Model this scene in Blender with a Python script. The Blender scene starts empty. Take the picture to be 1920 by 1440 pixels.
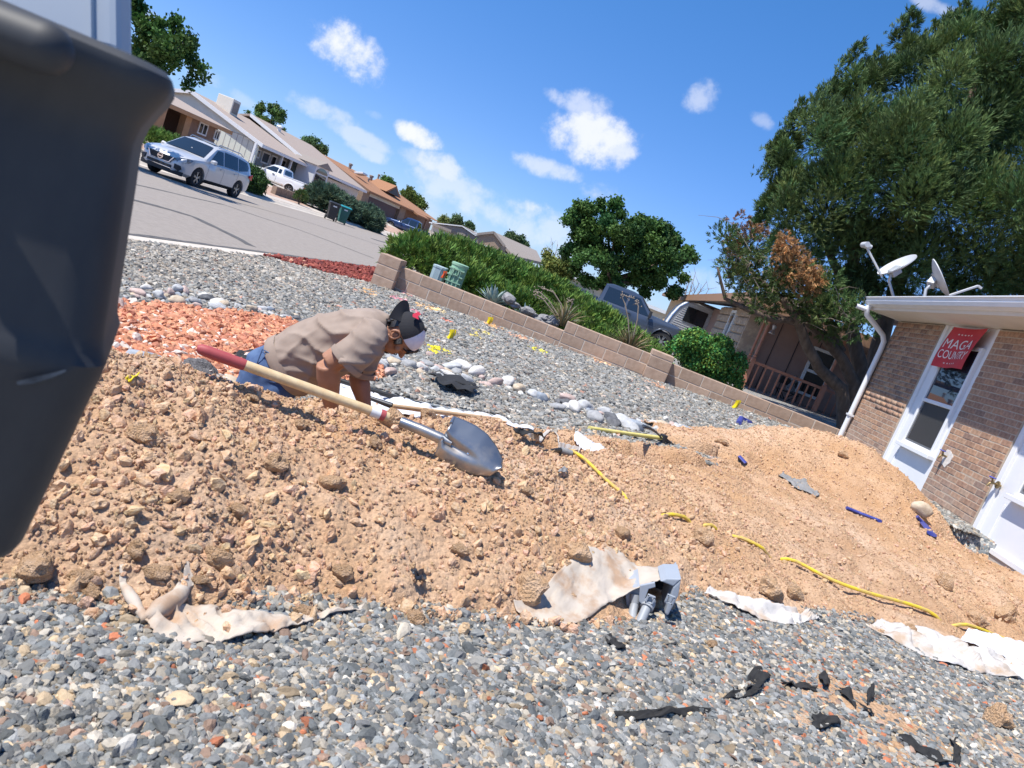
import bpy, bmesh, math, random
import numpy as np
from mathutils import Vector, Matrix, noise as mnoise
rng = np.random.default_rng(7)
random.seed(7)
C = bpy.context.scene.collection
SC = bpy.context.scene

# ------------------------------------------------------------------ camera, sky, sun, exposure
CAMH = 1.07
F_PX = 1390.0
PITCH, ROLL, YAW = math.radians(8.75), math.radians(21.35), math.radians(4.27)
fwd = np.array([-math.sin(YAW) * math.cos(PITCH), math.cos(YAW) * math.cos(PITCH), -math.sin(PITCH)])
r0 = np.array([math.cos(YAW), math.sin(YAW), 0.0])
u0 = np.cross(r0, fwd)
RX = r0 * math.cos(ROLL) + u0 * math.sin(ROLL)
UY = -r0 * math.sin(ROLL) + u0 * math.cos(ROLL)
cam_d = bpy.data.cameras.new('camera')
cam = bpy.data.objects.new('camera', cam_d)
C.objects.link(cam)
cam.matrix_world = Matrix(((RX[0], UY[0], -fwd[0], 0), (RX[1], UY[1], -fwd[1], 0), (RX[2], UY[2], -fwd[2], CAMH), (0, 0, 0, 1)))
cam_d.sensor_width = 36.0
cam_d.lens = 36.0 * F_PX / 1920.0
cam_d.clip_start = 0.05
cam_d.clip_end = 6000
cam_d.dof.use_dof = True
cam_d.dof.focus_distance = 6.0
cam_d.dof.aperture_fstop = 9.0
SC.camera = cam

SUN_EL, SUN_AZ = math.radians(60), math.radians(35)      # azimuth measured from -x towards -y
sun_dir = Vector((-math.cos(SUN_AZ) * math.cos(SUN_EL), -math.sin(SUN_AZ) * math.cos(SUN_EL), math.sin(SUN_EL)))
sl = bpy.data.lights.new('sun', 'SUN')
sl.energy = 4.6
sl.angle = math.radians(0.53)
sl.color = (1.0, 0.955, 0.88)
so = bpy.data.objects.new('sun', sl)
so.rotation_euler = sun_dir.to_track_quat('Z', 'Y').to_euler()
so.location = (-20, -10, 40)
C.objects.link(so)
SC.view_settings.view_transform = 'Standard'
SC.view_settings.look = 'None'
SC.view_settings.exposure = 0.5
SC.view_settings.gamma = 1.0
SC.view_settings.use_curve_mapping = False
SC.cycles.max_bounces = 5
SC.cycles.diffuse_bounces = 3
SC.cycles.glossy_bounces = 3
SC.cycles.transmission_bounces = 4
SC.cycles.transparent_max_bounces = 6

world = bpy.data.worlds.new('World')
SC.world = world
world.use_nodes = True
WT = world.node_tree
WT.nodes.clear()


def N(t, typ, **kw):
    n = t.nodes.new(typ)
    for k, v in kw.items():
        setattr(n, k, v)
    return n


def ray(x, y):
    return fwd + RX * (x - 960) / F_PX - UY * (y - 720) / F_PX


def build_sky():
    t = WT
    L = t.links.new
    out = N(t, 'ShaderNodeOutputWorld')
    bg = N(t, 'ShaderNodeBackground')
    bg.inputs[1].default_value = 0.115
    sky = N(t, 'ShaderNodeTexSky', sky_type='NISHITA')
    sky.sun_disc = False
    sky.sun_elevation = SUN_EL
    sky.sun_rotation = math.atan2(sun_dir.x, sun_dir.y)
    sky.altitude = 1600
    sky.air_density = 1.0
    sky.dust_density = 0.6
    sky.ozone_density = 2.2
    tc = N(t, 'ShaderNodeTexCoord')
    # wispy warp shared by every cloud
    no = N(t, 'ShaderNodeTexNoise')
    no.inputs['Scale'].default_value = 22
    no.inputs['Detail'].default_value = 9
    no.inputs['Roughness'].default_value = 0.62
    L(tc.outputs['Generated'], no.inputs['Vector'])
    no2 = N(t, 'ShaderNodeTexNoise')
    no2.inputs['Scale'].default_value = 7
    no2.inputs['Detail'].default_value = 4
    L(tc.outputs['Generated'], no2.inputs['Vector'])
    # clouds: direction, half width, half height, tilt of the long axis, density
    def cloud(px, py, w, h, tilt, dens):
        d = Vector(ray(px, py)).normalized()
        a = math.radians(tilt)
        e1 = Vector(RX * math.cos(a) - UY * math.sin(a))
        e1 = (e1 - d * e1.dot(d)).normalized()
        e2 = d.cross(e1)
        return d, e1, e2, w * .9 / F_PX, h * .85 / F_PX, dens
    CL = [cloud(660, 100, 88, 52, 35, 1.0), cloud(640, 75, 58, 28, 10, .9), cloud(700, 130, 40, 22, 30, .8),
          cloud(1110, 255, 92, 55, 15, .95), cloud(1090, 195, 60, 28, 15, .6), cloud(1040, 180, 34, 17, 25, .6), cloud(1145, 278, 60, 26, 10, .8),
          cloud(790, 257, 50, 24, 25, 1.0), cloud(825, 310, 60, 28, 22, .75), cloud(770, 295, 30, 22, 20, .4),
          cloud(1020, 315, 80, 22, 18, .62), cloud(1125, 363, 50, 24, 10, .5), cloud(990, 395, 62, 28, 20, .5),
          cloud(1318, 180, 34, 36, 60, .5), cloud(1430, 225, 26, 18, 40, .33), cloud(590, 200, 80, 22, 24, .5), cloud(680, 262, 66, 20, 24, .5),
          cloud(850, 360, 125, 42, 24, .55), cloud(1040, 440, 145, 46, 22, .5), cloud(930, 400, 80, 28, 22, .5), cloud(990, 388, 50, 22, 15, .75), cloud(690, 285, 50, 16, 24, .5), cloud(395, 145, 42, 18, 20, .3),
          cloud(270, 25, 40, 16, 24, .35), cloud(1745, 8, 50, 14, 20, .45), cloud(700, 215, 20, 10, 20, .2), cloud(455, 185, 34, 14, 30, .25),
          cloud(640, 240, 40, 14, 24, .25), cloud(1500, 200, 16, 12, 30, .3), cloud(1320, 525, 80, 26, 22, .35), cloud(780, 380, 90, 30, 24, .25)]
    acc = None
    for d, e1, e2, w, h, dens in CL:
        u = N(t, 'ShaderNodeVectorMath', operation='DOT_PRODUCT')
        u.inputs[1].default_value = e1 / w
        v = N(t, 'ShaderNodeVectorMath', operation='DOT_PRODUCT')
        v.inputs[1].default_value = e2 / h
        q = N(t, 'ShaderNodeVectorMath', operation='DOT_PRODUCT')
        q.inputs[1].default_value = d
        for n in (u, v, q):
            L(tc.outputs['Generated'], n.inputs[0])
        u2 = N(t, 'ShaderNodeMath', operation='MULTIPLY')
        L(u.outputs['Value'], u2.inputs[0]); L(u.outputs['Value'], u2.inputs[1])
        v2 = N(t, 'ShaderNodeMath', operation='MULTIPLY_ADD')
        L(v.outputs['Value'], v2.inputs[0]); L(v.outputs['Value'], v2.inputs[1]); L(u2.outputs[0], v2.inputs[2])
        # 1 - r2 + (noise - .5) * k
        s = N(t, 'ShaderNodeMath', operation='SUBTRACT')
        s.inputs[0].default_value = 1.0
        L(v2.outputs[0], s.inputs[1])
        m = N(t, 'ShaderNodeMath', operation='MULTIPLY_ADD')
        L(no.outputs['Fac'], m.inputs[0]); m.inputs[1].default_value = 4.2
        L(s.outputs[0], m.inputs[2])
        mr = N(t, 'ShaderNodeMapRange', interpolation_type='SMOOTHERSTEP')
        mr.inputs['From Min'].default_value = 1.95
        mr.inputs['From Max'].default_value = 3.5
        mr.inputs['To Max'].default_value = dens
        L(m.outputs[0], mr.inputs['Value'])
        g = N(t, 'ShaderNodeMath', operation='GREATER_THAN')
        L(q.outputs['Value'], g.inputs[0]); g.inputs[1].default_value = 0.3
        k = N(t, 'ShaderNodeMath', operation='MULTIPLY')
        L(mr.outputs['Result'], k.inputs[0]); L(g.outputs[0], k.inputs[1])
        if acc is None:
            acc = k
        else:
            mx = N(t, 'ShaderNodeMath', operation='MAXIMUM')
            L(acc.outputs[0], mx.inputs[0]); L(k.outputs[0], mx.inputs[1])
            acc = mx
    # the sky goes on around with the same scattered small clouds, outside the view
    sep = N(t, 'ShaderNodeSeparateXYZ')
    L(tc.outputs['Generated'], sep.inputs[0])
    bh = N(t, 'ShaderNodeMapRange')
    bh.inputs['From Min'].default_value = 0.15; bh.inputs['From Max'].default_value = -0.35
    L(sep.outputs['Y'], bh.inputs['Value'])
    sc = N(t, 'ShaderNodeMapRange', interpolation_type='SMOOTHSTEP')
    sc.inputs['From Min'].default_value = 0.60; sc.inputs['From Max'].default_value = 0.75
    sc.inputs['To Max'].default_value = 0.8
    L(no2.outputs['Fac'], sc.inputs['Value'])
    bm = N(t, 'ShaderNodeMath', operation='MULTIPLY')
    L(bh.outputs['Result'], bm.inputs[0]); L(sc.outputs['Result'], bm.inputs[1])
    mx = N(t, 'ShaderNodeMath', operation='MAXIMUM')
    L(acc.outputs[0], mx.inputs[0]); L(bm.outputs[0], mx.inputs[1])
    mix = N(t, 'ShaderNodeMix', data_type='RGBA')
    L(mx.outputs[0], mix.inputs['Factor'])
    tone = N(t, 'ShaderNodeMix', data_type='RGBA', blend_type='MULTIPLY')
    tone.inputs['Factor'].default_value = 1.0
    el = N(t, 'ShaderNodeMapRange', interpolation_type='SMOOTHSTEP')
    el.inputs['From Min'].default_value = -0.02; el.inputs['From Max'].default_value = 0.50
    L(sep.outputs['Z'], el.inputs['Value'])
    tn = N(t, 'ShaderNodeMix', data_type='RGBA')
    L(el.outputs['Result'], tn.inputs['Factor'])
    tn.inputs[6].default_value = SKY_LOW
    tn.inputs[7].default_value = SKY_HIGH
    L(tn.outputs[2], tone.inputs[7])
    L(sky.outputs[0], tone.inputs[6])
    L(tone.outputs[2], mix.inputs[6])
    mix.inputs[7].default_value = CLOUD_COL
    L(mix.outputs[2], bg.inputs[0])
    L(bg.outputs[0], out.inputs[0])


SKY_LOW = (.52, .65, .98, 1)
SKY_HIGH = (.43, .90, 1.30, 1)
CLOUD_COL = (5.9, 6.1, 6.7, 1)
build_sky()

# ------------------------------------------------------------------ placing: where a sight line meets a depth, a wall or the ground
def _w(p):
    return Vector((p[0], p[1], p[2] + CAMH))

def P_d(x, y, d):
    return _w(ray(x, y) * d)

def P_x(x, y, X):
    r = ray(x, y)
    return _w(r * (X / r[0]))

def P_y(x, y, Y):
    r = ray(x, y)
    return _w(r * (Y / r[1]))

def P_z(x, y, Z):
    r = ray(x, y)
    return _w(r * ((Z - CAMH) / r[2]))

def gz(x):
    return 0.048 * x

def P_g(x, y, h=0.0):
    r = ray(x, y)
    return _w(r * ((h - CAMH) / (r[2] - 0.048 * r[0])))

# ------------------------------------------------------------------ materials
def mat(name, c1, c2=None, scale=6.0, rough=0.85, bump=0.0, bscale=None, metal=0.0, detail=6.0, c3=None, tint=None, objrand=0.0,
        dist=0.02, coat=0.0, stretch=None, lo=0.35, hi=0.65, alpha=None, spec=None, bump2=None, trans=0.0, inst=None, sub=0.0):
    m = bpy.data.materials.new(name)
    m.use_nodes = True
    t = m.node_tree
    b = t.nodes['Principled BSDF']
    L = t.links.new
    b.inputs['Roughness'].default_value = rough
    b.inputs['Metallic'].default_value = metal
    if coat:
        b.inputs['Coat Weight'].default_value = coat
        b.inputs['Coat Roughness'].default_value = 0.06
    if spec is not None:
        b.inputs['Specular IOR Level'].default_value = spec
    if trans:
        b.inputs['Transmission Weight'].default_value = trans
    if sub:
        b.inputs['Subsurface Weight'].default_value = sub
        b.inputs['Subsurface Radius'].default_value = (.02, .008, .004)
    tc = N(t, 'ShaderNodeTexCoord')
    vec = tc.outputs['Object']
    if stretch:
        mp = N(t, 'ShaderNodeMapping')
        mp.inputs['Scale'].default_value = stretch
        L(vec, mp.inputs['Vector'])
        vec = mp.outputs['Vector']
    def c4(c):
        return (c[0], c[1], c[2], 1)
    col = None
    if c2 is not None:
        no = N(t, 'ShaderNodeTexNoise')
        no.inputs['Scale'].default_value = scale
        no.inputs['Detail'].default_value = detail
        no.inputs['Roughness'].default_value = 0.6
        L(vec, no.inputs['Vector'])
        cr = N(t, 'ShaderNodeValToRGB')
        cr.color_ramp.elements[0].position = lo
        cr.color_ramp.elements[1].position = hi
        cr.color_ramp.elements[0].color = c4(c1)
        cr.color_ramp.elements[1].color = c4(c2)
        if c3 is not None:
            e = cr.color_ramp.elements.new((lo + hi) / 2)
            e.color = c4(c3)
        L(no.outputs['Fac'], cr.inputs['Fac'])
        col = cr.outputs['Color']
    if tint or inst:
        at = N(t, 'ShaderNodeAttribute')
        at.attribute_name = tint or inst
        at.attribute_type = 'INSTANCER' if inst else 'GEOMETRY'
        mx = N(t, 'ShaderNodeMix', data_type='RGBA', blend_type='MULTIPLY')
        mx.inputs['Factor'].default_value = 1.0
        if col is None:
            mx.inputs[6].default_value = c4(c1)
        else:
            L(col, mx.inputs[6])
        L(at.outputs['Color'], mx.inputs[7])
        col = mx.outputs[2]
    if objrand:
        oi = N(t, 'ShaderNodeObjectInfo')
        mr = N(t, 'ShaderNodeMapRange')
        mr.inputs['To Min'].default_value = 1 - objrand
        mr.inputs['To Max'].default_value = 1 + objrand
        L(oi.outputs['Random'], mr.inputs['Value'])
        mx = N(t, 'ShaderNodeMix', data_type='RGBA', blend_type='MULTIPLY')
        mx.inputs['Factor'].default_value = 1.0
        if col is None:
            mx.inputs[6].default_value = c4(c1)
        else:
            L(col, mx.inputs[6])
        L(mr.outputs['Result'], mx.inputs[7])
        col = mx.outputs[2]
    if col is None:
        b.inputs['Base Color'].default_value = c4(c1)
    else:
        L(col, b.inputs['Base Color'])
    if bump:
        nb = N(t, 'ShaderNodeTexNoise')
        nb.inputs['Scale'].default_value = bscale or scale * 4
        nb.inputs['Detail'].default_value = 8
        L(vec, nb.inputs['Vector'])
        bp = N(t, 'ShaderNodeBump')
        bp.inputs['Strength'].default_value = bump
        bp.inputs['Distance'].default_value = dist
        L(nb.outputs['Fac'], bp.inputs['Height'])
        L(bp.outputs['Normal'], b.inputs['Normal'])
    return m

def glass_mat(name, col, rough=0.03):
    m = mat(name, col, rough=rough, spec=0.9)
    return m

# ------------------------------------------------------------------ meshes
class MB:
    def __init__(s):
        s.v, s.f = [], []
    def add(s, vs, fs):
        k = len(s.v)
        s.v += [tuple(v) for v in vs]
        s.f += [tuple(i + k for i in f) for f in fs]
        return s
    def box(s, c, d, rot=None):
        """axis box: centre c, full size d, optional rotation matrix"""
        vs = [Vector((x * d[0] / 2, y * d[1] / 2, z * d[2] / 2)) for x in (-1, 1) for y in (-1, 1) for z in (-1, 1)]
        if rot is not None:
            vs = [rot @ v for v in vs]
        c = Vector(c)
        return s.add([v + c for v in vs], [(0, 1, 3, 2), (4, 6, 7, 5), (0, 4, 5, 1), (2, 3, 7, 6), (0, 2, 6, 4), (1, 5, 7, 3)])
    def box2(s, a, b):
        return s.box([(a[i] + b[i]) / 2 for i in range(3)], [abs(b[i] - a[i]) for i in range(3)])
    def beam(s, p, q, w, h, up=(0, 0, 1)):
        p, q = Vector(p), Vector(q)
        z = (q - p)
        l = z.length
        z.normalize()
        x = Vector(up).cross(z)
        if x.length < 1e-4:
            x = Vector((1, 0, 0)).cross(z)
        x.normalize()
        y = z.cross(x)
        R = Matrix((x, y, z)).transposed()
        return s.box((p + q) / 2, (w, h, l), R)
    def tube(s, pts, rad, n=10, cap=True, flat=None):
        pts = [Vector(p) for p in pts]
        if not hasattr(rad, '__len__'):
            rad = [rad] * len(pts)
        x = None
        rings = []
        for i, p in enumerate(pts):
            t = (pts[min(i + 1, len(pts) - 1)] - pts[max(i - 1, 0)])
            t.normalize()
            if x is None:
                x = t.orthogonal().normalized()
            x = (x - t * x.dot(t))
            if x.length < 1e-5:
                x = t.orthogonal()
            x.normalize()
            y = t.cross(x)
            r = rad[i]
            rings.append([p + x * math.cos(2 * math.pi * k / n) * r + y * math.sin(2 * math.pi * k / n) * r for k in range(n)])
        return s.rings(rings, cap)
    def rings(s, rings, cap=True, close=True):
        n = len(rings[0])
        k = len(s.v)
        for r in rings:
            s.v += [tuple(v) for v in r]
        for i in range(len(rings) - 1):
            for j in range(n if close else n - 1):
                a, b = k + i * n + j, k + i * n + (j + 1) % n
                s.f.append((a, b, b + n, a + n))
        if cap:
            s.f.append(tuple(k + j for j in range(n))[::-1])
            s.f.append(tuple(k + (len(rings) - 1) * n + j for j in range(n)))
        return s
    def lathe(s, prof, c=(0, 0, 0), axis='z', n=20, cap=True):
        c = Vector(c)
        R = []
        for r, h in prof:
            ring = []
            for k in range(n):
                a = 2 * math.pi * k / n
                v = Vector((r * math.cos(a), r * math.sin(a), h))
                if axis == 'x':
                    v = Vector((h, v.x, v.y))
                elif axis == 'y':
                    v = Vector((v.y, h, v.x))
                ring.append(c + v)
            R.append(ring)
        return s.rings(R, cap)
    def prism(s, poly, a, b):
        """poly: list of points at offset a; extruded by vector b"""
        poly = [Vector(p) + Vector(a) for p in poly]
        n = len(poly)
        b = Vector(b)
        return s.add(poly + [p + b for p in poly], [tuple(range(n))[::-1], tuple(range(n, 2 * n))] + [(i, (i + 1) % n, n + (i + 1) % n, n + i) for i in range(n)])
    def quad(s, *p):
        return s.add(p, [tuple(range(len(p)))])
    def grid(s, fn, nu, nv):
        vs = [fn(i / nu, j / nv) for j in range(nv + 1) for i in range(nu + 1)]
        fs = [(j * (nu + 1) + i, j * (nu + 1) + i + 1, (j + 1) * (nu + 1) + i + 1, (j + 1) * (nu + 1) + i) for j in range(nv) for i in range(nu)]
        return s.add(vs, fs)
    def mesh(s, name, m=None, smooth=False, bevel=0.0, seg=2, fix=True):
        me = bpy.data.meshes.new(name)
        me.from_pydata(s.v, [], s.f)
        if bevel or fix:
            bm = bmesh.new()
            bm.from_mesh(me)
            if fix:
                bmesh.ops.recalc_face_normals(bm, faces=bm.faces)
            if bevel:
                es = [e for e in bm.edges if len(e.link_faces) == 2 and e.calc_face_angle(0) > 0.5]
                bmesh.ops.bevel(bm, geom=es, offset=bevel, segments=seg, affect='EDGES', profile=0.6, clamp_overlap=True)
            bm.to_mesh(me)
            bm.free()
        if smooth:
            me.shade_smooth()
            if smooth != 'all':
                try:
                    me.set_sharp_from_angle(angle=math.radians(38))
                except Exception:
                    pass
        if m:
            me.materials.append(m)
        return me
    def obj(s, name, m=None, parent=None, **k):
        return link(name, s.mesh(name, m, **k), parent)

def link(name, me, parent=None, loc=None):
    o = bpy.data.objects.new(name, me)
    C.objects.link(o)
    if loc is not None:
        o.location = loc
    if parent is not None:
        attach(o, parent)
    return o

def attach(o, parent):
    """part given in world coordinates under a root that stands at its base; roots built at the origin need no inverse"""
    o.parent = parent
    if parent.get('_w'):
        o.matrix_parent_inverse = Matrix.Translation(-Vector(parent['_w']))

def thing(name, label, cat, loc=(0, 0, 0), group=None, rotz=0.0, world_parts=True):
    o = bpy.data.objects.new(name, None)
    C.objects.link(o)
    o.empty_display_size = 0.1
    o.location = loc
    o.rotation_euler = (0, 0, rotz)
    o['label'] = label
    o['category'] = cat
    if group:
        o['group'] = group
    if world_parts and rotz == 0:
        o['_w'] = [float(v) for v in loc]
    return o

def tag(o, label, cat, group=None):
    o['label'] = label
    o['category'] = cat
    if group:
        o['group'] = group
    return o

def kind(o, k):
    o['kind'] = k
    return o

def copy_tree(o, parent=None):
    c = o.copy()
    C.objects.link(c)
    if parent is not None:
        c.parent = parent
    for ch in [x for x in bpy.data.objects if x.parent == o]:
        copy_tree(ch, c)
    return c

def npmesh(name, V, F, m=None, smooth=False, tint=None):
    """fast mesh from arrays; F (n,3) or (n,4); tint per vertex (n,3)"""
    V = np.asarray(V, np.float32)
    F = np.asarray(F, np.int32)
    me = bpy.data.meshes.new(name)
    me.vertices.add(len(V))
    me.vertices.foreach_set('co', V.ravel())
    k = F.shape[1]
    me.loops.add(F.size)
    me.loops.foreach_set('vertex_index', F.ravel())
    me.polygons.add(len(F))
    me.polygons.foreach_set('loop_start', np.arange(0, F.size, k, dtype=np.int32))
    me.polygons.foreach_set('loop_total', np.full(len(F), k, np.int32))
    if tint is not None:
        a = me.attributes.new('tint', 'FLOAT_COLOR', 'POINT')
        t4 = np.ones((len(V), 4), np.float32)
        t4[:, :3] = tint
        a.data.foreach_set('color', t4.ravel())
    me.update(calc_edges=True)
    me.validate()
    if smooth:
        me.shade_smooth()
    if m:
        me.materials.append(m)
    return me

# value noise in numpy
_tab = np.random.default_rng(3).random((256, 256)).astype(np.float32)
def vnoise(x, y):
    xi, yi = np.floor(x).astype(int), np.floor(y).astype(int)
    fx, fy = x - xi, y - yi
    fx, fy = fx * fx * (3 - 2 * fx), fy * fy * (3 - 2 * fy)
    a = _tab[xi & 255, yi & 255]; b = _tab[(xi + 1) & 255, yi & 255]
    c = _tab[xi & 255, (yi + 1) & 255]; d = _tab[(xi + 1) & 255, (yi + 1) & 255]
    return (a * (1 - fx) + b * fx) * (1 - fy) + (c * (1 - fx) + d * fx) * fy - 0.5
def fbm(x, y, o=4, g=0.5):
    r, a, f = 0, 1.0, 1.0
    for i in range(o):
        r = r + a * vnoise(x * f + 17.3 * i, y * f + 5.1 * i)
        a *= g; f *= 2.03
    return r

def pl_dist(x, y, P):
    """distance to polyline, signed (+ on the left of its direction), arc parameter index"""
    best = np.full(np.shape(x), 1e9); sg = np.zeros(np.shape(x)); par = np.zeros(np.shape(x))
    for i in range(len(P) - 1):
        ax, ay = P[i][:2]; bx, by = P[i + 1][:2]
        dx, dy = bx - ax, by - ay
        t = np.clip(((x - ax) * dx + (y - ay) * dy) / (dx * dx + dy * dy), 0, 1)
        qx, qy = ax + t * dx, ay + t * dy
        d = np.hypot(x - qx, y - qy)
        c = dx * (y - ay) - dy * (x - ax)
        m = d < best - 1e-9
        best = np.where(m, d, best); sg = np.where(m, np.sign(c), sg); par = np.where(m, i + t, par)
    return best, sg, par

def sstep(a, b, x):
    t = np.clip((x - a) / (b - a), 0, 1)
    return t * t * (3 - 2 * t)

def in_poly(x, y, poly):
    r = np.zeros(np.shape(x), bool)
    n = len(poly)
    for i in range(n):
        x1, y1 = poly[i]; x2, y2 = poly[(i + 1) % n]
        c = ((y1 > y) != (y2 > y)) & (x < (x2 - x1) * (y - y1) / (y2 - y1 + 1e-12) + x1)
        r ^= c
    return r

# ------------------------------------------------------------------ the lie of the land
TOE = [(-4.2, 1.30), (-2.6, 1.35), (-1.6, 1.45), (-1.06, 1.51), (-.72, 1.62), (-.28, 1.99), (.18, 2.3), (.56, 2.7), (.82, 3.12), (1.22, 3.32), (1.79, 3.62), (2.24, 3.69), (2.6, 3.8), (3.4, 4.1), (4.6, 4.4)]
CREST = [(-4.2, 2.0, .3), (-2.6, 2.0, .36), (-1.9, 2.1, .36), (-1.45, 2.22, .355), (-1.33, 2.42, .35), (-1.13, 2.55, .315), (-.9, 2.8, .305), (-.62, 3.0, .295), (-.45, 3.2, .33), (-.22, 3.55, .30), (-.06, 3.9, .20), (.2, 4.15, .18), (.72, 4.65, .18), (1.4, 5.4, .2), (1.9, 5.7, .16), (2.3, 5.7, .16), (3.0, 5.9, .13), (3.6, 5.7, .08), (4.6, 5.7, .05)]
MOUND = [(1.25, 7.1, .1), (1.9, 7.95, .2), (2.5, 8.3, .38), (2.95, 8.4, .44), (3.25, 8.1, .42), (3.55, 7.9, .32), (3.85, 7.75, .12)]
DITCH = [(1.3, 6.1), (1.75, 6.45), (2.3, 6.55), (2.9, 6.55), (3.5, 6.8), (4.1, 7.25), (4.5, 7.45)]
KH = np.array([k[2] for k in CREST]); MH = np.array([k[2] for k in MOUND])

def dirt(x, y):
    """height of the dug earth above the yard, and how far inside the dug area (m) a spot lies"""
    x = np.asarray(x, float); y = np.asarray(y, float)
    wob = .10 * fbm(x * 3.1, y * 3.1, 3) + .05 * fbm(x * 11, y * 11, 2)
    dT, sT, _ = pl_dist(x, y, TOE)
    dK, sK, pK = pl_dist(x, y, CREST)
    i = np.minimum(pK.astype(int), len(KH) - 2)
    hk = KH[i] + (KH[i + 1] - KH[i]) * (pK - i)
    tin = dT * sT + wob                      # > 0 behind the toe line
    u = np.clip(tin / (np.abs(tin) + dK + 1e-6), 0, 1)
    front = hk * (1 - (1 - u) ** 1.55)
    back = hk + (-.33 - hk) * sstep(.02, .45, dK) + .33 * sstep(.58, .98, dK)
    h = np.where(sK > 0, back, front)
    reach = 1.1 + wob                        # how far the dug strip goes behind the crest
    ins = np.where(sK > 0, np.minimum(tin, reach - dK), tin)
    # second heap beside the house
    dM, sM, pM = pl_dist(x, y, MOUND)
    j = np.minimum(pM.astype(int), len(MH) - 2)
    hm = MH[j] + (MH[j + 1] - MH[j]) * (pM - j)
    wd = np.where(sM > 0, .42, .66)
    mh = hm * np.exp(-(dM / wd) ** 2)
    near_side = np.where(sM > 0, .6, 1.5)
    insM = near_side - dM + wob * 1.5
    insM = np.where((pM <= 0.001) & (dM > .3), .3 - dM, insM)
    h = np.where(sK > 0, np.maximum(h, 0) * 0 + np.where(dK < 1.1, h, 0) + mh * sstep(.5, 1.0, dK), h)
    ins = np.maximum(ins, insM)
    dD, _, pD = pl_dist(x, y, DITCH)
    h = h - .38 * np.exp(-(dD / .21) ** 2) * sstep(0.0, .6, pD)
    dH = np.hypot(x - 4.28, (y - 7.25) * .8)
    h = h - .55 * np.exp(-(dH / .36) ** 2)
    h = h - .30 * np.exp(-((x - 2.02) ** 2 + (y - 7.05) ** 2) / .16 ** 2)
    ins = np.maximum(ins, .5 - dH)
    # level strip of gravel kept along the house wall
    strip = (x > 3.95) & (y > 7.75)
    ins = np.where(strip, -np.abs(x - 3.95) + .05 * wob, ins)
    return h, ins

def hump(x, y):
    """fine unevenness of loose earth"""
    return .06 * fbm(x * 2.3, y * 2.3, 3) + .03 * (.25 - np.abs(fbm(x * 4.3 + 3, y * 4.3, 3))) + .024 * fbm(x * 9, y * 9, 3) + .011 * np.abs(fbm(x * 26, y * 26, 3)) + .006 * fbm(x * 60, y * 60, 2)

def dirt_z(x, y):
    h, ins = dirt(x, y)
    e = sstep(-.02, .10, ins)
    return gz(np.asarray(x)) + h * sstep(-.05, .05, ins) + hump(np.asarray(x), np.asarray(y)) * e + .012 * e - .10 * sstep(.02, -.12, ins)

def soil_z(x, y):
    """top of whatever the ground is at a spot"""
    h, ins = dirt(x, y)
    return float(dirt_z(x, y)) if ins > 0 else gz(x) + .006 * float(fbm(np.asarray(x * 1.7), np.asarray(y * 1.7), 2))

def on_soil(px, py, lift=0.0):
    """where the sight line meets the heaped earth"""
    d = ray(px, py)
    t = np.linspace(0.8, 16, 1500)
    X, Y, Z = d[0] * t, d[1] * t, d[2] * t + CAMH
    h, ins = dirt(X, Y)
    S = np.where(ins > 0, dirt_z(X, Y), gz(X))
    k = np.argmax(Z < S)
    return Vector((X[k], Y[k], S[k] + lift))

RED = [(-3.4, 3.0), (-3.3, 4.2), (-2.98, 4.7), (-2.85, 5.3), (-2.7, 5.75), (-2.5, 6.2), (-2.1, 6.1), (-1.7, 5.8), (-1.42, 5.55), (-1.28, 5.25), (-1.34, 4.75), (-1.42, 4.3), (-1.62, 3.85), (-2.0, 3.4), (-2.5, 2.9)]
LAVA = [(-5.15, 11.0), (-5.3, 18.2), (-5.2, 19), (-4.6, 19), (-3.95, 12.75), (-4.4, 11.75)]

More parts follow.
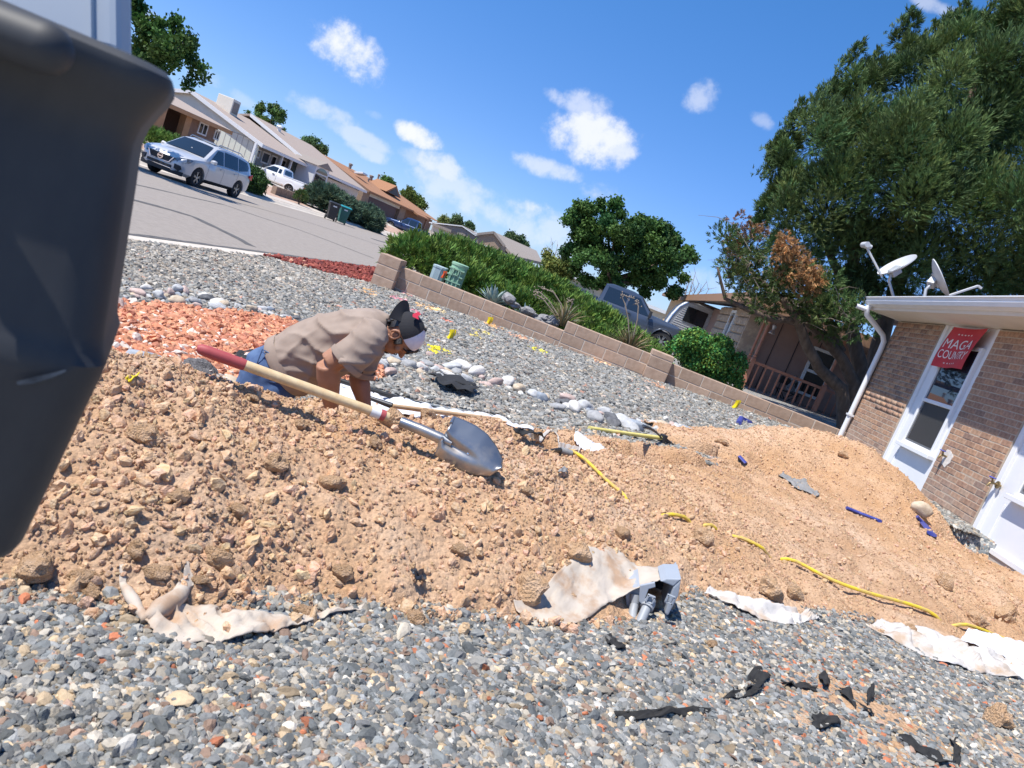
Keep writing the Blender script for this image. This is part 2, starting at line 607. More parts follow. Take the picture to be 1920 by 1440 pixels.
def yard_mat(name, pal, vs=42.0, soil=(.30, .21, .14)):
    """small stones as colour cells with relief: the ground seen between and beyond the real stones"""
    m = bpy.data.materials.new(name)
    m.use_nodes = True
    t = m.node_tree
    b = t.nodes['Principled BSDF']
    b.inputs['Roughness'].default_value = .9
    L = t.links.new
    tc = N(t, 'ShaderNodeTexCoord')
    vo = N(t, 'ShaderNodeTexVoronoi')
    vo.inputs['Scale'].default_value = vs
    L(tc.outputs['Object'], vo.inputs['Vector'])
    sp = N(t, 'ShaderNodeSeparateColor')
    L(vo.outputs['Color'], sp.inputs[0])
    cr = N(t, 'ShaderNodeValToRGB')
    cr.color_ramp.interpolation = 'CONSTANT'
    els = cr.color_ramp.elements
    while len(els) < len(pal):
        els.new(0.5)
    for i, c in enumerate(pal):
        els[i].position = i / len(pal)
        els[i].color = (*c, 1)
    L(sp.outputs[0], cr.inputs['Fac'])
    no = N(t, 'ShaderNodeTexNoise')
    no.inputs['Scale'].default_value = .9
    no.inputs['Detail'].default_value = 5
    L(tc.outputs['Object'], no.inputs['Vector'])
    mr = N(t, 'ShaderNodeMapRange')
    mr.inputs['From Min'].default_value = .6; mr.inputs['From Max'].default_value = .75
    mr.inputs['To Max'].default_value = .6
    L(no.outputs['Fac'], mr.inputs['Value'])
    mx = N(t, 'ShaderNodeMix', data_type='RGBA')
    L(mr.outputs['Result'], mx.inputs['Factor'])
    L(cr.outputs['Color'], mx.inputs[6])
    mx.inputs[7].default_value = (*soil, 1)
    L(mx.outputs[2], b.inputs['Base Color'])
    iv = N(t, 'ShaderNodeMath', operation='SUBTRACT')
    iv.inputs[0].default_value = 1
    L(vo.outputs['Distance'], iv.inputs[1])
    bp = N(t, 'ShaderNodeBump')
    bp.inputs['Strength'].default_value = .9
    bp.inputs['Distance'].default_value = .012
    L(iv.outputs[0], bp.inputs['Height'])
    L(bp.outputs['Normal'], b.inputs['Normal'])
    return m

PAL_GREY = [(.155, .175, .19), (.22, .235, .245), (.29, .295, .29), (.11, .125, .135), (.33, .31, .27), (.40, .32, .22), (.20, .215, .23), (.27, .19, .15), (.45, .43, .39), (.17, .185, .195)]
PAL_TAN = [(.22, .22, .21), (.34, .31, .26), (.44, .40, .34), (.28, .24, .19), (.18, .19, .19), (.50, .46, .41), (.38, .29, .20), (.26, .25, .24)]
PAL_RED = [(.50, .17, .085), (.58, .24, .12), (.44, .13, .07), (.62, .30, .17), (.36, .10, .06), (.55, .20, .10), (.66, .55, .46), (.47, .19, .12)]
PAL_LAVA = [(.20, .035, .025), (.26, .05, .035), (.16, .03, .025), (.30, .07, .045), (.22, .045, .03)]

M_gravel = yard_mat('gravel ground', PAL_GREY, 44)
M_redbed = yard_mat('red chip ground', PAL_RED, 36, (.42, .18, .1))
M_lava = yard_mat('dark red cinder', PAL_LAVA, 30, (.25, .06, .04))
M_pink = yard_mat('pinkish yard gravel', [(.46, .30, .22), (.40, .26, .19), (.52, .36, .27), (.36, .24, .18)], 10, (.42, .28, .2))

def dirt_mat():
    m = bpy.data.materials.new('loose earth')
    m.use_nodes = True
    t = m.node_tree
    b = t.nodes['Principled BSDF']
    b.inputs['Roughness'].default_value = .95
    b.inputs['Specular IOR Level'].default_value = .15
    L = t.links.new
    tc = N(t, 'ShaderNodeTexCoord')
    no = N(t, 'ShaderNodeTexNoise'); no.inputs['Scale'].default_value = 1.6; no.inputs['Detail'].default_value = 8; no.inputs['Roughness'].default_value = .65
    L(tc.outputs['Object'], no.inputs['Vector'])
    cr = N(t, 'ShaderNodeValToRGB')
    e = cr.color_ramp.elements
    e[0].position, e[1].position = .36, .64
    e[0].color = (.51, .305, .165, 1); e[1].color = (.635, .445, .305, 1)
    x = e.new(.5); x.color = (.575, .37, .226, 1)
    L(no.outputs['Fac'], cr.inputs['Fac'])
    n3 = N(t, 'ShaderNodeTexNoise'); n3.inputs['Scale'].default_value = 90; n3.inputs['Detail'].default_value = 4
    L(tc.outputs['Object'], n3.inputs['Vector'])
    mr = N(t, 'ShaderNodeMapRange'); mr.inputs['From Min'].default_value = .3; mr.inputs['From Max'].default_value = .7
    mr.inputs['To Min'].default_value = .78; mr.inputs['To Max'].default_value = 1.15
    L(n3.outputs['Fac'], mr.inputs['Value'])
    mx = N(t, 'ShaderNodeMix', data_type='RGBA', blend_type='MULTIPLY'); mx.inputs['Factor'].default_value = 1
    L(cr.outputs['Color'], mx.inputs[6]); L(mr.outputs['Result'], mx.inputs[7])
    nd = N(t, 'ShaderNodeTexNoise'); nd.inputs['Scale'].default_value = .75; nd.inputs['Detail'].default_value = 7; nd.inputs['Roughness'].default_value = .62
    L(tc.outputs['Object'], nd.inputs['Vector'])
    rd = N(t, 'ShaderNodeMapRange'); rd.inputs['From Min'].default_value = .54; rd.inputs['From Max'].default_value = .68; rd.inputs['To Max'].default_value = .6
    L(nd.outputs['Fac'], rd.inputs['Value'])
    md = N(t, 'ShaderNodeMix', data_type='RGBA')
    L(rd.outputs['Result'], md.inputs['Factor']); L(mx.outputs[2], md.inputs[6]); md.inputs[7].default_value = (.38, .215, .115, 1)
    L(md.outputs[2], b.inputs['Base Color'])
    vo = N(t, 'ShaderNodeTexVoronoi'); vo.inputs['Scale'].default_value = 55
    L(tc.outputs['Object'], vo.inputs['Vector'])
    n2 = N(t, 'ShaderNodeTexNoise'); n2.inputs['Scale'].default_value = 40; n2.inputs['Detail'].default_value = 9; n2.inputs['Roughness'].default_value = .7
    L(tc.outputs['Object'], n2.inputs['Vector'])
    ad = N(t, 'ShaderNodeMath', operation='SUBTRACT')
    L(n2.outputs['Fac'], ad.inputs[0]); 
    ml = N(t, 'ShaderNodeMath', operation='MULTIPLY'); ml.inputs[1].default_value = .5
    L(vo.outputs['Distance'], ml.inputs[0]); L(ml.outputs[0], ad.inputs[1])
    bp = N(t, 'ShaderNodeBump'); bp.inputs['Strength'].default_value = 1.0; bp.inputs['Distance'].default_value = .016
    L(ad.outputs[0], bp.inputs['Height']); L(bp.outputs['Normal'], b.inputs['Normal'])
    return m
M_dirt = dirt_mat()

def sheet(name, x0, x1, y0, y1, step, zf, m, smooth=True):
    nx, ny = int(round((x1 - x0) / step)) + 1, int(round((y1 - y0) / step)) + 1
    X, Y = np.meshgrid(np.linspace(x0, x1, nx), np.linspace(y0, y1, ny))
    Z = zf(X, Y)
    I = np.arange(nx * ny).reshape(ny, nx)
    F = np.stack([I[:-1, :-1], I[:-1, 1:], I[1:, 1:], I[1:, :-1]], -1).reshape(-1, 4)
    V = np.stack([X, Y, Z], -1).reshape(-1, 3)
    o = link(name, npmesh(name, V, F, m, smooth))
    return kind(o, 'structure')

def yard_z(X, Y):
    h, ins = dirt(X, Y)
    z = gz(X) + .012 * fbm(X * 1.7, Y * 1.7, 2)
    z = z - .55 * sstep(.02, .10, ins)
    return z - .01 * in_poly(X, Y, RED)
sheet('gravel_yard', -5.16, 4.56, -1.5, 13.0, .05, yard_z, M_gravel)

# dug earth, fine mesh trimmed to the dug area
def build_dirt():
    x0, x1, y0, y1, st = -4.2, 4.52, 1.0, 9.4, .0165
    nx, ny = int((x1 - x0) / st) + 1, int((y1 - y0) / st) + 1
    X, Y = np.meshgrid(np.linspace(x0, x1, nx), np.linspace(y0, y1, ny))
    h, ins = dirt(X, Y)
    Z = dirt_z(X, Y)
    keep = (ins > -.13) & (X > -2.9)
    I = np.arange(nx * ny).reshape(ny, nx)
    k = keep[:-1, :-1] & keep[:-1, 1:] & keep[1:, 1:] & keep[1:, :-1]
    F = np.stack([I[:-1, :-1], I[:-1, 1:], I[1:, 1:], I[1:, :-1]], -1)[k]
    use = np.unique(F)
    mp = np.full(nx * ny, -1); mp[use] = np.arange(len(use))
    V = np.stack([X, Y, Z], -1).reshape(-1, 3)[use]
    kind(link('dirt_heap_ground', npmesh('dirt_heap_ground', V, mp[F], M_dirt, True)), 'structure')
build_dirt()

def red_bed():
    x0, x1, y0, y1, st = -3.6, -.8, 2.7, 6.4, .05
    nx, ny = int((x1 - x0) / st) + 1, int((y1 - y0) / st) + 1
    X, Y = np.meshgrid(np.linspace(x0, x1, nx), np.linspace(y0, y1, ny))
    h, ins = dirt(X, Y)
    k0 = in_poly(X, Y, RED) & (ins < .1)
    I = np.arange(nx * ny).reshape(ny, nx)
    k = k0[:-1, :-1] & k0[:-1, 1:] & k0[1:, 1:] & k0[1:, :-1]
    F = np.stack([I[:-1, :-1], I[:-1, 1:], I[1:, 1:], I[1:, :-1]], -1)[k]
    use = np.unique(F); mp = np.full(nx * ny, -1); mp[use] = np.arange(len(use))
    V = np.stack([X, Y, gz(X) + .012 + .01 * fbm(X * 3, Y * 3, 2)], -1).reshape(-1, 3)[use]
    kind(link('red_rock_bed', npmesh('red_rock_bed', V, mp[F], M_redbed, True)), 'structure')
red_bed()

# street side
M_conc = mat('kerb concrete', (.50, .44, .37), (.60, .53, .45), 3, .9, .25, 60, dist=.004)
M_asph = mat('aged asphalt', (.262, .226, .195), (.312, .270, .233), 9, .92, .8, 160, dist=.006, c3=(.287, .248, .214))
M_seam = mat('crack sealant', (.07, .065, .06), (.13, .12, .11), 8, .8)
M_farc = mat('driveway concrete', (.46, .40, .34), (.54, .47, .40), 1.0, .9)

def strip_mesh(name, prof, y0, y1, m, ny=24, k='structure'):
    """profile across the street (x, z) carried along y"""
    mb = MB()
    ys = [y0 + (y1 - y0) * i / ny for i in range(ny + 1)]
    R = [[(x, y, z) for x, z in prof] for y in ys]
    mb.rings(R, cap=False, close=False)
    return kind(mb.obj(name, m, smooth=False), k)
strip_mesh('near_kerb', [(-5.05, -.36), (-5.1, -.243), (-5.22, -.248), (-5.32, -.27), (-5.5, -.335), (-5.78, -.345), (-5.8, -.5)], -8, 60, M_conc)
strip_mesh('street', [(-5.7, -.352), (-8.5, -.36), (-12, -.42), (-15, -.52), (-17.4, -.565)], -20, 140, M_asph, 60)
strip_mesh('far_kerb', [(-17.2, -.7), (-17.25, -.555), (-17.55, -.54), (-17.75, -.44), (-17.95, -.43), (-18.0, -.6)], -20, 140, M_conc, 40)
def far_rise(x):
    return -.43 + .80 * sstep(-21, -29, np.asarray(x)) + .10 * sstep(-18, -21, np.asarray(x))
def far_yard(X, Y):
    return far_rise(X) - .004
sheet('far_front_yards', -60, -17.9, -20, 140, 2.0, far_yard, M_pink)
sheet('neighbour_yard', -5.16, 30, 13.0, 60, .6, lambda X, Y: gz(X) * sstep(32, 4, X) - .006 + .0 * Y, M_gravel)
# the land beyond, one sheet to the horizon
M_land = mat('dry land', (.36, .27, .18), (.30, .25, .17), .05, .95, c3=(.25, .22, .13))
def land():
    mb = MB()
    R = []
    for r in (0, 30, 90, 260, 900, 3000):
        R.append([(r * math.cos(2 * math.pi * k / 48) - 2, r * math.sin(2 * math.pi * k / 48) + 20, -.9 + (0 if r < 200 else -0.0)) for k in range(48)])
    mb.rings(R[1:], cap=False)
    mb.add(R[1], [tuple(range(48))])
    kind(mb.obj('ground', M_land), 'structure')
land()

# ------------------------------------------------------------------ scattered stones
def stone_mesh(name, seed, m, sub=2, flat=.6, rough=.35, fr=1.6, smooth=False):
    bm = bmesh.new()
    bmesh.ops.create_icosphere(bm, subdivisions=sub, radius=.5)
    r = random.Random(seed)
    off = Vector((r.random() * 50, r.random() * 50, r.random() * 50))
    st = Vector((1, r.uniform(.65, .95), flat * r.uniform(.75, 1.2)))
    for v in bm.verts:
        n = v.co.normalized()
        k = 1 + rough * mnoise.noise(n * fr + off) + rough * .45 * mnoise.noise(n * fr * 2.4 + off)
        # chipped facets
        for a in range(4):
            rr = random.Random(seed * 31 + a)
            d = Vector((rr.gauss(0, 1), rr.gauss(0, 1), rr.gauss(0, 1))).normalized()
            c = n.dot(d) * k
            lim = .78
            if c > lim:
                k *= lim / c
        v.co = Vector((n.x * st.x, n.y * st.y, n.z * st.z)) * k * .5
    me = bpy.data.meshes.new(name)
    bm.to_mesh(me); bm.free()
    if smooth:
        me.shade_smooth()
    me.materials.append(m)
    return me

def scatter(name, P, S, R, COL, meshes, tilt=None):
    """one object: stones set on points (position, size, rotation, colour)"""
    n = len(P)
    me = bpy.data.meshes.new(name)
    me.vertices.add(n)
    me.vertices.foreach_set('co', np.asarray(P, np.float32).ravel())
    a = me.attributes.new('rot', 'FLOAT_VECTOR', 'POINT'); a.data.foreach_set('vector', np.asarray(R, np.float32).ravel())
    a = me.attributes.new('scl', 'FLOAT_VECTOR', 'POINT'); a.data.foreach_set('vector', np.asarray(S, np.float32).ravel())
    a = me.attributes.new('col', 'FLOAT_COLOR', 'POINT')
    c4 = np.ones((n, 4), np.float32); c4[:, :3] = COL
    a.data.foreach_set('color', c4.ravel())
    a = me.attributes.new('pick', 'INT', 'POINT'); a.data.foreach_set('value', rng.integers(0, len(meshes), n).astype(np.int32))
    o = link(name, me)
    col = bpy.data.collections.new(name + ' shapes')
    for q in meshes:
        col.objects.link(bpy.data.objects.new(q.name, q))
    g = bpy.data.node_groups.new(name + ' set', 'GeometryNodeTree')
    g.interface.new_socket('Geometry', in_out='INPUT', socket_type='NodeSocketGeometry')
    g.interface.new_socket('Geometry', in_out='OUTPUT', socket_type='NodeSocketGeometry')
    gi, go = g.nodes.new('NodeGroupInput'), g.nodes.new('NodeGroupOutput')
    ip = g.nodes.new('GeometryNodeInstanceOnPoints')
    ci = g.nodes.new('GeometryNodeCollectionInfo')
    ci.inputs['Collection'].default_value = col
    ci.inputs['Separate Children'].default_value = True
    ci.inputs['Reset Children'].default_value = True
    def na(nm, ty):
        q = g.nodes.new('GeometryNodeInputNamedAttribute')
        q.data_type = ty
        q.inputs['Name'].default_value = nm
        return [s for s in q.outputs if s.enabled and s.name == 'Attribute'][0]
    L = g.links.new
    L(gi.outputs[0], ip.inputs['Points'])
    L(ci.outputs[0], ip.inputs['Instance'])
    ip.inputs['Pick Instance'].default_value = True
    L(na('pick', 'INT'), ip.inputs['Instance Index'])
    L(na('rot', 'FLOAT_VECTOR'), ip.inputs['Rotation'])
    L(na('scl', 'FLOAT_VECTOR'), ip.inputs['Scale'])
    L(ip.outputs[0], go.inputs[0])
    md = o.modifiers.new('scatter', 'NODES')
    md.node_group = g
    return kind(o, 'stuff')

M_stone = mat('gravel stone', (.85, .85, .85), (1.1, 1.1, 1.1), 2.2, .8, .35, 5, inst='col', dist=.006, detail=5)
M_clod = mat('earth clod', (.53, .32, .175), (.65, .455, .31), 2.4, .95, .9, 7, inst='col', dist=.006, spec=.1, detail=7)
PEB = [stone_mesh('pebble', 100 + i, M_stone, 2, .62, .5, 1.5) for i in range(8)]
CLODS = [stone_mesh('clod', 300 + i, M_clod, 2, .8, .55, 2.2) for i in range(8)]

PAINT = [((770, 555), .16, (.70, .30, .38)), ((745, 562), .12, (.66, .30, .36)), ((796, 563), .12, (.80, .42, .10)), ((800, 578), .2, (.80, .52, .25)),
         ((824, 586), .13, (.78, .64, .35)), ((777, 586), .12, (.66, .30, .36)), ((834, 603), .09, (.62, .22, .16)), ((824, 658), .11, (.80, .72, .02)), ((812, 662), .06, (.80, .72, .02)),
         ((890, 632), .10, (.70, .60, .18)), ((908, 626), .16, (.66, .58, .16)), ((926, 614), .16, (.72, .45, .22)), ((975, 634), .2, (.62, .36, .24)), ((1010, 660), .14, (.72, .68, .10)), ((1126, 681), .16, (.66, .42, .26)),
         ((1235, 726), .2, (.5, .3, .2)), ((695, 548), .1, (.66, .42, .2)), ((688, 552), .1, (.66, .40, .2))]

BARE = ((1560, 1296, .16, .55), (1610, 1318, .15, .6), (1505, 1300, .10, .4), (1660, 1345, .13, .5), (1740, 1385, .13, .42), (1655, 1400, .11, .45), (1500, 1350, .10, .3), (1180, 1150, .10, .3), (1890, 1410, .12, .35), (250, 1162, .05, .5))
CLEAR = [[(272, 1163), (300, 1190), (350, 1201), (420, 1201), (500, 1189), (560, 1171), (620, 1152), (680, 1137), (565, 1146), (450, 1138), (340, 1110), (225, 1078), (218, 1086), (240, 1112)],
         [(972, 1152), (1022, 1169), (1074, 1171), (1130, 1168), (1200, 1160), (1280, 1150), (1280, 1090), (1180, 1085), (1100, 1090), (1006, 1116), (956, 1137)],
         [(1318, 1112), (1360, 1132), (1400, 1151), (1440, 1164), (1488, 1173), (1540, 1162), (1490, 1135), (1410, 1118), (1330, 1103)],
         [(1626, 1172), (1680, 1201), (1740, 1231), (1800, 1252), (1860, 1264), (1990, 1291), (1990, 1225), (1870, 1184), (1815, 1176), (1760, 1183), (1652, 1158)],
         [(600, 738), (690, 775), (760, 781), (830, 792), (1000, 810), (930, 777), (790, 752), (630, 708)], [(1070, 822), (1110, 856), (1152, 862), (1150, 848), (1080, 808)]]
CLEARW = [[(p.x, p.y) for p in (P_g(*q) for q in c)] for c in CLEAR]
def cleared(x, y, keep):
    m = np.zeros(len(x), bool)
    for k, c in enumerate(CLEARW):
        m |= in_poly(x, y, c) & (rng.random(len(x)) > keep[min(k, len(keep) - 1)])
    return m

def gravel():
    def field(x0, x1, y0, y1, dens):
        n = int((x1 - x0) * (y1 - y0) * dens)
        # jittered grid: even cover, no clumps
        s = 1 / math.sqrt(dens)
        gx, gy = np.meshgrid(np.arange(x0, x1, s), np.arange(y0, y1, s))
        gx = gx.ravel() + rng.uniform(-.5, .5, gx.size) * s
        gy = gy.ravel() + rng.uniform(-.5, .5, gy.size) * s
        return gx, gy
    xs, ys, ss = [], [], []
    for x0, x1, y0, y1, dens, s0 in ((-1.9, 4.5, .75, 4.6, 11000, .0115), (-1.9, 4.5, .75, 4.6, 4800, .0105), (-1.2, 1.2, .75, 2.2, 800, .0155), (-5.1, 4.4, 3.2, 8.0, 2500, .0195), (-5.1, 4.5, 8.0, 12.9, 1500, .0245)):
        x, y = field(x0, x1, y0, y1, dens)
        h, ins = dirt(x, y)
        k = (ins < .03 + .05 * rng.random(len(x))) & ~in_poly(x, y, RED) & ~in_poly(x, y, LAVA)
        if y0 == 3.2:
            k &= ~((y < 4.6) & (x > -1.9))
        # keep to what the camera's surroundings show
        k &= np.abs(np.arctan2(x, y) + .07) < 1.0
        x, y = x[k], y[k]
        xs.append(x); ys.append(y); ss.append(s0 * np.clip(rng.lognormal(0, .26, len(x)), .5, 1.9))
    x, y, s = map(np.concatenate, (xs, ys, ss))
    n = len(x)
    # none on the sheets; worn spots where the tan earth shows
    wear = cleared(x, y, (.0, .0))
    for px, py, r, q in BARE:
        c = P_g(px, py)
        wear |= (np.hypot(x - c.x, y - c.y) < r * (.6 + .8 * rng.random(n))) & (rng.random(n) < q)
    x, y, s = x[~wear], y[~wear], s[~wear]
    n = len(x)
    pg, pt = np.array(PAL_GREY), np.array(PAL_TAN)
    wg = np.array([.15, .15, .14, .07, .11, .085, .13, .055, .06, .07])
    col = pg[rng.choice(len(pg), n, p=wg / wg.sum())]
    tan = np.clip(sstep(-2.6, -4.4, x + .5 * fbm(x, y, 3)) * .9 + .35 * sstep(6.6, 5.0, y) * sstep(3.8, 4.8, y) * sstep(-1.5, 0, x), 0, 1)
    tc = pt[rng.integers(0, len(pt), n)]
    col = np.where((rng.random(n) < tan)[:, None], tc, col)
    pb = P_g(1560, 1310)
    red = rng.random(n) < .012 + .10 * np.exp(-((x - pb.x) ** 2 + (y - pb.y) ** 2) / .3 ** 2)
    col[red] = (.46, .17, .09)
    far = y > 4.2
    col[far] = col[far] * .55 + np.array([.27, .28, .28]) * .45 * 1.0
    for (px, py), r, c in PAINT:
        p = P_g(px, py)
        m = (np.hypot((x - p.x), (y - p.y) * .6) < r * (.5 + .9 * rng.random(n))) & (rng.random(n) < .75)
        col[m] = np.array(c) * rng.uniform(.75, 1.05, (m.sum(), 1))
    col = col * np.clip(rng.lognormal(-.04, .30, (n, 1)), .4, 1.8) * np.array([1.02, .95, .86])
    z = gz(x) + .012 * fbm(x * 1.7, y * 1.7, 2) + s * .12 + rng.random(n) * s * .35
    P = np.stack([x, y, z], -1)
    S = np.stack([s * rng.uniform(.85, 1.35, n), s * rng.uniform(.8, 1.2, n), s * rng.uniform(.75, 1.25, n)], -1) * 1.75
    R = np.stack([rng.normal(0, .45, n), rng.normal(0, .45, n), rng.uniform(0, 6.28, n)], -1)
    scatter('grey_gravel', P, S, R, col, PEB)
    # red chips
    n0 = 34000
    x, y = rng.uniform(-3.5, -.8, n0), rng.uniform(2.7, 6.4, n0)
    h, ins = dirt(x, y)
    k = in_poly(x + .1 * vnoise(x * 5, y * 5), y + .1 * vnoise(x * 5 + 9, y * 5), RED) & (ins < .05)
    x, y = x[k], y[k]; n = len(x)
    s = .0225 * np.clip(rng.lognormal(0, .3, n), .5, 2.0)
    pr = np.array(PAL_RED)
    col = pr[rng.choice(len(pr), n, p=np.array([.2, .2, .13, .13, .06, .16, .04, .08]))]
    wh = rng.random(n) < .16 * sstep(5.0, 3.6, y + .8 * vnoise(x * 3, y * 3))
    col[wh] = (.60, .55, .50)
    col = (col * .8 + np.array([.66, .40, .24]) * .2) * rng.uniform(.75, 1.2, (n, 1)) * 1.05
    P = np.stack([x, y, gz(x) + .02 + rng.random(n) * s * .4], -1)
    S = np.stack([s * rng.uniform(.8, 1.4, n), s * rng.uniform(.7, 1.1, n), s * rng.uniform(.6, 1.1, n)], -1) * 1.7
    R = np.stack([rng.normal(0, .5, n), rng.normal(0, .5, n), rng.uniform(0, 6.28, n)], -1)
    scatter('red_rock_chips', P, S, R, col, PEB)
    # cinder bed beside the kerb
    n0 = 5200
    x, y = rng.uniform(-5.3, -3.8, n0), rng.uniform(10.9, 19, n0)
    k = in_poly(x, y, LAVA); x, y = x[k], y[k]; n = len(x)
    s = .05 * rng.lognormal(0, .3, n)
    pr = np.array(PAL_LAVA); col = pr[rng.integers(0, len(pr), n)] * rng.uniform(.8, 1.3, (n, 1))
    edge = rng.random(n) < .2 * sstep(12.3, 11.3, y)
    col[edge] = (.5, .26, .16)
    scatter('dark_red_cinders', np.stack([x, y, gz(x) + .02 + 0 * x], -1), np.stack([s, s, s * .8], -1) * 1.6, rng.uniform(0, 6.28, (n, 3)), col, PEB)
    return
gravel()

def bare_earth():
    for i, (px, py, r, q) in enumerate(BARE[:9]):
        c = P_g(px, py)
        mb = MB()
        n, m = 30, 6
        def zz(x, y):
            return gz(x) + .012 * float(fbm(np.asarray(x * 1.7), np.asarray(y * 1.7), 2)) + .0075 + .004 * mnoise.noise(Vector((x * 30, y * 30, 0)))
        R = []
        for q in range(1, m + 1):
            ring = []
            for k in range(n):
                a = 2 * math.pi * k / n
                rr = r * q / m * (.75 + .5 * mnoise.noise(Vector((math.cos(a) * 1.7, math.sin(a) * 1.7, i * 4.1))))
                x, y = c.x + rr * 1.3 * math.cos(a), c.y + rr * math.sin(a)
                ring.append((x, y, zz(x, y) - .008 * (q == m) + .0003 * i))
            R.append(ring)
        mb.rings(R, cap=False)
        mb.add(R[0], [tuple(range(n))])
        kind(mb.obj('bare_earth', M_dirt), 'structure')
bare_earth()

def lava_base():
    mb = MB()
    mb.add([(x, y, gz(x) + .012) for x, y in LAVA], [tuple(range(len(LAVA)))])
    kind(mb.obj('cinder_bed', M_lava), 'structure')
lava_base()

def clods():
    n0 = 380000
    x, y = rng.uniform(-2.2, 4.5, n0), rng.uniform(1.2, 9.2, n0)
    h, ins = dirt(x, y)
    dT, sT, _ = pl_dist(x, y, TOE)
    # small crumbs everywhere, lumps gathered low on the near slope; spill over the toe
    s = .0048 * (1 - rng.random(n0)) ** (-1 / 2.35)
    s = np.minimum(s, .0255) * (1 - .38 * sstep(.1, 1.1, x - .1 * y))
    inside = ins > -.06 * rng.random(n0) - .05 * (s > .015)
    cl = fbm(x * 1.8, y * 1.8, 3)
    keep = inside & (rng.random(n0) < np.clip(.75 + 1.0 * cl, .32, 1)) & ((s < .016) | (rng.random(n0) < .95 * sstep(1.3, .1, dT) + .12))
    keep &= ~((y > 5.2) & (s < .009) & (rng.random(n0) < .4)) & ~((x > .6) & (rng.random(n0) < .35))
    keep &= np.abs(np.arctan2(x, y) + .07) < 0.95
    keep &= ~cleared(x, y, (.30, .03, .12, .10))
    x, y, s = x[keep], y[keep], s[keep]
    n = len(x)
    zz = np.where(dirt(x, y)[1] > 0, dirt_z(x, y), gz(x) + .012)
    col = np.ones((n, 3)) * rng.uniform(.86, 1.16, (n, 1)) * (1 + rng.normal(0, .03, (n, 3)))
    P = np.stack([x, y, zz + s * .22], -1)
    S = np.stack([s * rng.uniform(.85, 1.4, n), s * rng.uniform(.8, 1.2, n), s * rng.uniform(.7, 1.1, n)], -1) * 1.75
    R = rng.uniform(0, 6.28, (n, 3)) * np.array([.35, .35, 1])
    scatter('earth_crumbs', P, S, R, col, CLODS)
clods()

# ------------------------------------------------------------------ block wall along the plot line
M_block = mat('split concrete block', (.36, .245, .175), (.45, .32, .235), 9, .95, .5, 90, objrand=.12, dist=.004, detail=8)
M_mortar = mat('pale mortar', (.50, .42, .34), (.58, .50, .42), 12, .95, .3, 80, dist=.003)
WY = 12.9

def block_mesh(l, h, d):
    return MB().box((0, 0, 0), (l, d, h)).mesh('block', M_block, bevel=.008, seg=1)
def block_wall():
    wall = thing('block_wall', 'low tan concrete block wall stepping down along the gravel yard', 'wall', (0, WY + .1, 0))
    L, Hh, g = .398, .198, .009
    whole = block_mesh(L - g, Hh - g, .19)
    core = MB()
    n = 0
    def put(x0, x1, zc, y, me_d=.19):
        nonlocal n
        l = x1 - x0 - g
        me = whole if abs(l - (L - g)) < .004 and me_d == .19 else block_mesh(l, Hh - g, me_d)
        b = link('block', me)
        b.location = ((x0 + x1) / 2, y + me_d / 2 + random.uniform(-.003, .003), zc)
        b.rotation_euler = (0, random.uniform(-.004, .004), random.uniform(-.004, .004))
        attach(b, wall)
        n += 1
    for (xa, xb, top) in ((-3.53, -.46, .29), (-.46, 1.08, .47), (1.46, 4.62, .45)):
        zb = gz(xa) - .1
        rows = int(math.ceil((top - zb) / Hh))
        for r in range(rows):
            zc = top - Hh * (r + .5)
            x = xa - (L / 2 if (r + (xa > -1)) % 2 else 0)
            while x < xb - .03:
                a, b = max(x, xa), min(x + L, xb)
                if b - a > .05:
                    put(a, b, zc, WY)
                x += L
        attach(MB().box2((xa, WY + .0045, zb), (xb, WY + .178, top - .006)).obj('mortar', M_mortar), wall)
    for (xa, xb, top) in ((-3.93, -3.53, .40), (1.07, 1.46, .565)):
        for r in range(5 if xa < 0 else 4):
            hh = Hh if r else .10 if xa > 0 else Hh
            zc = top - .1 - Hh * r if xa < 0 else (top - .05 if r == 0 else top - .1 - Hh * (r - .5))
            b = link('block', MB().box((0, 0, 0), (xb - xa - .004, .39, (Hh if xa < 0 or r else .1) - g)).mesh('block', M_block, bevel=.012, seg=2))
            b.location = ((xa + xb) / 2, WY - .17 + .195 + (.012 if r == 0 and xa < 0 else 0) * 0, zc)
            attach(b, wall)
        attach(MB().box2((xa + .005, WY - .164, gz(xa) - .3), (xb - .005, WY + .205, top - .008)).obj('mortar', M_mortar), wall)
    pass
block_wall()

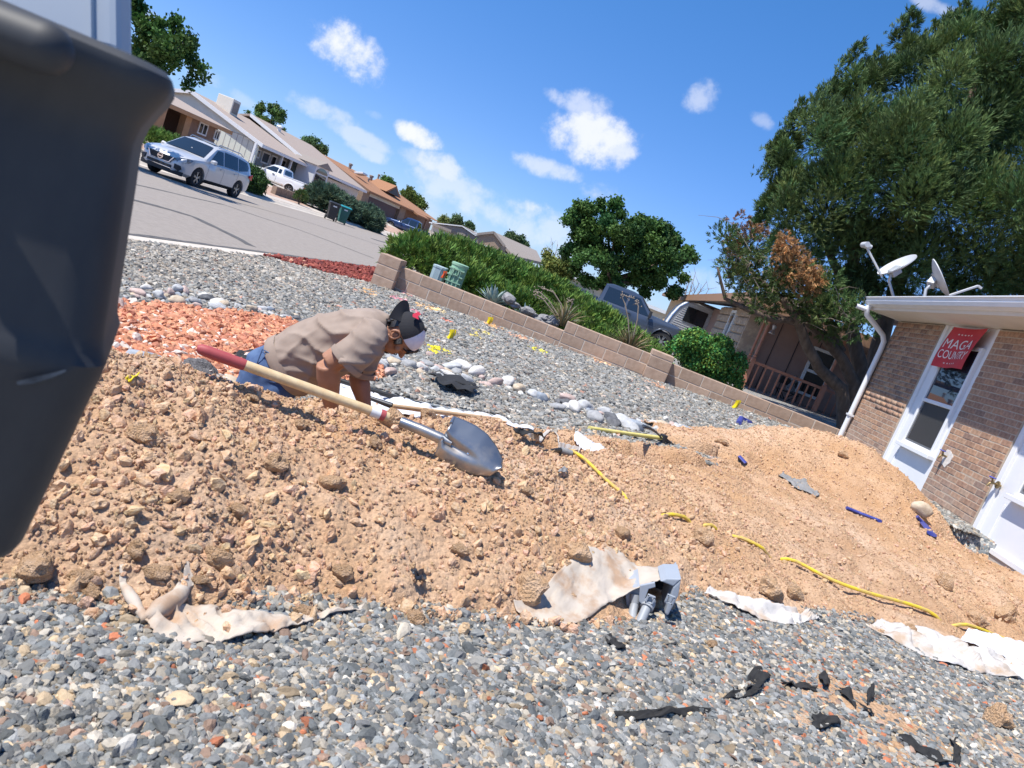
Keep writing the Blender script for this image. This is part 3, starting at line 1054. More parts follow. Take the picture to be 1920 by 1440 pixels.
# ------------------------------------------------------------------ brick house on the right
def brick_mat(name, use_tint):
    m = bpy.data.materials.new(name)
    m.use_nodes = True
    t = m.node_tree
    b = t.nodes['Principled BSDF']
    b.inputs['Roughness'].default_value = .9
    L = t.links.new
    cr = N(t, 'ShaderNodeValToRGB')
    pal = [(.34, .20, .13), (.385, .235, .155), (.41, .25, .16), (.36, .21, .14), (.27, .17, .125), (.43, .25, .155), (.39, .24, .165), (.32, .19, .13), (.41, .27, .185), (.35, .21, .14)]
    e = cr.color_ramp.elements
    cr.color_ramp.interpolation = 'CONSTANT'
    while len(e) < len(pal):
        e.new(.5)
    for i, c in enumerate(pal):
        e[i].position = i / len(pal); e[i].color = (*c, 1)
    if use_tint:
        at = N(t, 'ShaderNodeAttribute'); at.attribute_name = 'tint'
        L(at.outputs['Fac'], cr.inputs['Fac'])
    else:
        oi = N(t, 'ShaderNodeObjectInfo')
        L(oi.outputs['Random'], cr.inputs['Fac'])
    tc = N(t, 'ShaderNodeTexCoord')
    no = N(t, 'ShaderNodeTexNoise'); no.inputs['Scale'].default_value = 26; no.inputs['Detail'].default_value = 8
    L(tc.outputs['Object'], no.inputs['Vector'])
    mr = N(t, 'ShaderNodeMapRange'); mr.inputs['From Min'].default_value = .3; mr.inputs['From Max'].default_value = .7; mr.inputs['To Min'].default_value = .7; mr.inputs['To Max'].default_value = 1.25
    L(no.outputs['Fac'], mr.inputs['Value'])
    mx = N(t, 'ShaderNodeMix', data_type='RGBA', blend_type='MULTIPLY'); mx.inputs['Factor'].default_value = 1
    L(cr.outputs['Color'], mx.inputs[6]); L(mr.outputs['Result'], mx.inputs[7])
    # lime bloom low on the wall
    ge = N(t, 'ShaderNodeNewGeometry')
    sp = N(t, 'ShaderNodeSeparateXYZ'); L(ge.outputs['Position'], sp.inputs[0])
    z = N(t, 'ShaderNodeMapRange'); z.inputs['From Min'].default_value = .85; z.inputs['From Max'].default_value = .35
    L(sp.outputs['Z'], z.inputs['Value'])
    n2 = N(t, 'ShaderNodeTexNoise'); n2.inputs['Scale'].default_value = 3.2; n2.inputs['Detail'].default_value = 7
    L(ge.outputs['Position'], n2.inputs['Vector'])
    r2 = N(t, 'ShaderNodeMapRange'); r2.inputs['From Min'].default_value = .42; r2.inputs['From Max'].default_value = .68; r2.inputs['To Max'].default_value = .55
    L(n2.outputs['Fac'], r2.inputs['Value'])
    ml = N(t, 'ShaderNodeMath', operation='MULTIPLY'); L(z.outputs['Result'], ml.inputs[0]); L(r2.outputs['Result'], ml.inputs[1])
    m2 = N(t, 'ShaderNodeMix', data_type='RGBA'); L(ml.outputs[0], m2.inputs['Factor']); L(mx.outputs[2], m2.inputs[6]); m2.inputs[7].default_value = (.42, .35, .30, 1)
    L(m2.outputs[2], b.inputs['Base Color'])
    bp = N(t, 'ShaderNodeBump'); bp.inputs['Strength'].default_value = .6; bp.inputs['Distance'].default_value = .004
    L(no.outputs['Fac'], bp.inputs['Height']); L(bp.outputs['Normal'], b.inputs['Normal'])
    return m
M_brick = brick_mat('house brick', False)
M_brick2 = brick_mat('house brick joined', True)
M_bmort = mat('brick mortar', (.42, .34, .26), (.50, .42, .33), 20, .95, .3, 90, dist=.003)
M_white = mat('white painted board', (.72, .73, .75), (.80, .80, .81), 1.5, .55, .08, 30, dist=.002)
M_cream = mat('cream painted fascia', (.70, .62, .52), (.76, .68, .58), 2, .6)
M_gutter = mat('white metal gutter', (.74, .75, .77), (.80, .80, .81), 3, .35)
M_shingle = mat('brown shingle', (.16, .12, .10), (.24, .18, .14), 14, .95, .5, 40, dist=.01)
M_gdark = glass_mat('dark window glass', (.012, .014, .016), .04)
M_gsky = glass_mat('window glass with sky in it', (.02, .03, .05), .02)
M_screen = mat('insect screen', (.035, .033, .032), (.05, .047, .045), 200, .55)
M_alu = mat('grey aluminium', (.42, .42, .43), rough=.4, metal=.8)
M_slab = mat('house slab concrete', (.42, .40, .37), (.50, .47, .43), 5, .9, .3, 40, dist=.005)

FX = 4.5
SOF = 2.44
def brick_house():
    h = thing('brick_house', 'single storey brown brick house with white window panels and gutter', 'house', (8, 8, 0))
    body = MB().box2((FX + .1, 3.0, -.2), (12, 12.66, SOF)).obj('wall', M_bmort)
    attach(body, h)
    # mortar beds of the piers, just behind the brick faces
    piers = [(11.02, 12.68), (8.23, 9.54), (5.3, 6.75)]
    for a, b in piers:
        attach_sub(MB().box2((FX + .0035, a + .004, .06), (FX + .099, b - .004, SOF - .02)).obj('mortar', M_bmort), body, h)
    CH, BL, g = .0745, .222, .010
    full = MB().box((0, 0, 0), (.1, BL - g, CH - g)).mesh('brick', M_brick, bevel=.004, seg=1)
    stuffV, stuffF, stuffT = [], [], []
    count = 0
    for pi, (a, b) in enumerate([piers[1], piers[0], piers[2]]):
        rows = int((SOF - .1) / CH)
        for r in range(rows):
            z = .1 + CH * (r + .5)
            y = b - (BL / 2 if r % 2 else 0)
            yy = b + (BL / 2 if r % 2 else 0)
            while yy > a + .03:
                p, q = max(yy - BL, a), min(yy, b)
                yy -= BL
                if q - p < .04:
                    continue
                c = (FX + .05 + random.uniform(-.0025, .0025), (p + q) / 2, z + random.uniform(-.0015, .0015))
                l = q - p - g
                single = count < 300 and pi < 2 and not (pi == 1 and z > 1.45)
                if single:
                    me = full if abs(l - (BL - g)) < .004 else MB().box((0, 0, 0), (.1, l, CH - g)).mesh('brick', M_brick, bevel=.004, seg=1)
                    o = link('brick', me)
                    o.location = c
                    o.rotation_euler = (random.uniform(-.006, .006), 0, random.uniform(-.006, .006))
                    attach_sub(o, body, h)
                    count += 1
                else:
                    k = len(stuffV)
                    mb = MB().box(c, (.1, l, CH - g))
                    stuffV += mb.v
                    stuffF += [tuple(i + k for i in f) for f in mb.f]
                    stuffT += [random.random()] * 8
    t = np.repeat(np.array(stuffT)[:, None], 3, 1)
    o = link('brick_courses', npmesh('brick_courses', stuffV, stuffF, M_brick2, tint=t))
    attach_sub(o, body, h)
    o['kind'] = 'stuff'
    # soffit, fascia, gutter, roof
    attach(MB().box2((4.02, 3.0, SOF - .005), (FX + .3, 12.72, SOF + .02)).obj('soffit', M_cream), h)
    attach(MB().box2((4.0, 3.0, SOF - .012), (4.028, 12.74, SOF + .16)).obj('fascia', M_cream), h)
    gp = [(0, .0), (-.012, .0), (-.1, .015), (-.122, .06), (-.112, .075), (-.13, .12), (-.142, .125), (-.142, .112), (-.01, .105), (-.0, .12)]
    g_ = MB()
    g_.rings([[(4.0 + x, y, SOF + .035 + z) for x, z in gp] for y in (12.62, 3.0)])
    attach(g_.obj('gutter', M_gutter), h)
    rf = MB()
    rf.prism([(3.93, 0, SOF + .165), (10.5, 0, SOF + .165 + .24 * 6.57), (10.5, 0, SOF + .1), (4.05, 0, SOF + .1)], (0, 12.76, 0), (0, -9.9, 0))
    attach(rf.obj('roof', M_shingle), h)
    # downspout
    p = lambda x, y, X: P_x(x, y, X)
    ds = MB()
    pts = [(3.93, 12.5, 2.47), (3.93, 12.5, 2.40), (3.96, 12.52, 2.33), (4.15, 12.58, 2.24), (4.36, 12.63, 2.13), (4.42, 12.64, 2.04), (4.43, 12.64, 1.9), (4.43, 12.64, .05)]
    ds.tube(pts, .042, 10)
    d = ds.obj('downspout', M_gutter, smooth=True)
    attach(d, h)
    attach_sub(MB().box((4.43, 12.64, .75), (.1, .1, .03)).obj('strap', M_gutter), d, h)
    # white panels with their windows
    for pi, (ya, yb) in enumerate(((9.54, 11.02), (6.75, 8.23))):
        pn = MB().box2((FX + .05, ya - .005, .15), (FX + .1, yb + .005, SOF - .006)).obj('panel', M_white)
        attach(pn, h)
        tr = MB()
        for y in (ya + .045, yb - .045):
            tr.box2((FX + .02, y - .045, .155), (FX + .052, y + .045, SOF - .008))
        tr.box2((FX + .035, (ya + yb) / 2 + .43 - .004, .16), (FX + .052, (ya + yb) / 2 + .43 + .004, .6))
        attach_sub(tr.obj('trim', M_white, bevel=.004, seg=1), pn, h)
        attach_sub(MB().box2((FX + .012, ya, .10), (FX + .1, yb, .152)).obj('ledge', M_white, bevel=.004), pn, h)
        wa, wb, z0, z1, zm = yb - 1.30, yb - .37, .72, 2.17, 1.36
        if pi == 1:
            wa, wb = yb - 1.36, yb - .43
        w = MB()
        for (y0, y1, q0, q1) in ((wa, wa + .055, z0, z1), (wb - .055, wb, z0, z1), (wa + .055, wb - .055, z0, z0 + .05), (wa + .055, wb - .055, z1 - .05, z1), (wa + .055, wb - .055, zm - .025, zm + .025)):
            w.box2((FX + .0, y0, q0), (FX + .06, y1, q1))
        wo = w.obj('window', M_white, bevel=.005, seg=1)
        attach(wo, h)
        sc = MB()
        for (y0, y1, q0, q1) in ((wa + .057, wa + .085, z0 + .052, zm - .03), (wb - .085, wb - .057, z0 + .052, zm - .03), (wa + .085, wb - .085, z0 + .052, z0 + .075)):
            sc.box2((FX + .012, y0, q0), (FX + .035, y1, q1))
        attach_sub(sc.obj('screen_frame', M_alu), wo, h)
        attach_sub(MB().box2((FX + .028, wa + .08, z0 + .07), (FX + .032, wb - .08, zm - .027)).obj('screen', M_screen), wo, h)
        attach_sub(MB().box2((FX + .022, wa + .054, zm + .024), (FX + .027, wb - .054, z1 - .048)).obj('pane', M_gsky), wo, h)
        attach_sub(MB().box2((FX - .045, wa - .05, z0 - .055), (FX + .05, wb + .05, z0 - .002)).obj('sill', M_white, bevel=.006), wo, h)
    attach(MB().box2((FX + .03, 3.0, -.3), (FX + .13, 12.6, .1)).obj('slab_edge', M_slab), h)
    return h
def attach_sub(o, part, root):
    """sub-part given in world coordinates; parts of world-built things share the root's frame"""
    o.parent = part
    o.matrix_parent_inverse = Matrix.Identity(4)
    # part sits at identity in world once its own inverse is counted
    return o
H1 = brick_house()

# bullet camera under the eave
def bullet_camera():
    t = thing('security_camera', 'small white bullet camera under the gutter end', 'camera', (4.0, 12.5, 2.38))
    attach(MB().lathe([(.0, -.11), (.035, -.11), (.038, .05), (.03, .06), (.0, .06)], (3.86, 12.5, 2.40), 'x').obj('housing', M_gutter, smooth=True), t)
    attach(MB().box((3.94, 12.5, 2.45), (.05, .05, .08)).obj('bracket', M_gutter), t)
    attach(MB().lathe([(0, 0), (.028, 0), (.028, -.004), (0, -.004)], (3.748, 12.5, 2.40), 'x').obj('lens', M_gdark), t)
bullet_camera()

# the red banner
M_redcl = mat('red banner cloth', (.50, .03, .045), (.56, .05, .06), 4, .8, .2, 60, dist=.004)
M_wtxt = mat('white print', (.78, .72, .72))
def banner():
    q = [P_x(1789, 613, 4.47), P_x(1855, 616, 4.47), P_x(1803.5, 693, 4.45), P_x(1748, 686, 4.45)]
    def S(u, v, off=0.0):
        a = q[0].lerp(q[1], u); b = q[3].lerp(q[2], u)
        p = a.lerp(b, v)
        p = p + Vector((-.022 * math.sin(u * 7 + v * 2.2) * (.3 + v) - .03 * v * (1 - v) * 2 - off, 0, -.018 * math.sin(math.pi * u) * (1 - v)))
        return p
    t = thing('banner', 'red cloth banner with white lettering hung over the window', 'banner', tuple(q[0]))
    mb = MB().grid(lambda u, v: S(u, v), 26, 30)
    attach(mb.obj('cloth', M_redcl, smooth='all', fix=False), t)
    def text(s, u0, u1, v0, v1):
        cu = bpy.data.curves.new('lettering', 'FONT')
        cu.body = s
        cu.align_x = 'LEFT'
        ob = bpy.data.objects.new('lettering', cu)
        C.objects.link(ob)
        dg = bpy.context.evaluated_depsgraph_get()
        me = bpy.data.meshes.new_from_object(ob.evaluated_get(dg))
        bpy.data.objects.remove(ob)
        xs = [v.co.x for v in me.vertices]; ys = [v.co.y for v in me.vertices]
        a, b, c, d = min(xs), max(xs), min(ys), max(ys)
        for v in me.vertices:
            u = u0 + (u1 - u0) * (v.co.x - a) / (b - a)
            w = v1 - (v1 - v0) * (v.co.y - c) / (d - c)
            v.co = S(u, w, .006)
        me.materials.clear()
        me.materials.append(M_wtxt)
        o = link('lettering', me)
        attach(o, t)
    text('MAGA', .08, .92, .30, .53)
    text('COUNTRY', .07, .95, .58, .78)
    def star(uc, vc, ru, rv, mb):
        k = len(mb.v)
        vs = [S(uc, vc, .006)]
        for i in range(10):
            r = 1 if i % 2 == 0 else .42
            a = math.pi / 2 + i * math.pi / 5
            vs.append(S(uc + ru * r * math.cos(a), vc - rv * r * math.sin(a), .006))
        mb.add(vs, [(0, i + 1, (i + 1) % 10 + 1) for i in range(10)])
    st = MB()
    for i in range(5):
        star(.33 + .085 * i, .17, .032, .024, st)
        star(.30 + .10 * i, .89, .032, .024, st)
    attach(st.obj('star_row', M_wtxt, fix=False), t)
    bt = MB()
    for p in (q[0], q[1]):
        bt.lathe([(0, 0), (.012, 0), (.012, .02), (0, .02)], (p.x - .01, p.y, p.z - .02), 'x', 10)
    attach(bt.obj('nail', M_alu), t)
banner()

# two dishes on the roof edge
M_dish = mat('grey dish enamel', (.50, .51, .52), (.56, .57, .58), 3, .45)
M_arm = mat('galvanised tube', (.42, .44, .45), (.5, .51, .52), 10, .4, metal=.3)
M_logo = mat('pale blue print', (.66, .74, .80))
DW = {}
def rel(px, py, base):
    """point on the sight line at the same forward depth as a base point"""
    d = (np.array(base) - np.array((0, 0, CAMH))) @ fwd
    return P_d(px, py, float(d))
def dish(label, base, foot, elbow, back, top, bot, minor, lnb, arm0, logo):
    t = thing('satellite_dish', label, 'satellite dish', tuple(base), 'dishes on the roof edge')
    R = lambda p, k=0.0: rel(p[0], p[1], base) + Vector(fwd) * k
    m = MB()
    f = R(foot)
    m.beam(f + Vector((-.09, 0, -.02)), f + Vector((0, .02, .07)), .12, .02)
    m.beam(f + Vector((.1, .03, -.02)), f + Vector((0, .02, .07)), .08, .02)
    m.tube([f, R(elbow), R(back)], .022, 10)
    attach(m.obj('mast', M_arm, smooth=True), t)
    a, b = R(top), R(bot)
    c = (a + b) / 2
    e1 = (a - b) / 2
    rad = e1.length
    e1n = e1.normalized()
    vdir = Vector(fwd)
    side = e1n.cross(vdir).normalized()
    if (R(lnb) - c).dot(side) < 0:
        side = -side
    nrm = (side * math.cos(minor) - vdir * math.sin(minor)).normalized()
    e2 = nrm.cross(e1n).normalized()
    D = MB()
    Rg = []
    for i in range(9):
        r = i / 8
        Rg.append([c + (e1n * math.cos(k * math.pi / 18) * rad + e2 * math.sin(k * math.pi / 18) * rad * .92) * r + nrm * (-.07 * (1 - r * r)) for k in range(36)])
    D.rings(Rg, cap=False)
    Rb = [[p - nrm * .012 for p in q] for q in Rg]
    D.rings(Rb[::-1], cap=False)
    D.rings([Rg[-1], Rb[-1]], cap=False)
    attach(D.obj('reflector', M_dish, smooth='all'), t)
    bk = MB()
    bk.beam(c - nrm * .08, R(back), .10, .12)
    bk.beam(c - nrm * .08 + e1n * .1, c - nrm * .08 - e1n * .12, .09, .03, nrm)
    attach(bk.obj('mount', M_arm, bevel=.008), t)
    am = MB()
    l = R(lnb)
    am.beam(R(arm0), l, .035, .03)
    attach(am.obj('arm', M_dish, bevel=.006), t)
    hd = MB()
    u = (l - R(arm0)).normalized()
    if minor < .3:
        hd.tube([l - e2 * .07 + u * .03, l + e2 * .07 + u * .03], .045, 12)
        hd.tube([l + u * .02, l + u * .05 + (c - l).normalized() * .12], [.05, .035], 12)
        hd.tube([l + e2 * .06 + u * .02, l + e2 * .06 + u * .05 + (c - l).normalized() * .1], [.035, .03], 12)
    else:
        hd.beam(l, l + u * .03 - e1n * .05, .03, .03)
    attach(hd.obj('receiver', M_dish, smooth=True), t)
    lg = MB()
    if logo == 'oval':
        Rr = []
        for rr in (.95, .7):
            Rr.append([c + e1n * (-.05 * rad) + (e1n * math.cos(k * math.pi / 12) * .30 + e2 * math.sin(k * math.pi / 12) * .2) * rr * rad + nrm * (-.055) for k in range(24)])
        lg.rings(Rr, cap=False)
        for i in (-1, 0, 1):
            lg.add([c + e1n * (rad * (-.05 + .1 * i + s * .025)) + e2 * rad * w + nrm * (-.06) for s, w in ((-1, -.09), (1, -.09), (1, .09), (-1, .09))], [(0, 1, 2, 3)])
    else:
        # the letters T and V
        def bar(u0, w0, u1, w1, th=.035):
            p, q = Vector((u0, w0, 0)), Vector((u1, w1, 0))
            dd = (q - p).normalized(); nn = Vector((-dd.y, dd.x, 0)) * th
            lg.add([c + e1n * rad * (.35 + z.y) + ex * rad * (z.x) + nrm * (-.052) for z in (p + nn, q + nn, q - nn, p - nn)], [(0, 1, 2, 3)])
        ex = e2 if e2.dot(Vector(RX)) > 0 else -e2
        bar(-.28, .14, -.02, .14); bar(-.15, .14, -.15, -.14)
        bar(.04, .14, .15, -.14); bar(.26, .14, .15, -.14)
    attach(lg.obj('logo', M_logo, fix=False), t)
b1 = P_x(1682, 566, 4.25)
dish('grey satellite dish facing up left with its arm raised', b1, (1678, 566), (1667, 528), (1670, 514), (1713, 477), (1650, 514), .16, (1624, 462), (1654, 519), 'oval')
b2 = P_x(1738, 566, 4.25)
dish('grey satellite dish facing right with its arm pointing right', b2, (1732, 566), (1736, 543), (1744, 535), (1750, 485), (1779, 556), .42, (1834, 536), (1768, 558), 'tv')

# two brass taps on the wall
M_brass = mat('dull brass', (.30, .22, .11), rough=.5, metal=.7)
M_bluep = mat('blue plastic', (.03, .05, .42), rough=.45)
M_lime = mat('white lime crust', (.75, .70, .64), (.62, .56, .5), 20, .95, .6, 40, dist=.01)
def tap(label, px, py, hc, lime):
    p = P_x(px, py, FX - .01)
    t = thing('garden_tap', label, 'tap', tuple(p), 'taps on the front wall')
    y, z = p.y, p.z
    m = MB()
    m.tube([(FX + .04, y, z), (FX - .06, y, z)], .012, 10)
    m.tube([(FX - .05, y, z), (FX - .075, y, z - .012), (FX - .09, y, z - .05)], [.014, .014, .012], 10)
    m.tube([(FX - .05, y, z), (FX - .07, y, z + .045)], [.013, .008], 10)
    m.lathe([(0, 0), (.04, 0), (.04, .012), (0, .012)], (FX - .002, y, z), 'x', 12)
    attach(m.obj('body', M_brass, smooth=True), t)
    attach(MB().lathe([(0, 0), (.034, .002), (.038, .007), (.034, .012), (0, .010)], (FX - .072, y, z + .045)).obj('handle', hc, smooth=True), t)
    if lime:
        v = [(FX - .004, y - .09 + .05 * random.random(), z + .05)]
        pts = [(FX - .004, y + .13 * math.cos(a) * random.uniform(.7, 1.1) - .03, z - .01 + .12 * math.sin(a) * random.uniform(.6, 1.1)) for a in np.linspace(0, 6.1, 16)]
        attach(MB().prism(pts, (0, 0, 0), (.004, 0, 0)).obj('lime_crust', M_lime), t)
tap('blue handled tap on the brick with white lime crust', 1774, 856, M_bluep, True)
tap('blue handled tap on the white panel edge', 1868, 908, M_bluep, False)

# ------------------------------------------------------------------ vehicles
M_tyre = mat('tyre rubber', (.018, .018, .02), (.03, .03, .032), 30, .85)
M_rim = mat('alloy', (.40, .41, .42), rough=.3, metal=.8)
M_blackp = mat('black plastic', (.02, .021, .024), (.03, .03, .033), 20, .55)
M_cglass = glass_mat('tinted car glass', (.015, .022, .032), .03)
M_head = mat('headlight lens', (.28, .30, .33), (.10, .11, .12), 9, .08, metal=.4)
M_redl = mat('red lens', (.55, .012, .012), rough=.15)
M_chrome = mat('chrome', (.72, .73, .75), rough=.12, metal=1.0)
def paint(name, c, metal=.35, rough=.28):
    return mat(name, c, [k * .93 for k in c], 300, rough, metal=metal, coat=.8)
M_silver = paint('silver paint', (.62, .62, .63), .2)
M_whitep = paint('white paint', (.80, .81, .82), 0.0)
M_blue = paint('dark blue paint', (.018, .045, .13), .3)
M_gun = paint('blue grey paint', (.075, .095, .135), .4)

def loft_car(ST):
    """ST: (x, [(y, z) from bottom centre to roof centre]); mirrored to a closed shell"""
    mb = MB()
    R = []
    for x, P in ST:
        half = [(x, y, z) for y, z in P]
        ring = half + [(x, -y, z) for _, y, z in half[::-1][1:-1]]
        R.append(ring)
    mb.rings(R, cap=True)
    return mb

def interp(ST, x, i):
    for k in range(len(ST) - 1):
        x0, x1 = ST[k][0], ST[k + 1][0]
        if (x - x0) * (x - x1) <= 0 and x0 != x1:
            t = (x - x0) / (x1 - x0)
            a, b = ST[k][1][i], ST[k + 1][1][i]
            return a[0] + (b[0] - a[0]) * t, a[1] + (b[1] - a[1]) * t
    return ST[-1][1][i]

def side_pt(ST, x, z, off=.008):
    pts = [interp(ST, x, i) for i in range(1, len(ST[0][1]) - 1)]
    y = pts[-1][0]
    for (y0, z0), (y1, z1) in zip(pts[:-1], pts[1:]):
        if min(z0, z1) - 1e-6 <= z <= max(z0, z1) + 1e-6 and abs(z1 - z0) > 1e-5:
            y = y0 + (y1 - y0) * (z - z0) / (z1 - z0)
            break
    return y + off

def side_panel(ST, poly, sgn, off=.008, nsub=5):
    """polygon (x, z) laid on the flank"""
    mb = MB()
    pts = []
    for i in range(len(poly)):
        a, b = poly[i], poly[(i + 1) % len(poly)]
        for k in range(nsub):
            t = k / nsub
            pts.append((a[0] + (b[0] - a[0]) * t, a[1] + (b[1] - a[1]) * t))
    cx = sum(p[0] for p in pts) / len(pts); cz = sum(p[1] for p in pts) / len(pts)
    vs = [(cx, sgn * side_pt(ST, cx, cz, off), cz)] + [(x, sgn * side_pt(ST, x, z, off), z) for x, z in pts]
    mid = [((x + cx) / 2, sgn * side_pt(ST, (x + cx) / 2, (z + cz) / 2, off), (z + cz) / 2) for x, z in pts]
    n = len(pts)
    vs += mid
    fs = [(0, 1 + n + i, 1 + n + (i + 1) % n) for i in range(n)] + [(1 + n + i, 1 + i, 1 + (i + 1) % n, 1 + n + (i + 1) % n) for i in range(n)]
    return mb.add(vs, fs)

def front_panel(ST, i0, i1, a, b, off, fx, ncol=8):
    """glass between two stations over loft rows a..b, both sides joined over the middle; fx shrinks it"""
    mb = MB()
    rows = []
    for s in (0, .5, 1):
        x = ST[i0][0] + (ST[i1][0] - ST[i0][0]) * (.06 + .88 * s)
        row = []
        idx = list(range(a, b + 1))
        pr = [interp(ST, x, i) for i in idx]
        left = [(x, y * fx, z) for y, z in pr]
        full = left + [(x, -y * fx, z) for _, y, z in [(0, p[0], p[1]) for p in pr[::-1][1:]]] if abs(pr[-1][0]) < 1e-6 else left + [(x, -p[0] * fx, p[1]) for p in pr[::-1]]
        rows.append(full)
    d = Vector(rows[-1][len(rows[0]) // 2]) - Vector(rows[0][len(rows[0]) // 2])
    nrm = Vector((-d.z, 0, d.x)).normalized()
    if nrm.z < 0:
        nrm = -nrm
    rows = [[Vector(p) + nrm * off for p in r] for r in rows]
    mb.rings(rows, cap=False, close=False)
    return mb

def wheel(parent, x, y, r, w, sgn, spokes=5, rimm=None):
    t = MB()
    t.lathe([(r * .62, -w / 2), (r * .9, -w / 2), (r, -w * .36), (r, w * .36), (r * .9, w / 2), (r * .62, w / 2), (r * .6, 0)], (x, y, r), 'y', 28, cap=False)
    root = link('wheel', t.mesh('wheel', M_tyre, smooth=True), parent)
    m = MB()
    yo = y + sgn * w * .36
    m.lathe([(r * .64, -.02), (r * .66, .02), (r * .6, .02), (r * .58, -.015)], (x, yo, r), 'y', 28, cap=False)
    for k in range(spokes):
        for da in (-.16, .16):
            a = 2 * math.pi * k / spokes + da + .3
            b = 2 * math.pi * k / spokes + .3
            m.beam((x + math.cos(b) * r * .1, yo, r + math.sin(b) * r * .1), (x + math.cos(a) * r * .62, yo, r + math.sin(a) * r * .62), .03, .022, (0, 1, 0))
    m.lathe([(0, .022), (r * .16, .018), (r * .16, -.02), (0, -.02)], (x, yo, r), 'y', 14)
    link('rim', m.mesh('rim', rimm or M_rim), root)
    d = MB().lathe([(0, -.03), (r * .6, -.03), (r * .6, -.04), (0, -.04)] if sgn > 0 else [(0, .03), (r * .6, .03), (r * .6, .04), (0, .04)], (x, yo - sgn * .03, r), 'y', 20)
    link('brake', d.mesh('brake', M_blackp), root)

def arch_stations(xs_base, wheels, r_arch, zc, fn):
    """stations at given x plus denser ones round each wheel; fn(x, lift) -> half profile"""
    xs = set(xs_base)
    for xw in wheels:
        for d in (-1.01, -1, -.94, -.8, -.55, -.25, 0, .25, .55, .8, .94, 1, 1.01):
            xs.add(xw + d * r_arch)
    out = []
    for x in sorted(xs):
        lift = 0
        for xw in wheels:
            d = abs(x - xw)
            if d < r_arch * 1.0001:
                lift = max(lift, zc + math.sqrt(max(r_arch ** 2 - d * d, 0)))
        out.append((x, fn(x, lift)))
    return out

def lerp_tab(tab, x):
    if x <= tab[0][0]:
        return tab[0][1]
    for (x0, v0), (x1, v1) in zip(tab[:-1], tab[1:]):
        if x <= x1:
            return v0 + (v1 - v0) * (x - x0) / (x1 - x0)
    return tab[-1][1]

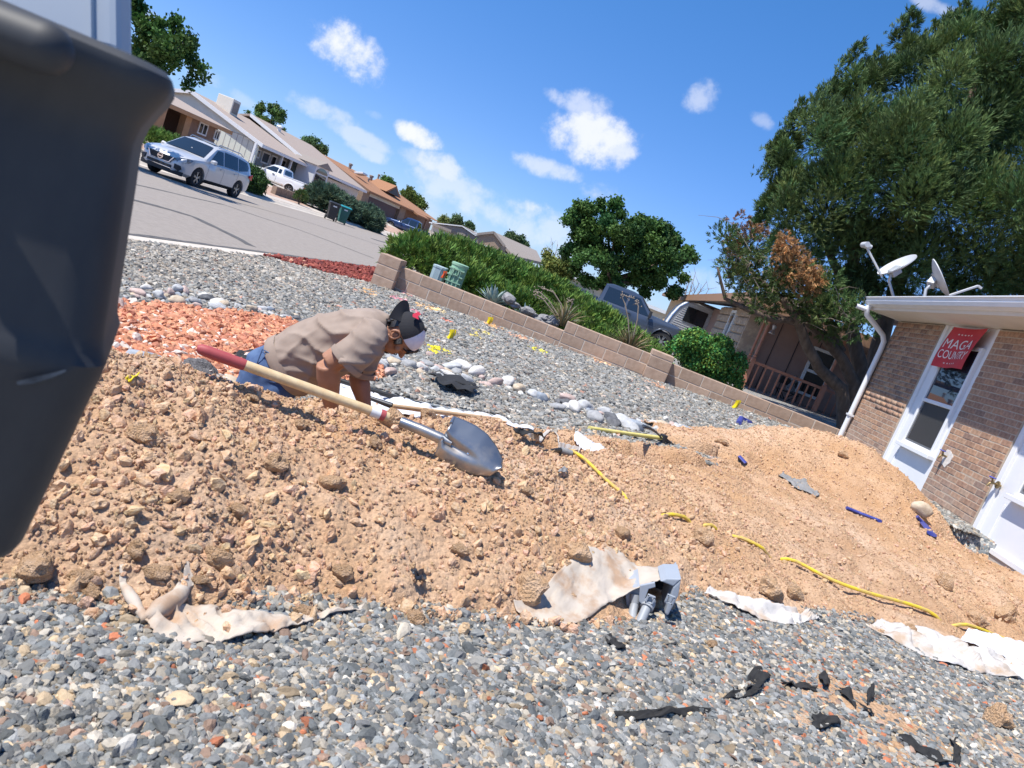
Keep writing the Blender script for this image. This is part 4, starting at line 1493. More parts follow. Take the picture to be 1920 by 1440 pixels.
def suv():
    root = thing('parked_car', 'silver suv parked on the street with its front towards the yard', 'car', world_parts=False)
    # tables against x, front at +2.45
    top = [(-2.42, 1.05), (-2.36, 1.22), (-2.05, 1.62), (-1.6, 1.70), (-.6, 1.745), (.1, 1.73), (.45, 1.66), (1.28, 1.12), (1.5, 1.09), (2.0, 1.01), (2.25, .93), (2.40, .80), (2.45, .66)]
    belt = [(-2.42, .98), (-2.3, 1.06), (-1.5, 1.06), (0, 1.02), (1.0, 1.00), (1.3, 1.0), (2.0, .93), (2.25, .86), (2.4, .74), (2.45, .62)]
    wid = [(-2.42, .78), (-2.3, .88), (-1.9, .955), (-1.0, .965), (.5, .965), (1.6, .955), (2.0, .93), (2.25, .85), (2.4, .72), (2.45, .60)]
    bot = [(-2.42, .42), (-2.3, .32), (-1.9, .27), (1.9, .25), (2.3, .27), (2.45, .36)]
    def prof(x, lift):
        zb, w, zbelt, zt = lerp_tab(bot, x), lerp_tab(wid, x), lerp_tab(belt, x), lerp_tab(top, x)
        cab = max(0.0, zt - zbelt - .14)
        zs = max(zb + .12, lift)
        zb2 = max(zb, lift - .01) if lift else zb
        zmid = max((zs + zbelt) / 2 + .04, zs + .02)
        inset = min(.30, cab * .42)
        return [(0, zb2), (w * .82, zb2), (w * .97, zs), (w * 1.0, zmid), (w * .985, zbelt), (w * .975 - inset * .12, zbelt + .03),
                (w * .95 - inset * .85, max(zt - .07, zbelt + .04)), (w * .86 - inset, max(zt - .02, zbelt + .05)), (0, zt + (.012 if cab else .02))]
    ST = arch_stations([-2.42, -2.36, -2.2, -2.05, -1.7, -1.2, -.6, 0, .45, .85, 1.28, 1.5, 1.8, 2.1, 2.25, 2.34, 2.41, 2.45], (-1.42, 1.45), .415, .37, prof)
    body = link('body', loft_car(ST).mesh('body', M_silver, smooth=True), root)
    for s in (1, -1):
        link('side_window', side_panel(ST, [(.98, 1.06), (-.02, 1.09), (-.02, 1.58), (.36, 1.575)], s).mesh('side_window', M_cglass, smooth='all'), root)
        link('side_window', side_panel(ST, [(-.10, 1.09), (-1.10, 1.10), (-1.10, 1.585), (-.10, 1.605)], s).mesh('side_window', M_cglass, smooth='all'), root)
        link('side_window', side_panel(ST, [(-1.17, 1.10), (-1.95, 1.22), (-2.0, 1.36), (-1.85, 1.52), (-1.17, 1.575)], s).mesh('side_window', M_cglass, smooth='all'), root)
        link('sill_trim', side_panel(ST, [(1.02, .26), (-.98, .26), (-.98, .40), (1.02, .40)], s, .012).mesh('sill_trim', M_blackp, smooth='all'), root)
        # door cut lines
        for x0 in (.98, -.06, -1.12):
            link('door_seam', side_panel(ST, [(x0, .42), (x0 - .012, .42), (x0 - .012, 1.05), (x0, 1.05)], s, .003, 6).mesh('door_seam', M_blackp), root)
        for x0 in (.12, -.92):
            h = MB().beam((x0 + .1, s * (side_pt(ST, x0, .93) + .02), .93), (x0 - .1, s * (side_pt(ST, x0, .93) + .02), .935), .03, .035)
            link('door_handle', h.mesh('door_handle', M_silver, bevel=.008), root)
        mi = MB()
        mi.rings([[(.92 + dx * k, s * (1.0 + dy), 1.10 + dz * k) for dx, dz in ((-.06, -.08), (.09, -.06), (.10, .04), (.04, .09), (-.06, .08))] for dy, k in ((-.06, .55), (.02, .9), (.12, 1.0), (.16, .6))])
        link('mirror', mi.mesh('mirror', M_silver, smooth=True), root)
        # head lights sweep back from the grille
        hl = MB()
        hl.add([(2.43, s * .50, .80), (2.36, s * .62, .86), (2.14, s * .90, .93), (2.02, s * .952, .91), (2.12, s * .935, .82), (2.30, s * .80, .73), (2.42, s * .60, .71)], [(0, 1, 2, 3, 4, 5, 6)])
        link('headlight', extrude(hl, (.02, s * .015, .012)).mesh('headlight', M_head), root)
        fg = MB()
        fg.add([(2.46, s * .56, .62), (2.37, s * .76, .60), (2.33, s * .80, .50), (2.38, s * .72, .40), (2.47, s * .58, .46)], [(0, 1, 2, 3, 4)])
        link('fog_light', extrude(fg, (.015, s * .012, 0)).mesh('fog_light', M_blackp), root)
        tl = MB()
        tl.add([(-2.30, s * .905, 1.12), (-1.98, s * .965, 1.07), (-1.98, s * .968, .98), (-2.32, s * .90, .90), (-2.40, s * .80, .92), (-2.38, s * .80, 1.10)], [(0, 1, 2, 3), (0, 3, 4, 5)])
        link('tail_light', extrude(tl, (-.012, s * .014, 0)).mesh('tail_light', M_redl), root)
        rl = MB().tube([(.2, s * .60, 1.72), (.1, s * .60, 1.79), (-1.5, s * .60, 1.77), (-1.65, s * .60, 1.70)], .02, 8)
        link('roof_rail', rl.mesh('roof_rail', M_rim, smooth=True), root)
        wheel(root, 1.45, s * .80, .37, .24, s)
        wheel(root, -1.42, s * .80, .37, .24, s)
    i_c = min(range(len(ST)), key=lambda k: abs(ST[k][0] - 1.28)); i_r = min(range(len(ST)), key=lambda k: abs(ST[k][0] - .45))
    ws = MB()
    rows = []
    for t in np.linspace(.05, .95, 6):
        x = 1.26 + (.47 - 1.26) * t
        z = lerp_tab(top, x)
        hw = .80 - .19 * t
        rows.append([(x + .012 + .03 * (1 - (k / 4) ** 2) * (1 - t), hw * k / 4, z + .016 - .018 * (k / 4) ** 2) for k in range(-4, 5)])
    ws.rings(rows, cap=False, close=False)
    link('windscreen', ws.mesh('windscreen', M_cglass, smooth='all'), root)
    # dark roof opening, grille, badge, bumper
    sr = MB().rings([[(x, .45 * k / 3, lerp_tab(top, x) + .02 - .003 * k * k / 4) for k in range(-3, 4)] for x in (.2, -.2, -.6, -1.0)], cap=False, close=False)
    link('sunroof', sr.mesh('sunroof', M_cglass, smooth='all'), root)
    gr = MB()
    gr.prism([(2.475, -.50, .80), (2.475, .50, .80), (2.49, .40, .60), (2.49, -.40, .60)], (0, 0, 0), (-.12, 0, 0))
    g = link('grille', gr.mesh('grille', M_blackp, bevel=.01), root)
    gs = MB()
    for z in (.64, .69, .74):
        gs.box((2.492, 0, z), (.02, .80, .016))
    link('grille_bar', gs.mesh('grille_bar', M_blackp), g)
    fr = MB()
    for s in (1, -1):
        fr.beam((2.485, s * .50, .81), (2.495, s * .36, .58), .05, .035)
        fr.beam((2.495, s * .36, .585), (2.495, s * .16, .585), .035, .03)
    link('grille_surround', fr.mesh('grille_surround', M_chrome, bevel=.008), g)
    bd = MB()
    n = 20
    bd.rings([[(2.515, r * math.cos(2 * math.pi * k / n), .70 + r * math.sin(2 * math.pi * k / n)) for k in range(n)] for r in (.105, .08)], cap=False)
    bd.box((2.515, 0, .70), (.015, .23, .045))
    link('badge', bd.mesh('badge', M_chrome), g)
    bp = MB()
    bp.rings([[(x, w * k / 4, z) for k, x in zip(range(-4, 5), (2.26, 2.40, 2.46, 2.485, 2.49, 2.485, 2.46, 2.40, 2.26))] for z, w in ((.25, .84), (.40, .86))], cap=False, close=False)
    link('bumper', bp.mesh('bumper', M_blackp, smooth='all'), root)
    lo = MB().box((2.485, 0, .47), (.03, .95, .10))
    link('lower_grille', lo.mesh('lower_grille', M_blackp, bevel=.01), root)
    link('bumper_trim', MB().box((2.498, 0, .405), (.02, 1.0, .03)).mesh('bumper_trim', M_chrome, bevel=.006), root)
    link('underside', MB().box((0, 0, .33), (4.4, 1.4, .12)).mesh('underside', M_blackp), root)
    link('inspection_sticker', MB().box((1.0, .1, 1.335), (.03, .05, .03)).mesh('inspection_sticker', M_whitep), root)
    return root

def extrude(mb, d):
    """give a face loop a little thickness"""
    d = Vector(d)
    n = len(mb.v)
    out = MB()
    vs = [Vector(v) for v in mb.v]
    out.add([v - d for v in vs] + [v + d for v in vs], [tuple(f)[::-1] for f in mb.f] + [tuple(i + n for i in f) for f in mb.f])
    ed = {}
    for f in mb.f:
        for i in range(len(f)):
            a, b = f[i], f[(i + 1) % len(f)]
            if (b, a) in ed:
                del ed[(b, a)]
            else:
                ed[(a, b)] = 1
    out.f += [(a, b, b + n, a + n) for a, b in ed]
    return out

def pickup(name_label, pm, L=5.6, cab=(-.75, 1.05), hood=1.0, height=1.78, w=.95, ext=False, wheel_r=.38, group=None):
    """pickup truck: nose at +x; cab between two x positions; open bed behind"""
    root = thing('pickup_truck', name_label, 'pickup', world_parts=False, group=group)
    xf, xr = L / 2, -L / 2
    c0, c1 = cab
    top = [(xr, 1.06), (c0 - .05, 1.06), (c0 - .045, 1.10), (c0 + .04, height - .08), (c0 + .3, height), (c1 - .95, height), (c1 - .62, height - .06), (c1, hood + .08), (xf - .5, hood + .02), (xf - .12, hood - .06), (xf, hood - .3)]
    belt = [(xr, 1.05), (c0, 1.05), (c1, 1.03), (xf - .5, hood - .06), (xf - .1, hood - .16), (xf, hood - .34)]
    wid = [(xr, w * .96), (xr + .1, w), (xf - .6, w), (xf - .2, w * .95), (xf, w * .84)]
    def prof(x, lift):
        W, zbelt, zt = lerp_tab(wid, x), lerp_tab(belt, x), lerp_tab(top, x)
        zb = .40
        zs = max(zb + .1, lift)
        zb2 = max(zb, lift - .01) if lift else zb
        cabh = max(0.0, zt - zbelt - .12)
        ins = min(.2, cabh * .33)
        zmid = max((zs + zbelt) / 2, zs + .02)
        return [(0, zb2), (W * .85, zb2), (W * .985, zs), (W, zmid), (W * .985, max(zbelt - .02, zmid + .01)), (W * .965 - ins * .1, zbelt + .02), (W * .94 - ins * .9, max(zt - .06, zbelt + .03)), (W * .86 - ins, max(zt - .015, zbelt + .04)), (0, zt + .005)]
    fwx, rwx = xf - .95, xr + 1.15
    ST = arch_stations([xr, xr + .1, c0 - .05, c0 - .045, c0 + .04, c0 + .3, 0, c1 - .95, c1 - .62, c1 - .3, c1, c1 + .3, xf - .5, xf - .3, xf - .12, xf - .04, xf], (fwx, rwx), wheel_r + .06, wheel_r, prof)
    link('body', loft_car(ST).mesh('body', pm, smooth=True), root)
    bed = MB()
    b0, b1 = xr + .09, c0 - .12
    bed.box2((b0, -w + .12, 1.0), (b1, w - .12, 1.075))
    link('bed_liner', bed.mesh('bed_liner', M_blackp), root)
    for s in (1, -1):
        zt = height - .17
        link('bed_rail', MB().beam((b0 - .06, s * (w - .05), 1.085), (b1 + .02, s * (w - .05), 1.085), .10, .06).mesh('bed_rail', pm, bevel=.015), root)
        if ext:
            link('side_window', side_panel(ST, [(c1 - .12, 1.10), (c0 + 1.05, 1.10), (c0 + 1.05, zt), (c1 - .66, zt)], s).mesh('side_window', M_cglass, smooth='all'), root)
            link('side_window', side_panel(ST, [(c0 + .97, 1.10), (c0 + .12, 1.10), (c0 + .16, zt), (c0 + .97, zt)], s).mesh('side_window', M_cglass, smooth='all'), root)
            seams = (c1 - .05, c0 + 1.0, c0 + .1)
        else:
            link('side_window', side_panel(ST, [(c1 - .12, 1.10), (c0 + .42, 1.10), (c0 + .42, zt), (c1 - .66, zt)], s).mesh('side_window', M_cglass, smooth='all'), root)
            link('side_window', side_panel(ST, [(c0 + .35, 1.12), (c0 + .1, 1.12), (c0 + .14, zt - .03), (c0 + .35, zt - .03)], s).mesh('side_window', M_cglass, smooth='all'), root)
            seams = (c1 - .05, c0 + .38)
        for x0 in seams:
            link('door_seam', side_panel(ST, [(x0, .5), (x0 - .014, .5), (x0 - .014, 1.06), (x0, 1.06)], s, .003, 5).mesh('door_seam', M_blackp), root)
        link('door_handle', MB().box((c0 + (1.2 if ext else .6), s * (w + .02), .95), (.18, .03, .045)).mesh('door_handle', M_blackp, bevel=.008), root)
        mi = MB().box((c1 - .12, s * (w + .14), 1.20), (.10, .20, .26))
        mi.beam((c1 - .14, s * (w - .02), 1.10), (c1 - .12, s * (w + .08), 1.16), .05, .05)
        link('mirror', mi.mesh('mirror', M_blackp, bevel=.02), root)
        link('headlight', MB().box((xf - .07, s * w * .72, hood - .24), (.16, w * .34, .20)).mesh('headlight', M_head, bevel=.03), root)
        link('tail_light', MB().box((xr + .05, s * (w - .06), .88), (.14, .14, .32)).mesh('tail_light', M_redl, bevel=.02), root)
        for wx in (fwx, rwx):
            wheel(root, wx, s * (w - .14), wheel_r, .25, s, 6)
            fl = MB()
            rr = wheel_r + .075
            fl.tube([(wx + math.cos(a) * rr, s * (w + .005), wheel_r + math.sin(a) * rr) for a in np.linspace(.05, math.pi - .05, 13)], .028, 6)
            link('wheel_arch', fl.mesh('wheel_arch', pm, smooth=True), root)
    rows = []
    for t in np.linspace(.04, .96, 5):
        x = c1 - .01 - .60 * t
        z = lerp_tab(top, x)
        hw = (w - .1) - .14 * t
        rows.append([(x + .012, hw * k / 3, z + .014 - .015 * (k / 3) ** 2) for k in range(-3, 4)])
    link('windscreen', MB().rings(rows, cap=False, close=False).mesh('windscreen', M_cglass, smooth='all'), root)
    link('rear_window', MB().quad((c0 - .05, -w + .3, 1.18), (c0 - .05, w - .3, 1.18), (c0 + .015, w - .36, height - .16), (c0 + .015, -w + .36, height - .16)).mesh('rear_window', M_cglass), root)
    link('grille', MB().box((xf, 0, hood - .25), (.06, w * 1.0, .24)).mesh('grille', M_blackp, bevel=.02), root)
    link('bumper', MB().box((xf + .04, 0, .50), (.16, w * 1.9, .2)).mesh('bumper', M_chrome, bevel=.04), root)
    link('rear_bumper', MB().box((xr - .06, 0, .52), (.16, w * 1.9, .17)).mesh('rear_bumper', M_chrome, bevel=.03), root)
    link('tailgate', MB().box((xr - .008, 0, .83), (.03, w * 1.62, .42)).mesh('tailgate', pm, bevel=.012), root)
    link('underside', MB().box((0, 0, .42), (L * .92, 1.4, .14)).mesh('underside', M_blackp), root)
    return root

def stand(root, p, heading):
    """put a vehicle's centre at p with its nose along heading (degrees from +x)"""
    root.location = p
    root.rotation_euler = (0, 0, math.radians(heading))

car = suv()
stand(car, (-15.45, 26.1, -.545), -91)
car.scale = (.94, .94, .94)

t1 = pickup('small white pickup in the driveway of the sage green house', M_whitep, 4.9, (-.55, .95), .98, 1.62, .84, wheel_r=.33)
stand(t1, (-24.0, 50.2, -.22), 178)
t2 = pickup('dark blue pickup parked before the maroon garage door', M_blue, 5.8, (-.9, 1.1), 1.08, 1.88, .98, True, .40)
stand(t2, (-22.6, 80.5, -.42), 180)
t3 = pickup('blue grey pickup nosed up the driveway behind the clipped juniper', M_gun, 5.7, (-.85, 1.25), 1.12, 1.80, .98, True, .40)
stand(t3, (.65, 29.5, -.10), 0)

# ------------------------------------------------------------------ houses across the street
M_rooftan = mat('tan asphalt shingle', (.33, .26, .21), (.43, .35, .29), 60, .95, .5, 30, dist=.02, stretch=(1, 1, .3), c3=(.38, .30, .25))
M_rooforg = mat('rust brown shingle', (.30, .145, .07), (.40, .20, .10), 50, .95, .5, 30, dist=.02, c3=(.35, .17, .085))
M_roofgrey = mat('grey brown shingle', (.25, .21, .18), (.32, .275, .24), 50, .95, .4, 30, dist=.02)
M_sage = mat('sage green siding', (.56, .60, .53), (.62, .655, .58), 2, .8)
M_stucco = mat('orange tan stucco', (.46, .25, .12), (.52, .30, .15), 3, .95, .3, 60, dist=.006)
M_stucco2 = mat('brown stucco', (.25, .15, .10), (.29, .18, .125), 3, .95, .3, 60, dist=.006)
M_beige = mat('pale beige stucco', (.56, .49, .40), (.62, .55, .45), 3, .95)
M_cream2 = mat('cream siding', (.70, .64, .54), (.75, .69, .59), 2, .85)
M_maroon = mat('maroon garage door', (.075, .02, .022), (.095, .028, .028), 3, .6)
M_trimw = mat('white trim', (.74, .74, .73), rough=.6)
M_trimb = mat('brown trim', (.30, .17, .10), rough=.7)
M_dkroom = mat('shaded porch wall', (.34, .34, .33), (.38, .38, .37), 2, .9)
M_lowall = mat('low brown block', (.30, .215, .15), (.36, .26, .19), 8, .95, .4, 60, dist=.01)

def gable_roof(name, parent, xe, xr, xb, y0, y1, ze, zr, zb, m, th=.16, over=0.0):
    """roof with its ridge along y: eave at xe, ridge at xr, back eave at xb"""
    mb = MB()
    mb.prism([(xe, 0, ze), (xr, 0, zr), (xr, 0, zr - th), (xe, 0, ze - th)], (0, y0, 0), (0, y1 - y0, 0))
    mb.prism([(xr, 0, zr), (xb, 0, zb), (xb, 0, zb - th), (xr, 0, zr - th)], (0, y0, 0), (0, y1 - y0, 0))
    o = mb.obj(name, m)
    attach(o, parent)
    return o

def rake(parent, xe, xr, y, ze, zr, m, w=.24, name='bargeboard'):
    mb = MB()
    mb.prism([(xe, 0, ze + .02), (xr, 0, zr + .02), (xr, 0, zr - w), (xe, 0, ze - w)], (0, y - .06, 0), (0, .10, 0))
    o = mb.obj(name, m)
    attach(o, parent)

def window_px(parent, corners, X, mframe, axis='x', fw=.09, panes=1, glass=None, Y=None):
    """window framed by pixel corners TL, TR, BR, BL on plane x = X (or y = Y)"""
    pts = [P_x(x, y, X) if Y is None else P_y(x, y, Y) for x, y in corners]
    if Y is None:
        a0, a1 = sorted((sum(p.y for p in (pts[0], pts[3])) / 2, sum(p.y for p in (pts[1], pts[2])) / 2))
    else:
        a0, a1 = sorted((sum(p.x for p in (pts[0], pts[3])) / 2, sum(p.x for p in (pts[1], pts[2])) / 2))
    z1, z0 = sum(p.z for p in pts[:2]) / 2, sum(p.z for p in pts[2:]) / 2
    fr, gl = MB(), MB()
    def B(mb, u0, u1, w0, w1, d0, d1):
        if Y is None:
            mb.box2((X + d0, u0, w0), (X + d1, u1, w1))
        else:
            mb.box2((u0, Y - d1, w0), (u1, Y - d0, w1))
    B(fr, a0, a0 + fw, z0, z1, -.02, .06); B(fr, a1 - fw, a1, z0, z1, -.02, .06)
    B(fr, a0 + fw, a1 - fw, z0, z0 + fw, -.02, .06); B(fr, a0 + fw, a1 - fw, z1 - fw, z1, -.02, .06)
    for k in range(1, panes):
        u = a0 + (a1 - a0) * k / panes
        B(fr, u - fw * .4, u + fw * .4, z0 + fw, z1 - fw, -.02, .055)
    o = fr.obj('window', mframe)
    attach(o, parent)
    B(gl, a0 + fw * .5, a1 - fw * .5, z0 + fw * .5, z1 - fw * .5, 0, .03)
    attach_sub(gl.obj('pane', glass or M_gdark), o, parent)
    return o

def street_house_tan():
    h = thing('stucco_house', 'tan stucco house with a shaded entry behind the silver car', 'house', (-30, 42, 0))
    g = float(far_rise(-27)) - .3
    ze, X = 2.32, -27.0
    y0, y1 = 33.5, 46.6
    gable_roof('roof', h, X + .55, -33.5, -40, y0 - .4, y1 + .5, ze, ze + 1.15, ze, M_rooftan)
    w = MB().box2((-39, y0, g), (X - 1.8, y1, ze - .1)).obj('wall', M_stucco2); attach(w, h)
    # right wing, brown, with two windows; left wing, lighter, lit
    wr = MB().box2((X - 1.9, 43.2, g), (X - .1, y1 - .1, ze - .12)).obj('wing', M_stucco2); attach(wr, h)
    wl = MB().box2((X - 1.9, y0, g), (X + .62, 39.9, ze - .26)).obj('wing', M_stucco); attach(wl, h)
    po = MB().box2((X - .3, 42.6, g), (X + .1, 43.2, ze - .14)).obj('entry_pillar', M_stucco); attach(po, h)
    fa = MB().box2((X + .50, y0 - .4, ze - .24), (X + .57, y1 + .5, ze - .02)).obj('fascia', M_stucco); attach(fa, h)
    window_px(h, [(374, 228), (391, 233), (385, 255), (368, 250)], X - .1, M_trimw, panes=2)
    window_px(h, [(404, 242), (414, 246), (407, 264), (398, 260)], X - .1, M_trimw, panes=2)
    # wreath disc on the lit wing
    p = P_x(292, 208, X + .66)
    m = MB().lathe([(.16, -.02), (.30, -.02), (.33, .02), (.30, .05), (.16, .05)], tuple(p), 'x', 20, cap=False)
    m.lathe([(0, .0), (.12, .0), (.12, .04), (0, .04)], tuple(p), 'x', 12)
    attach(m.obj('wall_ornament', M_stucco2), h)
street_house_tan()

def street_house_sage():
    h = thing('sage_house', 'sage green house with tan shingle gables and arched bay window', 'house', (-30, 60, 0))
    g = float(far_rise(-27)) - .4
    X = -27.0
    pk, ev = P_x(365, 172, -33), P_x(487, 268, X + .3)
    ya = 51.9
    zr, ze = pk.z, ev.z
    pk2, ev2 = P_x(470, 213, -33), P_x(585, 312, X + .9)
    yb = 60.6
    zr2, ze2 = pk2.z, ev2.z
    gable_roof('roof', h, X + .3, -33, -39.5, ya, yb + .3, ze, zr, ze, M_rooftan)
    gable_roof('roof', h, X + .9, -33, -39.5, yb, 73.6, ze2, zr2, ze2, M_rooftan)
    rake(h, X + .3, -33, ya, ze, zr, M_trimw); rake(h, X + .9, -33, yb, ze2, zr2, M_trimw)
    rake(h, -39.5, -33, ya, ze, zr, M_trimw)
    # gable end facing the yard
    e = MB().prism([(X - .15, 0, ze - .2), (-33, 0, zr - .16), (-39, 0, ze - .2), (-39, 0, g), (X - .15, 0, g)], (0, ya + .25, 0), (0, .2, 0)).obj('wall', M_sage)
    attach(e, h)
    gr = MB()
    for k in range(26):
        x = X - .5 - k * .45
        zt = ze - .3 + (zr - ze) * max(0, (X - x) / 6)
        gr.box2((x - .015, ya + .235, g), (x + .015, ya + .252, min(zt, ze + .1)))
    gr.box2((-39, ya + .22, ze + .05), (X - .2, ya + .252, ze + .09))
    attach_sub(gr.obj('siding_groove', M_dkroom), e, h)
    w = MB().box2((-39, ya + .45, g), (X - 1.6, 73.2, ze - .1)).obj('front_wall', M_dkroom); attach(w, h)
    e2 = MB().prism([(X + .45, 0, ze2 - .2), (-32, 0, zr2 - .35), (-32, 0, g), (X + .45, 0, g)], (0, yb + .25, 0), (0, .18, 0)).obj('wall', M_sage); attach(e2, h)
    wl = MB().box2((-29, yb + .44, g), (X + .4, 62.0, ze2 - .12)).obj('wing', M_sage); attach(wl, h)
    br = MB().box2((X + .41, yb + .3, g), (X + .50, 61.3, ze2 - .3)).obj('brick_strip', M_lowall); attach(br, h)
    # porch row of windows and posts under the eave
    for c in ([(481, 278), (490, 281), (484, 297), (475, 294)], [(494, 283), (508, 288), (500, 309), (486, 303)], [(510, 290), (521, 294), (513, 312), (503, 309)], [(526, 296), (538, 301), (530, 320), (518, 315)]):
        window_px(h, c, X - 1.58, M_trimw, fw=.12)
    for px in ((470, 302), (523, 314), (540, 322)):
        p = P_x(px[0], px[1], X)
        attach(MB().box2((X - .08, p.y - .08, g), (X + .08, p.y + .08, ze - .1)).obj('post', M_trimw), h)
    attach(MB().box2((X + .25, ya, ze - .22), (X + .33, yb, ze - .02)).obj('gutter', M_trimw), h)
    attach(MB().box2((X + .85, yb + .1, ze2 - .22), (X + .93, 73.6, ze2 - .02)).obj('gutter', M_trimw), h)
    # arched bay
    XB = X + 1.1
    a, b = P_x(592, 322, XB), P_x(611, 328, XB)
    y_0, y_1 = min(a.y, b.y) - .15, max(a.y, b.y) + .55
    zt = P_x(606, 305, XB).z
    bay = MB()
    bay.prism([(XB, y_0, 0), (XB, y_1, 0), (XB - 1.6, y_1, 0), (XB - 1.6, y_0, 0)], (0, 0, g), (0, 0, zt - g - .35))
    b_ = bay.obj('bay', M_trimw); attach(b_, h)
    rf = MB()
    ym = (y_0 + y_1) / 2
    rf.prism([(0, y_0 - .25, zt - .40), (0, ym, zt + .1), (0, y_1 + .25, zt - .40)], (XB + .2, 0, 0), (-2.4, 0, 0))
    attach_sub(rf.obj('bay_roof', M_roofgrey), b_, h)
    for z0, z1 in ((g + .5, g + 1.2), (g + 1.3, g + 2.0)):
        attach_sub(MB().box2((XB, y_0 + .25, z0), (XB + .04, y_1 - .3, z1)).obj('pane', M_gdark), b_, h)
    n = 12
    ar = MB().prism([(0, ym - .02 + (y_1 - y_0 - .5) / 2 * math.cos(math.pi * k / n), zt - .92 + .42 * math.sin(math.pi * k / n)) for k in range(n + 1)], (XB, 0, 0), (.04, 0, 0))
    attach_sub(ar.obj('pane', M_gdark), b_, h)
    # garage under the right end
    attach(MB().box2((X - .6, 64.2, g), (X + .3, 73.0, ze2 - .3)).obj('garage_front', M_cream2), h)
    attach(MB().box2((X + .3, 65.2, g), (X + .36, 70.4, ze2 - .75)).obj('garage_door', M_beige), h)
    # swamp cooler and vent
    c = P_x(429, 192, -32)
    attach(MB().box((c.x, c.y, c.z - .3), (1.3, 1.1, 1.3)).obj('roof_cooler', M_cream2, bevel=.04), h)
    attach(MB().box((c.x + .66, c.y, c.z - .25), (.04, .8, .8)).obj('roof_cooler_louvre', M_roofgrey), h)
    p = P_x(525, 239, -32)
    attach(MB().lathe([(.16, -.9), (.16, 0), (.3, .02), (.22, .16), (0, .2)], tuple(p), 'z', 12).obj('roof_vent', M_trimw), h)
street_house_sage()

def street_house_rust():
    h = thing('rust_roof_house', 'house with rust brown roof and maroon garage door', 'house', (-30, 90, 0))
    g = float(far_rise(-27)) - .6
    X = -27.0
    pk, ev = P_x(607, 290, -33), P_x(676, 350, X)
    y0 = (pk.y + ev.y) / 2
    zr, ze = pk.z, ev.z
    y1 = 106.0
    r = MB()
    r.prism([(X + .5, 0, ze), (-33, 0, zr), (-33, 0, zr - .2), (X + .5, 0, ze - .2)], (0, y0, 0), (0, 27, 0))
    r.prism([(-33, 0, zr), (-39.5, 0, ze), (-39.5, 0, ze - .2), (-33, 0, zr - .2)], (0, y0, 0), (0, 27, 0))
    yh = y0 + 27
    r.add([(X + .5, yh, ze), (-33, yh, zr), (-39.5, yh, ze), (X + .5, yh + 5.5, ze), (-39.5, yh + 5.5, ze), (-33, yh + 1, zr)], [(0, 3, 5, 1), (1, 5, 4, 2), (3, 4, 5)])
    attach(r.obj('roof', M_rooforg), h)
    rake(h, X + .5, -33, y0, ze, zr, M_trimb)
    attach(MB().prism([(X - .3, 0, ze - .25), (-33, 0, zr - .2), (-39, 0, ze - .2), (-39, 0, g), (X - .3, 0, g)], (0, y0 + .3, 0), (0, .2, 0)).obj('wall', M_beige), h)
    attach(MB().box2((-39, y0 + .5, g), (X - .5, yh + 5, ze - .1)).obj('front_wall', M_stucco2), h)
    attach(MB().box2((X - .6, 75.5, g), (X - .1, 77.6, ze - .2)).obj('brick_pier', M_lowall), h)
    d = MB().box2((X - .5, 78.0, g), (X - .35, 88.8, ze - .55)).obj('garage_door', M_maroon); attach(d, h)
    ln = MB()
    for z in np.linspace(g + .5, ze - 1.0, 4):
        ln.box2((X - .35, 78.0, z), (X - .335, 88.8, z + .03))
    attach_sub(ln.obj('panel_groove', M_blackp), d, h)
    attach(MB().box2((X - .5, 77.6, ze - .52), (X - .2, 89.4, ze - .18)).obj('header', M_cream2), h)
    attach(MB().box2((X - .5, 89.5, g), (X - .1, 92, ze - .2)).obj('brick_pier', M_lowall), h)
    # small dormer vent and roof fittings
    a, b, c = P_x(713, 358, -29.2), P_x(735, 357, -29.2), P_x(746, 373, -29.2)
    cz = zr + (ze - zr) * (33 - 29.2) / 6.5
    dm = MB()
    yc = (a.y + c.y) / 2
    dm.prism([(0, yc - 3.2, cz + .1), (0, yc, cz + 1.25), (0, yc + 3.2, cz + .1)], (-28.7, 0, 0), (-2.6, 0, 0))
    o = dm.obj('dormer', M_rooforg); attach(o, h)
    attach_sub(MB().prism([(0, yc - 2.3, cz + .12), (0, yc, cz + .95), (0, yc + 2.3, cz + .12)], (-28.66, 0, 0), (-.03, 0, 0)).obj('dormer_opening', M_blackp), o, h)
    for (x, y), X2, hh, rr in (((658, 308), -32, .5, .25), ((697, 330), -32, .5, .3), ((711, 328), -31.5, 1.5, .18), ((692, 335), -30.5, .5, .15)):
        p = P_x(x, y, X2)
        attach(MB().lathe([(rr * .7, -hh), (rr * .7, -.1), (rr, -.1), (rr, .05), (0, .12)], tuple(p), 'z', 10).obj('roof_vent', M_roofgrey), h)
    p = P_x(677, 326, -30)
    attach(MB().box((p.x, p.y, p.z), (1.0, 1.6, .2), Matrix.Rotation(-.28, 3, 'Y')).obj('skylight', M_trimw, bevel=.04), h)
    # entry porch roof
    attach(MB().prism([(X + 1.2, 0, ze - .25), (X - .3, 0, ze + .25), (X - .3, 0, ze - .1), (X + 1.2, 0, ze - .4)], (0, 93, 0), (0, 6, 0)).obj('porch_roof', M_rooforg), h)
    attach(MB().box2((X + .9, 98.4, g), (X + 1.1, 98.7, ze - .35)).obj('post', M_trimb), h)
street_house_rust()

